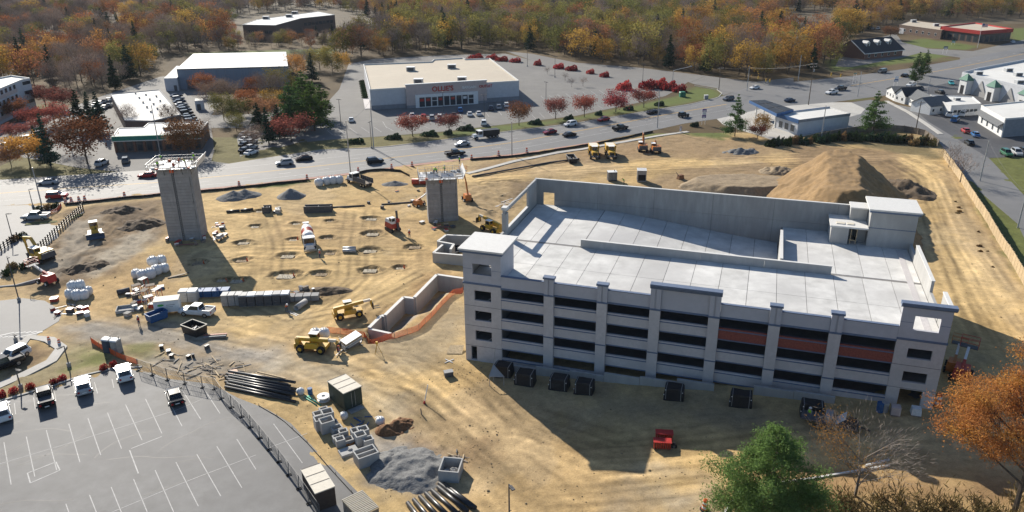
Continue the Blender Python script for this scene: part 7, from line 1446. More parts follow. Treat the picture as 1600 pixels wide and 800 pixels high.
# box trailer with a green oval mark
t = empty('box_trailer', GP(264, 488), dirpx(264, 488, 282, 486), 'white box trailer with green oval mark and cream roof', 'trailer'); MB().box(-1.9, 1.9, -1.0, 1.0, .5, 2.5).build('body', M['white_paint'], t); MB().box(-1.95, 1.95, -1.05, 1.05, 2.502, 2.6).build('roof', M['cream'], t)
MB().add([(-.85 + .5 * math.cos(a), -1.006, 1.85 + .2 * math.sin(a)) for a in [2 * PI * k / 16 for k in range(16)]], [tuple(range(16))]).build('green_oval_mark', mat('logo_green', (.05, .36, .06), .6, 0), t); MB().box(.0, 1.3, -1.008, -1.0, 1.75, 1.85).box(.0, 1.0, -1.008, -1.0, 1.45, 1.52).build('mark_line', M['grey'], t)
for y in (-.95, .95): wheel(t, -.3, y, .33, .22, M['chrome'])
MB().bar((1.9, 0, .5), (2.9, 0, .45), .1).build('drawbar', M['black_steel'], t)
car('pickup', 'white', 309, 492, 285, 490, 'white works pickup with ladder rack beside the box trailer', None, 1.0, True)
# wrapped block pallets
def blocks(px, py, rz, n, w_, d, h, label, group, m=None, tarp=False):
    t = thing('block_stack', px, py, rz, label, 'block stack', group); m = m or M['grey']
    for k in range(n):
        x = k * (w_ + .12)
        for j in range(4): MB().box(x, x + w_, 0, d, .15 + j * h / 4, .15 + (j + 1) * h / 4 - .025).build('block_layer', m, t)
        MB().box(x, x + w_, .05, d - .05, 0, .14).build('pallet', M['old_wood'], t)
        if tarp: MB().tbox(x - .05, x + w_ + .14, -.05, d + .06, .15 + h + .003, .35 + h, .1, .1).build('sheet', M['tarp'] if k % 2 else M['grey'], t)
    return t
rz_ = dirpx(350, 480, 440, 476)
blocks(347, 480, rz_, 3, 1.0, 1.6, 1.9, 'three tall grey block pallets at the end of the wrapped row', None, M['grey']); blocks(374, 480, rz_, 6, 1.25, 1.6, 1.75, 'long row of dark wrapped block pallets under white sheeting', None, M['dkgrey'], True); blocks(449, 472, rz_, 4, 1.2, 1.4, .9, 'low pallets of grey blocks past the long wrapped row', None, M['conc_dark'])
blocks(280, 474, rz_, 2, 1.4, 1.6, 1.7, 'pale sheeted stacks between the trailer and the block row', None, M['concrete'], True); blocks(305, 466, rz_, 4, 1.3, 1.6, 1.1, 'blue wrapped pallets in the shadow of the taller core', None, M['blue'], False)
# pipes
def pipes(name, pts, r, label, m, cat='pipe', hollow=True, n=12):
    for i, (a, b) in enumerate(pts):
        p = GP(*a); q = GP(*b); d = q - p; mb = (MB().pipe if hollow else MB().cyl)((0, 0, r), (d.x, d.y, d.z + r), r, *((r * .82, n) if hollow else (r, n))); tag(mb.build(name, m, None, True, loc=p), label if isinstance(label, str) else label[i], cat, None if not isinstance(label, str) or len(pts) == 1 else label.split(' of ')[-1] + ' group')
pipes('black_pipe', [((637 + k * 9.5, 788 - k * 5), (668 + k * 12.5, 830 - k * 5.5)) for k in range(7)], .24, 'black pipe of the row laid out at the bottom edge', M['black_pipe'])
pipes('black_pipe', [((686, 757), (738, 796))], .22, 'black pipe lying apart at the end of the bottom row', M['black_pipe'])
for k in range(9):
    a = (352 + (k % 3) * 3, 606 - k * 2.6); b = (462 - (k % 2) * 8, 630 - k * 3.4); p = GP(*a); q = GP(*b); d = q - p
    tag(MB().pipe((0, 0, .2 + .18 * (k % 3)), (d.x, d.y, d.z + .2 + .18 * (k % 3)), .2, .16, 10).build('black_pipe', M['black_pipe'], None, True, loc=p), 'long black pipe in the stack along the yard edge of the lot', 'pipe', 'black pipes stacked beside the lot')
for k in range(6):
    p = GP(388 + k * 3, 590 - k * 1.0); q = GP(432 + k * 3, 602 - k * 1.4); d = q - p; tag(MB().bar((0, 0, .25 + .1 * (k % 3)), (d.x, d.y, d.z + .25 + .1 * (k % 3)), .28, .14).build('timber_plank', M['wood'], None, loc=p), 'pale plank in the timber stack above the black pipes', 'plank', 'pale planks above the black pipes')
pipes('dark_pipe', [((354, 333), (375, 331)), ((376, 331), (396, 329.5))], .3, ['dark pipe length beside the gravel heaps, nearer the taller core', 'dark pipe length beside the gravel heaps, farther from the taller core'], M['black_pipe'])
pipes('long_pipe', [((520, 325), (570, 321.5)), ((596, 320), (664, 315))], .17, ['long thin pipe on the ground right of the trench boxes', 'long thin pipe running to the shorter core'], M['dkgrey']); pipes('grey_pipe', [((536, 395), (556, 395)), ((536, 391), (556, 391))], .36, ['grey pipe in front of its twin among the footing pits', 'grey pipe behind its twin among the footing pits'], M['steel']); pipes('edge_pipe', [((738, 277), (860, 255)), ((860, 255), (905, 249))], .22, ['dark pipe laid along the edge of the haul road', 'dark pipe end by the black skip'], M['dkgrey']); pipes('dark_pipe', [((184, 461), (203, 456))], .45, 'stubby dark pipe beside the tray of mortar', M['dkgrey']); pipes('grey_pipe', [((463, 485), (478, 474))], .5, 'pale pipe lying beside the ladder', M['concrete'])
tag(MB().pipe((0, 0, .8), (5.2, -.3, .8), .75, .62, 16).build('red_pipe', M['mred'], None, True, loc=GP(644, 288)), 'wide red pipe section behind the shorter core', 'pipe')
for px, py, L, lab in ((475, 333, 6.2, 'long dark trench box on the ground near the gravel heap'), (410, 334, 1.8, 'small dark trench box left of the long one')):
    t = thing('trench_box', px, py, .05, lab, 'trench box')
    for y in (0, 1.5): MB().box(0, L, y, y + .14, 0, 1.5).build('side_wall', M['dkgrey'], t)
    for x in (.2, L / 2, L - .3): MB().cyl((x, .14, 1.2), (x, 1.5, 1.2), .08).build('spreader', M['steel'], t)
# shoring frames, scrap and timber near the trailer
for i, (px, py) in enumerate(((216, 462), (228, 470), (238, 462), (226, 452), (235, 480), (247, 468))):
    t = thing('shoring_frame', px, py, random.uniform(0, 1.5), 'red and grey steel shoring frame in the jumble beside the blue skip', 'scaffold frame', 'shoring frames beside the blue skip')
    for x in (-.6, .6):
        for y in (-.5, .5): MB().bar((x, y, 0), (x, y, 2.0), .08).build('leg', M['steel'] if x < 0 else M['mred'], t)
    for z in (.5, 1.9): MB().bar((-.6, -.5, z), (.6, -.5, z), .06).build('ledger', M['mred'], t); MB().bar((-.6, .5, z), (.6, .5, z), .06).build('ledger', M['steel'], t)
    MB().bar((-.6, -.5, .3), (.6, -.5, 1.8), .05).build('brace', M['steel'], t); MB().box(-.7, .7, -.5, .5, 2.0, 2.08).build('frame_deck', random.choice([M['old_wood'], M['tarp'], M['grey']]), t)
t = thing('mortar_tray', 197, 485, .3, 'pale open mortar tray on legs beside the shoring frames', 'tray'); box_frame(MB(), 1.4, 1.1, .5, .12).build('tray', M['concrete'], t)
for i in range(7):
    p = GP(262 + i * 1.6, 436 - i * .6); tag(MB().bar((0, 0, .1), (2.2, 1.5, .12), .2, .12).build('timber_plank', random.choice([M['dkgrey'], M['wood'], M['old_wood']]), None, loc=p), 'plank on the stack beside the white bags', 'plank', 'planks beside the white bags')
def scatter_planks(n, x0, x1, y0, y1, label, group, ln=(.8, 3.2), ms=('wood', 'old_wood', 'old_wood', 'dkgrey'), name='timber_plank', cat='plank', ang=(0, 6.28)):
    for i in range(n):
        p = GP(random.uniform(x0, x1), random.uniform(y0, y1)); a = random.uniform(*ang); l = random.uniform(*ln); tag(MB().bar((-l / 2 * math.cos(a), -l / 2 * math.sin(a), .06), (l / 2 * math.cos(a), l / 2 * math.sin(a), .1 + random.uniform(0, .1)), random.uniform(.09, .2), .06).build(name, M[random.choice(ms)], None, loc=p), label, cat, group)
scatter_planks(34, 290, 385, 560, 592, 'weathered board scattered on the dark ground behind the lot', 'boards scattered behind the lot')
scatter_planks(10, 235, 290, 552, 585, 'board among the debris at the lot corner', 'debris boards at the lot corner'); scatter_planks(9, 85, 135, 472, 492, 'grey board in the debris by the drop-off drive', 'boards by the drop-off drive', (1, 3.5), ('old_wood', 'tarp', 'steel'))
scatter_planks(8, 690, 735, 705, 725, 'pale board round the rubble chamber', 'boards round the rubble chamber', (.6, 2)); scatter_planks(10, 550, 610, 648, 668, 'scrap board behind the precast boxes', 'scrap boards behind the precast boxes', (.5, 1.8), ('old_wood', 'blue', 'dkgrey', 'tarp')); scatter_planks(9, 530, 570, 528, 552, 'timber in the heap before the loaded telehandler', 'timber heap before the telehandler', (1.2, 2.6), ('tarp', 'wood', 'dkgrey', 'steel')); scatter_planks(5, 775, 800, 300, 325, 'beam lying on the slope beside the garage', 'beams on the slope beside the garage', (3, 6), ('wood', 'tarp'), ang=(.6, .9)); scatter_planks(7, 440, 500, 455, 468, 'board on the bank behind the block pallets', 'boards behind the block pallets', (1.5, 4), ('old_wood', 'wood'), ang=(-.2, .2)); scatter_planks(8, 645, 700, 295, 318, 'steel and timber offcut at the foot of the shorter core', 'offcuts by the shorter core', (.8, 2), ('morange', 'old_wood', 'steel')); scatter_planks(8, 330, 352, 350, 376, 'offcut beside the taller core', 'offcuts by the taller core', (.8, 2.4), ('steel', 'old_wood', 'tarp'))
# loose stones and clods over the graded soil
rk = [MB().ball((0, 0, .2), 1, .85, .6, 6, 4, .3, random.Random(i)).mesh('clod', m) for i, m in enumerate((M['soil'], M['soil_dark'], M['conc_dark'], M['soil_pale']))]
cl = MB(); 
for i in range(1500):
    px, py = (random.uniform(100, 1150), random.uniform(300, 800)) if i % 3 else random.choice([(random.uniform(700, 790), random.uniform(560, 620)), (random.uniform(600, 780), random.uniform(660, 780)), (random.uniform(1150, 1260), random.uniform(235, 300)), (random.uniform(1480, 1600), random.uniform(300, 500)), (random.uniform(90, 260), random.uniform(330, 440))])
    p = G(px, py); p.z = gz(p.x, p.y)
    if inside(np.array([p.x]), np.array([p.y]), FLAT[5])[0]: continue
    s = random.uniform(.04, .09) * (2.0 if random.random() < .06 else 1); cl.ball((p.x, p.y, p.z + s * .3), s, s * .8, s * .6, 5, 3, .3)
cs = stuff(cl.build('clods', mat('loose_clods', (.31, .235, .14), .95, .2, 1.5))); tag(cs, 'loose clods and stones strewn over the graded soil', 'stones')
M['pad'] = mat('dusty_pad', (.42, .375, .29), .9, .15, 2, dirt=(.33, .27, .18))
# footing pads in the pits
for i, ((c, a_, b_), (px, py, _, _2)) in enumerate(zip(PITW, PITS)):
    sx = a_ / 5.8 * .55; t = empty('footing_pad', (c[0], c[1], gz(c[0], c[1]) + .02), GYAW * .2, 'pale concrete footing pad in one of the dug pits', 'footing', 'footing pads in the pits')
    MB().tbox(-sx, sx, -sx * .62, sx * .62, -.1, .16, .03, .03).build('pad', M['pad'] if i % 3 else M['soil_pale'], t)
    for k in range(4): MB().bar((sx * .3 * (1 if k % 2 else -1), sx * .25 * (1 if k < 2 else -1), .2), (sx * .3 * (1 if k % 2 else -1), sx * .25 * (1 if k < 2 else -1), .85), .05).build('dowel_bar', M['old_wood'], t)
    if i in (0, 3, 4, 8, 14, 17, 19): tag(MB().cyl((0, 0, 0), (0, 0, .75), .2, .04, 8).box(-.22, .22, -.22, .22, 0, .04).build('traffic_cone', M['orange'], None, loc=GP(px + a_ * .8, py - 1)), 'orange cone marking the edge of a footing pit', 'cone', 'cones at the footing pits')
# odds and ends
t = thing('red_barrier_rack', 1037, 686, -.12, 'red slatted barrier stack on the shaded ground, the farther of two', 'barrier', 'red barrier stacks in the shade'); t2 = thing('red_barrier_rack', 1034, 699, -.12, 'red slatted barrier stack at the shade edge, nearer with tyre beside it', 'barrier', 'red barrier stacks in the shade')
for q in (t, t2):
    for k in range(8): MB().box(-.95 + k * .25, -.8 + k * .25, -.45, .45, .12, .95).build('slat', M['mred'], q)
    MB().box(-1.0, 1.05, -.5, .5, .953, 1.02).build('top_rail', M['red'], q)
    for x in (-.9, .85): MB().box(x, x + .1, -.5, .5, -.05, .12).build('foot', M['dkgrey'], q)
wheel(t2, 1.35, 0, .35, .3, M['dkgrey'])
def drum(px, py, label, group=None, s=1.0):
    t = thing('traffic_drum', px, py, 0, label, 'traffic drum', group); t.scale = (s, s, s)
    for k in range(5): r = .3 - .025 * k; MB().cyl((0, 0, k * .2), (0, 0, k * .2 + .2), r, r - .02, 12).build('band', M['orange'] if k % 2 == 0 else M['tarp'], t)
    MB().cyl((0, 0, -.02), (0, 0, .06), .42, .4, 12).build('base', M['rubber'], t); MB().bar((-.12, 0, 1.0), (.12, 0, 1.0), .05, .1).build('handle', M['orange'], t)
for px, py in ((103, 318), (112, 316), (124, 315), (133, 314), (195, 308), (374, 291), (480, 280), (560, 269), (612, 264), (644, 260), (737, 249), (779, 243), (823, 238)): drum(px, py, 'orange and white traffic drum along the road edge of the site', 'traffic drums along the road', 1.3)
drum(1101, 797, 'orange and white drum beside the white kerb near the pine', None, 1.2); drum(1464, 634, 'orange and white drum by the end of the garage', None, 1.6); drum(77, 534, 'orange barrel at the pavement bend, left of two', None, .9); drum(93, 538, 'orange barrel at the pavement bend, right of two', None, .9)
for k, (px, py, m_) in enumerate(((1374, 644, M['blue']), (1381, 644, M['steel']))):
    t = thing('barrel_stack', px, py, 0, ['blue ribbed barrel', 'steel ribbed barrel'][k] + ' at the foot of the right stair tower', 'barrel')
    for j in range(4): MB().cyl((0, 0, j * .32), (0, 0, j * .32 + .3), .4 + .02 * (j % 2), n=14).build('barrel_band', m_, t)
t = thing('pallet_load', 1398, 648, GYAW, 'pallet of pinkish brick before the right stair tower', 'pallet'); pallet(t, 0, 0)
for j in range(5): MB().box(-.5, .5, -.45, .5, .145 + j * .2, .33 + j * .2).build('brick_layer', M['wall_pink'], t)
t = thing('pallet_load', 1430, 648, GYAW, 'white wrapped pallet in the right stair tower doorway', 'pallet'); pallet(t, 0, 0); MB().tbox(-.55, .55, -.5, .5, .145, 1.0, .06, .06).build('wrap', M['tarp'], t)
tag(MB().add([(-1.3, -.9, .1), (1.0, -1.0, .1), (1.2, .9, .5), (-.9, .9, .5), (-1.3, -.9, .06), (1.0, -1.0, .06), (1.2, .9, .46), (-.9, .9, .46)], [(0, 1, 2, 3), (7, 6, 5, 4), (0, 4, 5, 1), (1, 5, 6, 2), (2, 6, 7, 3), (3, 7, 4, 0)]).build('plywood_sheet', M['wood'], None, loc=GP(712, 548)), 'pale plywood sheet lying beside the garage corner', 'plywood')
tag(MB().bar((-.6, -.5, .06), (.6, .5, .06), .1).bar((-.6, .5, .08), (.5, -.5, .08), .1).build('crossed_boards', M['tarp'], None, loc=GP(702, 564)), 'two white boards crossed on the dirt near the garage corner', 'boards')
t = thing('tool_chest', 701, 587, .3, 'grey tool chest on the dirt near the garage corner', 'tool chest'); MB().box(-.6, .6, -.4, .4, .05, .7).build('chest', M['dkgrey'], t); MB().box(-.63, .63, -.43, .43, .703, .8).build('lid', M['grey'], t)
t = thing('survey_tripod', 590, 552, 0, 'yellow survey tripod on the bare ground below the orange mesh', 'tripod')
for a in (0, 2.1, 4.2): MB().bar((math.cos(a) * .6, math.sin(a) * .6, 0), (0, 0, 1.5), .06).build('leg', M['yellow'], t)
MB().box(-.15, .15, -.15, .15, 1.5, 1.85).build('instrument', M['yellow'], t)
t = thing('marker_post', 663, 630, 0, 'leaning white marker post with a red base', 'post'); MB().bar((0, 0, 0), (.55, .3, 2.6), .1).build('post', M['tarp'], t); MB().cyl((0, 0, 0), (.05, 0, .35), .18, .1, 8).build('base', M['red'], t)
t = thing('marker_post', 659, 648, 0, 'short dark stake on the haul road', 'post'); MB().bar((0, 0, -.1), (-.1, .1, .9), .12).build('post', M['old_wood'], t)
t = thing('loader_arm', 1063, 280, .4, 'rusty brown plate compactor standing behind the garage', 'compactor'); MB().tbox(-.8, .8, -.6, .6, 0, 1.1, .2, .1).build('housing', mat('rust', (.20, .10, .05), .8, .2, 3), t); MB().bar((-.6, 0, .9), (-1.4, 0, 1.9), .12).build('handle', M['dkgrey'], t)
t = thing('drum', 485, 616, 0, 'blue steel drum beside the cable spool', 'drum'); 
for j in range(3): MB().cyl((0, 0, j * .32), (0, 0, j * .32 + .3), .33, n=14).build('drum_band', M['blue'], t)
t = thing('cable_spool', 506, 624, 0, 'pale cable spool lying flat left of the green container', 'spool'); MB().cyl((0, 0, 0), (0, 0, .1), .85, n=18).build('flange', M['tarp'], t); MB().cyl((0, 0, .1), (0, 0, .45), .5, n=14).build('core', M['cream'], t); MB().pipe((0, 0, .45), (0, 0, .58), .85, .25, 18).build('flange', M['tarp'], t)
bulk_bag(470, 616, 'white bag beside the green pipes', None, .9); bulk_bag(538, 653, 'crumpled white bag below the green container', None, .9); bulk_bag(595, 662, 'torn white bag by the scrap heap', None, 1.0)
pipes('green_pipe', [((475, 621), (495, 634)), ((478, 619), (498, 632)), ((482, 619), (501, 634))], .08, ['thin green pipe, first of three', 'thin green pipe, middle of three', 'thin pale green pipe, last of three'], mat('green_pipe', (.06, .33, .22), .5, .1, 3)); 
tag(MB().cyl((0, 0, 0), (0, 0, .12), .65, n=16).build('manhole_lid', M['morange'], None, loc=GP(364, 581)), 'round orange manhole lid on the dark ground', 'manhole lid')
t = thing('ladder', 457, 490, .9, 'aluminium ladder lying by the block stacks', 'ladder')
for x in (-.2, .2): MB().bar((x, -1.4, .08), (x, 1.4, .1), .06).build('stile', M['steel'], t)
for k in range(8): MB().bar((-.2, -1.2 + k * .34, .09), (.2, -1.2 + k * .34, .09), .04).build('rung', M['steel'], t)
t = thing('scrap_bundle', 335, 528, .1, 'grey bundle of formwork beside the black skip', 'formwork')
for k in range(6): MB().bar((-1.6, -.4 + k * .16, .2 + .1 * (k % 2)), (1.8, -.3 + k * .16, .2 + .1 * (k % 2)), .14, .2).build('form_board', random.choice([M['dkgrey'], M['grey'], M['old_wood'], M['mred']]), t)
t = thing('formwork_stack', 548, 540, .7, 'tilted stack of pale formwork panels before the telehandler', 'formwork')
for k in range(7): MB().add([(-1.5 + .05 * k, -.9, .2 + .13 * k), (1.5, -.9, .9 + .13 * k), (1.5, .9, .9 + .13 * k), (-1.5 + .05 * k, .9, .2 + .13 * k), (-1.5 + .05 * k, -.9, .1 + .13 * k), (1.5, -.9, .8 + .13 * k), (1.5, .9, .8 + .13 * k), (-1.5 + .05 * k, .9, .1 + .13 * k)], [(0, 1, 2, 3), (7, 6, 5, 4), (0, 4, 5, 1), (1, 5, 6, 2), (2, 6, 7, 3), (3, 7, 4, 0)]).build('form_panel', random.choice([M['tarp'], M['wood'], M['concrete'], M['old_wood']]), t)
MB().box(-1.3, 1.3, -.7, .7, -.1, .3).build('timber_base', M['old_wood'], t)
structure(ribbon('curved_kerb', PX((1128, 808), (1136, 785), (1150, 772), (1170, 765), (1215, 756), (1310, 742), (1390, 727)), .22, M['white_cap'], .02, h=.18, zf=gz))
structure(ribbon('edge_strip', PX((-20, 450), (0, 448), (30, 446), (60, 439), (70, 436)), .4, M['conc_dark'], .02, h=.2, zf=gz))
tag(MB().bar((0, 0, .15), (3.0, .95, .15), .2, .2).build('kerb_length', M['white_cap'], None, loc=GP(1352, 728)), 'pale straight kerb length beyond the half bare tree', 'kerb stone')

# stray crates, boxes and rolls between the stacks
def crates(n, x0, x1, y0, y1, label, group, ms, smax=1.1):
    for i in range(n):
        p = GP(random.uniform(x0, x1), random.uniform(y0, y1)); a, b, c = (random.uniform(.35, smax) for _ in range(3)); t = empty('site_crate', p, random.uniform(0, 3), label, 'crate', group); m_ = M[random.choice(ms)]
        MB().tbox(-a / 2, a / 2, -b / 2, b / 2, -.03, c * .7, .03, .03).build('box', m_, t); MB().box(-a / 2 - .03, a / 2 + .03, -b / 2 - .03, b / 2 + .03, c * .7 + .003, c * .7 + .06).build('lid', M[random.choice(ms)], t)
crates(20, 196, 262, 440, 500, 'small crate or tool box in the jumble round the shoring frames', 'crates round the shoring frames', ('mred', 'tarp', 'dkgrey', 'grey', 'old_wood', 'steel', 'blue'))
crates(8, 262, 330, 372, 384, 'small box at the foot of the taller core', 'boxes at the taller core', ('red', 'dkgrey', 'tarp', 'old_wood')); crates(8, 640, 712, 345, 366, 'small box at the foot of the shorter core', 'boxes at the shorter core', ('mred', 'tarp', 'dkgrey', 'wood')); crates(9, 445, 500, 452, 472, 'small box on the bank behind the block pallets', 'boxes behind the block pallets', ('tarp', 'mred', 'dkgrey', 'old_wood')); crates(8, 80, 140, 470, 494, 'small box in the debris by the drop-off drive', 'boxes by the drop-off drive', ('tarp', 'mred', 'dkgrey', 'steel')); crates(8, 560, 700, 290, 330, 'small box lying between the road and the shorter core', 'boxes near the shorter core', ('tarp', 'dkgrey', 'old_wood', 'morange')); crates(8, 400, 440, 324, 334, 'dark box beside the trench boxes', 'boxes beside the trench boxes', ('dkgrey', 'steel', 'black_steel')); crates(7, 335, 352, 348, 372, 'box beside the flat trolley at the taller core', 'boxes by the trolley', ('tarp', 'dkgrey', 'mred'), .9); crates(6, 230, 330, 540, 560, 'small box at the lot corner debris', 'boxes at the lot corner', ('dkgrey', 'tarp', 'black_steel'), .8)
t = thing('flat_trolley', 347, 372, 1.4, 'long pale flat trolley standing beside the taller core', 'trolley'); MB().box(-1.6, 1.6, -.5, .5, .5, .65).build('deck', M['tarp'], t); MB().box(-1.5, .2, -.4, .4, .653, 1.1).build('load', M['grey'], t)
for x in (-1.2, 1.2):
    for y in (-.5, .5): wheel(t, x, y, .28, .15, M['chrome'])
for px, py, w_ in ((292, 384, 'taller'), (690, 356, 'shorter')):
    t = thing('rebar_cage', px, py, .1, 'rusty bar bundle on blocks before the %s core' % w_, 'rebar')
    for k in range(7): MB().bar((-2.2, -.3 + k * .1, .2), (2.2, -.28 + k * .1, .22), .05).build('bar', M['mred'] if k % 2 else M['old_wood'], t)
    for x in (-1.5, 1.5): MB().box(x - .1, x + .1, -.5, .5, -.02, .17).build('bearer', M['wood'], t)
# ---------------------------------------------------------------- fences
def posts_along(P, step): return resample(P, step)
def fence_empty(name, P, label, cat='fence'): return empty(name, (P[0][0], P[0][1], 0), 0, label, cat)
def rail_fence(px, label):
    P = resample(PX(*px), 1.25); t = fence_empty('rail_fence', P, label); o = P[0]; pm_ = MB().box(-.09, .09, -.09, .09, -.2, 1.45).tbox(-.13, .13, -.13, .13, 1.45, 1.6, .08, .08).mesh('post', M['black_steel'])
    for p in P: link('post', pm_, t, (p[0] - o[0], p[1] - o[1], gz(*p)))
    for a, b in zip(P[:-1], P[1:]):
        for z in (.35, .8, 1.25): MB().bar((a[0] - o[0], a[1] - o[1], gz(*a) + z), (b[0] - o[0], b[1] - o[1], gz(*b) + z), .06, .14).build('rail', M['black_steel'], t)
rail_fence([(130, 327), (112, 345), (88, 366), (62, 392)], 'black post and rail fence slanting down beside the drive'); rail_fence([(28, 374), (14, 384), (-14, 404)], 'short black post and rail fence at the left edge')
def board_fence(px, label, h, m, pm, step=2.4, th=.08):
    P = resample(PX(*px), step); t = fence_empty('timber_fence', P, label); o = P[0]
    for a, b in zip(P[:-1], P[1:]):
        za, zb = gz(*a), gz(*b); d = (b - a) / np.linalg.norm(b - a); nn = np.array([-d[1], d[0]]) * th / 2; nb = 8
        mb = MB()
        for k in range(nb):
            s = a + (b - a) * (k / nb) + d * .012; e = a + (b - a) * ((k + 1) / nb) - d * .012; z = za + (zb - za) * (k + .5) / nb; j = (.02 if k % 2 else 0); q = [s - nn, e - nn, e + nn, s + nn]
            mb.prism([tuple(x - o + nn * j * 10) for x in q], z - .1, z + h + random.uniform(-.02, .02))
        mb.build('fence_panel', m, t)['kind'] = 'stuff'
        MB().box(a[0] - o[0] - .08, a[0] - o[0] + .08, a[1] - o[1] - .08, a[1] - o[1] + .08, za - .2, za + h + .15).build('post', pm, t)
board_fence([(1474, 246), (1490, 268), (1515, 306), (1545, 352), (1575, 402), (1602, 448), (1660, 560)], 'long pale timber board fence down the right side of the site', 2.1, mat('pale_fence_boards', (.47, .36, .22), .85, .1, 2.5, objrand=.1), M['wood'])
board_fence([(1275, 219), (1310, 211), (1345, 206), (1380, 204), (1415, 206), (1445, 213), (1466, 228)], 'weathered grey board fence curving behind the thicket', 1.9, mat('grey_fence_boards', (.17, .145, .12), .9, .12, 2.5, objrand=.12), M['old_wood'])
def mesh_fence(px, label, h=1.0, m=None, step=2.2, cell=.17):
    P = resample(PX(*px), step); t = fence_empty('mesh_fence', P, label); o = P[0]; m = m or M['orange']; net = MB()
    for i, p in enumerate(P): MB().bar((p[0] - o[0], p[1] - o[1], gz(*p) - .2), (p[0] - o[0], p[1] - o[1], gz(*p) + h + .15), .05).build('stake', M['old_wood'], t)
    Q = resample(P, cell); zq = [gz(*q) for q in Q]
    for i, q in enumerate(Q): net.bar((q[0] - o[0], q[1] - o[1], zq[i] + .03), (q[0] - o[0], q[1] - o[1], zq[i] + h - .08 * abs(math.sin(i * .35))), .085, .014)
    for i in range(0, len(Q) - 4, 4):
        a, b = Q[i], Q[i + 4]
        for k in range(6): z = .05 + (h - .1) * k / 5; net.bar((a[0] - o[0], a[1] - o[1], zq[i] + z), (b[0] - o[0], b[1] - o[1], zq[i + 4] + z), .014, .085)
    net.build('net', m, t)['kind'] = 'stuff'
NETM = mat('orange_net', (.78, .17, .05), .7, .06, 3)
mesh_fence([(512, 519), (545, 523), (590, 530), (622, 528), (655, 515), (680, 490), (705, 462), (724, 456)], 'orange mesh fence curving round the foot of the stepped wall', 1.0, NETM); mesh_fence([(143, 535), (165, 548), (190, 562), (216, 570)], 'orange mesh fence sagging before the portable toilets', .9, NETM); mesh_fence([(80, 336), (92, 330), (96, 322)], 'red mesh round the planting at the drive entrance', .9, M['mred'])
def silt_fence(px, label, h=.65):
    P = resample(PX(*px), 1.8); t = fence_empty('silt_fence', P, label); o = np.array([P[0][0], P[0][1]]); 
    for a, b in zip(P[:-1], P[1:]): MB().bar((a[0] - o[0], a[1] - o[1], gz(*a) + h / 2 - .05), (b[0] - o[0], b[1] - o[1], gz(*b) + h / 2 - .05), .03, h).build('fabric', M['black_steel'], t)
    for p in P[::2]: MB().bar((p[0] - o[0] + .04, p[1] - o[1] + .04, gz(*p) - .2), (p[0] - o[0] + .04, p[1] - o[1] + .04, gz(*p) + h + .15), .05).build('stake', M['old_wood'], t)
silt_fence([(103, 321), (150, 316), (250, 306), (330, 299), (400, 292), (480, 283)], 'low black silt fence along the road left of the white bags'); silt_fence([(553, 273), (575, 268), (600, 266), (625, 268), (640, 276)], 'black silt fence bulging round the small heap'); silt_fence([(735, 251), (800, 246), (870, 236), (940, 224), (1020, 207)], 'low black silt fence along the road behind the garage')
silt_fence([(404, 634), (440, 655), (478, 690), (515, 732), (548, 768), (562, 784)], 'black edging roll along the near lot', .22)
structure(ribbon('road_shoulder', PX((100, 317.5), (250, 302.5), (400, 288.5), (540, 272.5), (650, 257.5), (740, 247.5), (800, 242.5), (870, 232), (940, 221.5)), 1.5, mat('red_shoulder', (.40, .22, .17), .85, .12, 2), .05, zf=lambda x, y: h0(x, y)))
# temporary chain-link panels along the near lot
P = resample(PX((216, 579), (262, 594), (318, 606), (330, 600), (345, 622), (378, 652), (405, 684), (438, 725), (470, 768), (500, 812)), 2.9); WIRE = mat('chain_link', (.17, .17, .17), .6, .1, 3, metal=.3)
for i, (a, b) in enumerate(zip(P[:-1], P[1:])):
    t = empty('fence_panel', (a[0], a[1], gz(*a)), math.atan2(b[1] - a[1], b[0] - a[0]), 'chain link fence panel in the run beside the near lot', 'fence panel', 'chain link panels beside the near lot'); L = float(np.linalg.norm(b - a)) - .05; lean = .12 if i > 4 else .04
    for x in (.03, L - .03): MB().bar((x, 0, 0), (x, lean, 1.85), .045).build('upright', WIRE, t); MB().box(x - .12, x + .12, -.3, .3, 0, .12).build('foot_block', M['rubber'], t)
    for z in (.15, 1.0, 1.83): MB().bar((0, lean * z / 1.85, z), (L, lean * z / 1.85, z), .032).build('rail', WIRE, t)
    wr = MB()
    for k in range(11): x0 = L * k / 11; x1 = min(L, x0 + 1.2); wr.bar((x0, 0, .15), (x1, lean, .15 + 1.68 * (x1 - x0) / 1.2), .018); wr.bar((x1, 0, .15), (x0, lean, .15 + 1.68 * (x1 - x0) / 1.2), .018)
    wr.build('mesh_wire', WIRE, t)['kind'] = 'stuff'
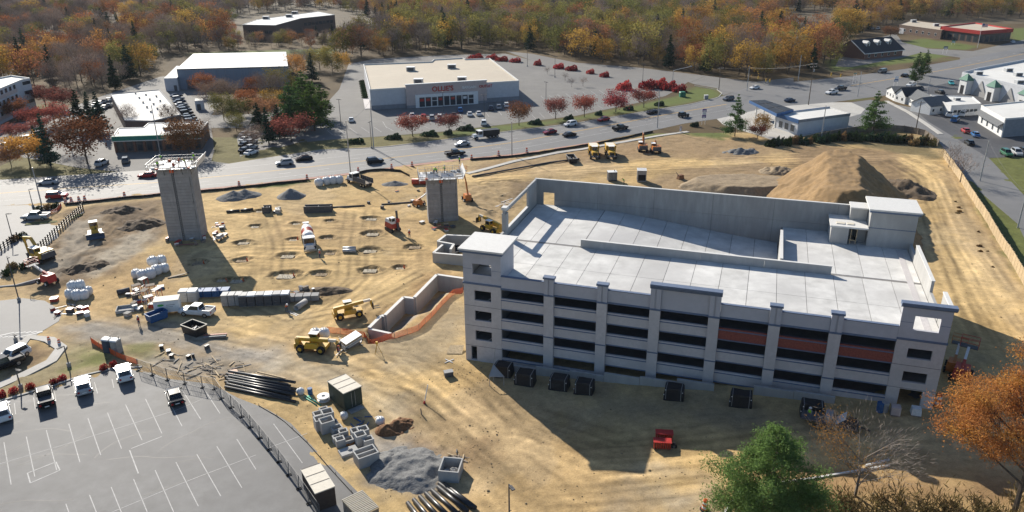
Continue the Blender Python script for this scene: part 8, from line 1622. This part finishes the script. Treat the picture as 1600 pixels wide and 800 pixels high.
# ---------------------------------------------------------------- poles, wires, signals, signs
def h_at(px, py, top):
    p = G(px, py); lo, hi = 0., 30.
    for _ in range(30):
        m_ = (lo + hi) / 2
        if PJ(p.x, p.y, p.z + m_)[1] > top: lo = m_
        else: hi = m_
    return lo
POLES = {}
def utility(px, py, top, label, arms=1, rz=.3, r=.16):
    hh = h_at(px, py, top); p = GP(px, py); t = empty('utility_pole', p, rz, label, 'utility pole'); MB().cyl((0, 0, -.5), (0, 0, hh), r, r * .65, 9).build('pole', BARK if arms else M['steel'], t)
    for k in range(arms):
        MB().bar((-1.3, 0, hh - .5 - k), (1.3, 0, hh - .5 - k), .14).build('crossarm', M['old_wood'], t)
        for x in (-1.2, -.5, .5, 1.2): MB().cyl((x, 0, hh - .43 - k), (x, 0, hh - .2 - k), .06, .04, 6).build('insulator', M['tarp'], t)
    if arms > 1: MB().cyl((.35, 0, hh - 3.2), (.35, 0, hh - 2.2), .26, n=10).build('transformer', M['grey'], t)
    POLES[px] = Vector((p.x, p.y, p.z + hh - .3)); return t
for a in ((548, 273, 189, 'tall slim wooden pole on the site edge by the white bags', 0), (584, 232, 156, 'wooden pole in the verge left of the shrubs', 0), (1027, 200, 141, 'wooden pole by the road near the broad crimson tree', 0), (1123, 141, 105, 'utility pole with crossarm at the lawn corner', 1), (1167, 142, 104, 'wooden pole on the junction island', 0), (1263, 164, 98, 'tall utility pole with double crossarms at the junction', 2), (1340, 151, 112, 'wooden pole on the grass beside the side road', 0), (1247, 126, 86, 'pale pole at the wood edge by the junction', 0), (1283, 218, 165, 'leaning pale pole behind the service station shop', 0), (1430, 208, 158, 'dark wooden pole at the bend of the side road', 1), (1531, 283, 219, 'dark wooden pole by the lawn beside the timber fence', 0), (1590, 356, 300, 'dark wooden pole at the right edge beside the side road', 0), (64, 316, 262, 'wooden pole at the drive entrance', 0), (251, 243, 164, 'thin pale pole behind the taller core', 0), (800, 244, 190, 'thin pole on the road edge above the curved pavement', 0), (1449, 147, 122, 'short wooden pole behind the row of white houses', 0)): utility(*a)
def lamp(px, py, top, label, group=None, arm=.6, two=False):
    hh = h_at(px, py, top); t = empty('lamp_post', GP(px, py), random.uniform(0, 6), label, 'lamp post', group); MB().cyl((0, 0, .5), (0, 0, hh), .1, .07, 8).build('post', M['dkgrey'], t); MB().cyl((0, 0, -.2), (0, 0, .6), .28, n=10).build('footing', M['conc_dark'], t)
    for s in ((-1, 1) if two else (1,)): k = MB().bar((0, 0, hh), (s * arm, 0, hh), .08).build('arm', M['dkgrey'], t); MB().box(s * arm - .35, s * arm + .35, -.18, .18, hh - .12, hh).build('lamp_head', M['dkgrey'], k)
for px, py, top in ((533, 196, 155), (581, 232, 190), (693, 180, 143), (757, 191, 148), (824, 104, 73), (867, 121, 88), (853, 163, 128), (1004, 128, 100)): lamp(px, py, top, 'tall slim lamp post standing in the store car park', 'store car park lamp posts', two=True)
lamp(796, 822, 757, 'dark lamp post at the bottom edge of the haul road'); lamp(20, 374, 334, 'dark lamp post at the end of the short rail fence'); lamp(30, 470, 400, 'dark lamp post beside the yellow excavator'); lamp(108, 572, 540, 'slim dark post on the scrubby grass corner'); lamp(33, 607, 577, 'slim dark post above the red bushes'); lamp(25, 533, 522, 'small round headed lamp at the crossing', arm=.2); lamp(52, 324, 296, 'slim post at the drive mouth')
def wire(a, b, sag, label):
    n = 10; mb = MB(); q = [a.lerp(b, k / n) - Vector((0, 0, sag * 4 * (k / n) * (1 - k / n))) for k in range(n + 1)]
    for s, e in zip(q[:-1], q[1:]): mb.cyl(s - a, e - a, .025, n=4, cap=False)
    tag(mb.build('power_line', M['black_steel'], None, loc=a), label, 'wire')
for i, j, w_ in ((1123, 1263, 'from the lawn corner to the junction pole'), (1263, 1430, 'from the junction pole to the side road bend'), (1430, 1531, 'down the side road to the lawn pole'), (1531, 1590, 'from the lawn pole to the right edge pole'), (548, 584, 'across the road from site pole to verge pole'), (1027, 1123, 'along the verge to the lawn corner pole'), (1167, 1263, 'carrying signals from island pole to junction pole'), (1263, 1340, 'carrying signals from junction pole to side road pole'), (64, 251, 'along the road on the far left')): wire(POLES[i], POLES[j], 1.0, 'thin black wire ' + w_)
for px, py, w_ in ((1185, 121, 'leftmost over the junction'), (1197, 125, 'left of the pair over the junction'), (1203, 126, 'right of the pair over the junction'), (1299, 116, 'above the white pickup'), (1314, 118, 'above the black pickup')):
    p = Gz(px, py, 5.6); t = empty('traffic_light', (p.x, p.y, 5.0), .4, 'yellow hanging traffic light ' + w_, 'traffic light'); MB().box(-.22, .22, -.2, .2, 0, 1.2).build('housing', M['yellow'], t); MB().bar((0, 0, 1.2), (0, 0, 2.2), .05).build('hanger', M['black_steel'], t)
    for k, m_ in enumerate((M['green'], M['yellow'], M['red'])): MB().cyl((0, -.2, .2 + k * .4), (0, -.26, .2 + k * .4), .14, n=10).build('lens', m_, t)
t = empty('signal_mast', GP(1051, 127), .2, 'pale steel mast with long arm beyond the crimson bushes', 'signal mast'); hh = h_at(1051, 127, 110); MB().cyl((0, 0, 0), (0, 0, hh), .14, .1, 8).build('mast', M['steel'], t); MB().bar((0, 0, hh), (8.5, 0, hh + 1.5), .16).build('mast_arm', M['steel'], t)
def sign(px, py, w_, h_, z, m, label, n=1, rz=.0):
    t = empty('sign', GP(px, py), rz, label, 'sign')
    for x in ((-w_ / 2 + .1, w_ / 2 - .1) if w_ > .8 else (0,)): MB().bar((x, .06, -.2), (x, .06, z + h_), .09).build('post', M['tarp'], t)
    for k in range(n): b = MB().box(-w_ / 2, w_ / 2, -.04, .01, z + k * h_ / n + .03, z + (k + 1) * h_ / n - .03).build('sign_panel', m[k % len(m)], t); MB().box(-w_ / 2 + .2, w_ / 2 - .2, -.05, -.041, z + k * h_ / n + .12, z + (k + .55) * h_ / n).build('panel_mark', M['tarp'], b)
PUR = mat('purple_panel', (.14, .06, .26), .6, .08, 2)
sign(1099, 195, 1.3, 3.0, 2.2, [PUR, M['tarp'], PUR], 'tall purple and white sign on two posts beside the forecourt', 3); sign(1399, 134, 1.6, 2.2, 1.6, [M['blue'], M['tarp']], 'blue and white roadside sign before the thin pine', 2); sign(1476, 84, 2.2, 1.4, 2.4, [M['navy']], 'dark blue sign board on the lawn by the red fascia building'); sign(1489, 70, 2.0, 1.6, 1.0, [M['awning_green']], 'green sign board before the brick building'); sign(1334, 132, 1.2, .5, 4.2, [M['green']], 'small green street name sign at the junction'); sign(1063, 207, .8, 1.8, .3, [M['wall_pink']], 'pinkish post panel at the end of the curved pavement')
t = empty('utility_cabinet', GP(1066, 151), .1, 'bright green utility cabinet on the verge lawn', 'cabinet'); MB().box(-1.1, 1.1, -.8, .8, 0, 1.6).build('cabinet', M['green'], t); MB().xprism([(-1.2, 1.603), (1.2, 1.603), (.9, 1.9), (-.9, 1.9)], -.9, .9).build('lid', M['green'], t)
t = empty('utility_cabinet', GP(1103, 155), .1, 'grey utility cabinet near the lawn corner', 'cabinet'); MB().box(-.7, .7, -.5, .5, 0, 1.5).build('cabinet', M['grey'], t); MB().box(-.75, .75, -.55, .55, 1.503, 1.6).build('lid', M['tarp'], t)
# ---------------------------------------------------------------- people
def person_meshes(bend):
    bm = bmesh.new(); sk = bm.verts.layers.skin.verify(); f = math.sin(bend); c = math.cos(bend); V = {}
    def up(y, z, x=0): return (x, y - f * (z - .95), .95 + c * (z - .95)) if z > .95 else (x, y, z)   # bends forward at the hips
    J = {'pel': (0, 0, .95, .15), 'waist': (0, 0, 1.12, .14), 'chest': (0, 0, 1.32, .165), 'neck': (0, 0, 1.5, .065), 'head': (0, -.02, 1.62, .10), 'top': (0, -.01, 1.74, .085)}
    for s, n in ((-1, 'l'), (1, 'r')): J.update({n + 'sh': (s * .19, 0, 1.42, .075), n + 'el': (s * .27, -.05, 1.15, .05), n + 'wr': (s * .24, -.22, .98, .036), n + 'ha': (s * .22, -.30, .95, .045), n + 'hip': (s * .1, 0, .88, .105), n + 'kn': (s * .12, -.03, .5, .07), n + 'an': (s * .13, .03, .09, .05), n + 'to': (s * .14, -.16, .04, .045)})
    for k, (x, y, z, r) in J.items():
        arm = k[1:] in ('sh', 'el', 'wr', 'ha'); q = up(y, z, x) if z > .95 or arm else (x, y, z)
        if arm and z <= .95: q = (x, y - f * (z - .95), .95 + c * (z - .95))
        V[k] = bm.verts.new(q); V[k][sk].radius = (r, r)
    V['pel'][sk].use_root = True
    for a, b in (('pel', 'waist'), ('waist', 'chest'), ('chest', 'neck'), ('neck', 'head'), ('head', 'top'), *[(q % s) .split() for s in 'lr' for q in ()]): bm.edges.new((V[a], V[b]))
    for s in 'lr':
        for a, b in (('chest', s + 'sh'), (s + 'sh', s + 'el'), (s + 'el', s + 'wr'), (s + 'wr', s + 'ha'), ('pel', s + 'hip'), (s + 'hip', s + 'kn'), (s + 'kn', s + 'an'), (s + 'an', s + 'to')): bm.edges.new((V[a], V[b]))
    me = bpy.data.meshes.new('figure'); bm.to_mesh(me); hd = V['head'].co.copy(); ch = V['chest'].co.copy(); pl = V['waist'].co.copy(); bm.free(); o = bpy.data.objects.new('figure', me); COL.objects.link(o); o.modifiers.new('skin', 'SKIN'); s_ = o.modifiers.new('sub', 'SUBSURF'); s_.levels = 1
    r = bpy.data.meshes.new_from_object(o.evaluated_get(bpy.context.evaluated_depsgraph_get())); bpy.data.objects.remove(o)
    for m_ in (M['jeans'], M['grey'], M['skin']): r.materials.append(m_)
    for p in r.polygons:
        q = p.center; far = (q - ch).length; p.material_index = 2 if (q - hd).length < .2 or (abs(q.x) > .17 and q.y < -.2 and q.z > .5) else (0 if q.z < .93 and far > .4 else 1); p.use_smooth = True
    d = (ch - pl).normalized(); vest = MB().loft([[tuple(pl.lerp(ch, t) + Vector((math.cos(a) * rx, 0, 0)) + d.cross(Vector((1, 0, 0))) * (math.sin(a) * ry)) for a in [2 * PI * k / 12 for k in range(12)]] for t, rx, ry in ((-.5, .2, .17), (.3, .2, .17), (1.0, .225, .18), (1.6, .15, .12))], cap=False)
    hat = MB().ball(tuple(hd + d * .1), .14, .16, .1, 10, 5).cyl(tuple(hd + d * .07), tuple(hd + d * .09), .19, .17, 12); return r, vest, hat
PEO = [person_meshes(0.05), person_meshes(.75)]; HV = {'lime': M['lime'], 'orange': M['orange'], 'red': M['red']}; PEOM = {}
def person(x, y, z, rz, pose, vest, hat, label):
    o = empty('person', (x, y, z), rz, label, 'person'); me, vb, hb = PEO[pose]; link('body', me, o)
    for nm, mb, m_ in (('vest', vb, HV[vest]), ('hard_hat', hb, M['tarp'] if hat == 'white' else (M['orange'] if hat == 'orange' else M['yellow']))):
        k = (nm, pose, m_.name)
        if k not in PEOM: PEOM[k] = mb.mesh(nm, m_)
        link(nm, PEOM[k], o)
for (px, py), z, ps, v_, ht, lab in (((252, 247), 15.2, 1, 'lime', 'white', 'worker in lime vest bending, left side of the taller core platform'), ((246, 257), 15.2, 0, 'lime', 'white', 'worker in lime vest at the front left corner of the taller core platform'), ((289, 252), 15.2, 1, 'lime', 'yellow', 'worker in lime vest bending in the middle of the taller core platform'), ((302, 245), 15.2, 0, 'lime', 'white', 'worker in lime vest at the back right of the taller core platform'), ((299, 250), 15.2, 1, 'lime', 'white', 'worker in lime vest bending at the right of the taller core platform'), ((279, 253), 15.2, 1, 'orange', 'orange', 'worker in orange vest and helmet on the taller core platform'), ((271, 259), 15.2, 1, 'red', 'orange', 'worker in red crouching at the front of the taller core platform'),
        ((678, 266), 9.7, 1, 'lime', 'white', 'worker in lime vest bending, left of the pair on the shorter core'), ((682, 267), 9.7, 1, 'lime', 'yellow', 'worker in lime vest bending, right of the pair on the shorter core'), ((694, 264), 9.7, 0, 'lime', 'white', 'worker in lime vest standing in the middle of the shorter core'), ((718, 250), 9.7, 0, 'lime', 'white', 'worker in lime vest standing at the back of the shorter core')):
    p = Gz(px, py, z + .9); person(p.x, p.y, z - .0, random.uniform(0, 6), ps, v_, ht, lab)
for px, py, ps, v_, ht, lab in ((218, 509, 0, 'red', 'white', 'worker in red vest standing beside the shoring frames'), (448, 487, 1, 'orange', 'white', 'worker in orange vest bending at the end of the wrapped blocks'), (1264, 655, 0, 'lime', 'white', 'worker in lime vest beside the dark trailer in the shade'), (975, 288, 1, 'lime', 'yellow', 'worker in lime vest bending behind the garage wall'), (732, 312, 0, 'lime', 'white', 'worker in lime vest beside the raised boom lift'), (640, 372, 0, 'orange', 'white', 'worker in orange vest near the drilling rig'), (500, 404, 0, 'orange', 'white', 'worker in orange vest beside the concrete mixer'), (530, 556, 0, 'red', 'orange', 'worker in red vest at the front of the loaded telehandler')):
    p = GP(px, py); person(p.x, p.y, p.z, random.uniform(0, 6), ps, v_, ht, lab)
# ---------------------------------------------------------------- air
hz = MB().box(-5100, 5100, -60, 6100, -6, 62).build('haze', None); hz.data.materials.clear(); hm = bpy.data.materials.new('haze_air'); hm.use_nodes = True; hn = hm.node_tree; hn.nodes.clear(); pv = hn.nodes.new('ShaderNodeVolumePrincipled'); pv.inputs['Color'].default_value = (.80, .87, .97, 1); pv.inputs['Density'].default_value = .00005; ho = hn.nodes.new('ShaderNodeOutputMaterial'); hn.links.new(pv.outputs[0], ho.inputs['Volume']); hz.data.materials.append(hm); stuff(hz)
# ---------------------------------------------------------------- look-alikes are told apart by their order across the view
bpy.context.view_layer.update()
ORD = 'first second third fourth fifth sixth seventh eighth ninth tenth eleventh twelfth thirteenth fourteenth fifteenth sixteenth seventeenth eighteenth nineteenth twentieth'.split(); ORD += ['twenty-' + q for q in ORD[:9]] + ['thirtieth'] + ['thirty-' + q for q in ORD[:9]] + ['fortieth'] + ['forty-' + q for q in ORD[:9]]
same = {}
for o in SC.objects:
    if o.parent is None and 'label' in o: same.setdefault(o['label'], []).append(o)
for lab, L_ in same.items():
    if len(L_) < 2 or len(L_) > len(ORD): continue
    L_.sort(key=lambda o: PJ(*o.matrix_world.translation)[0])
    for i, o in enumerate(L_):
        o['label'] = (lab + (', ' if lab.count(',') == 0 else ' ') + ORD[i] + ' from left')
        if len(o['label'].split()) > 16: o['label'] = ' '.join(lab.split()[:13]) + ', ' + ORD[i] + ' from left'
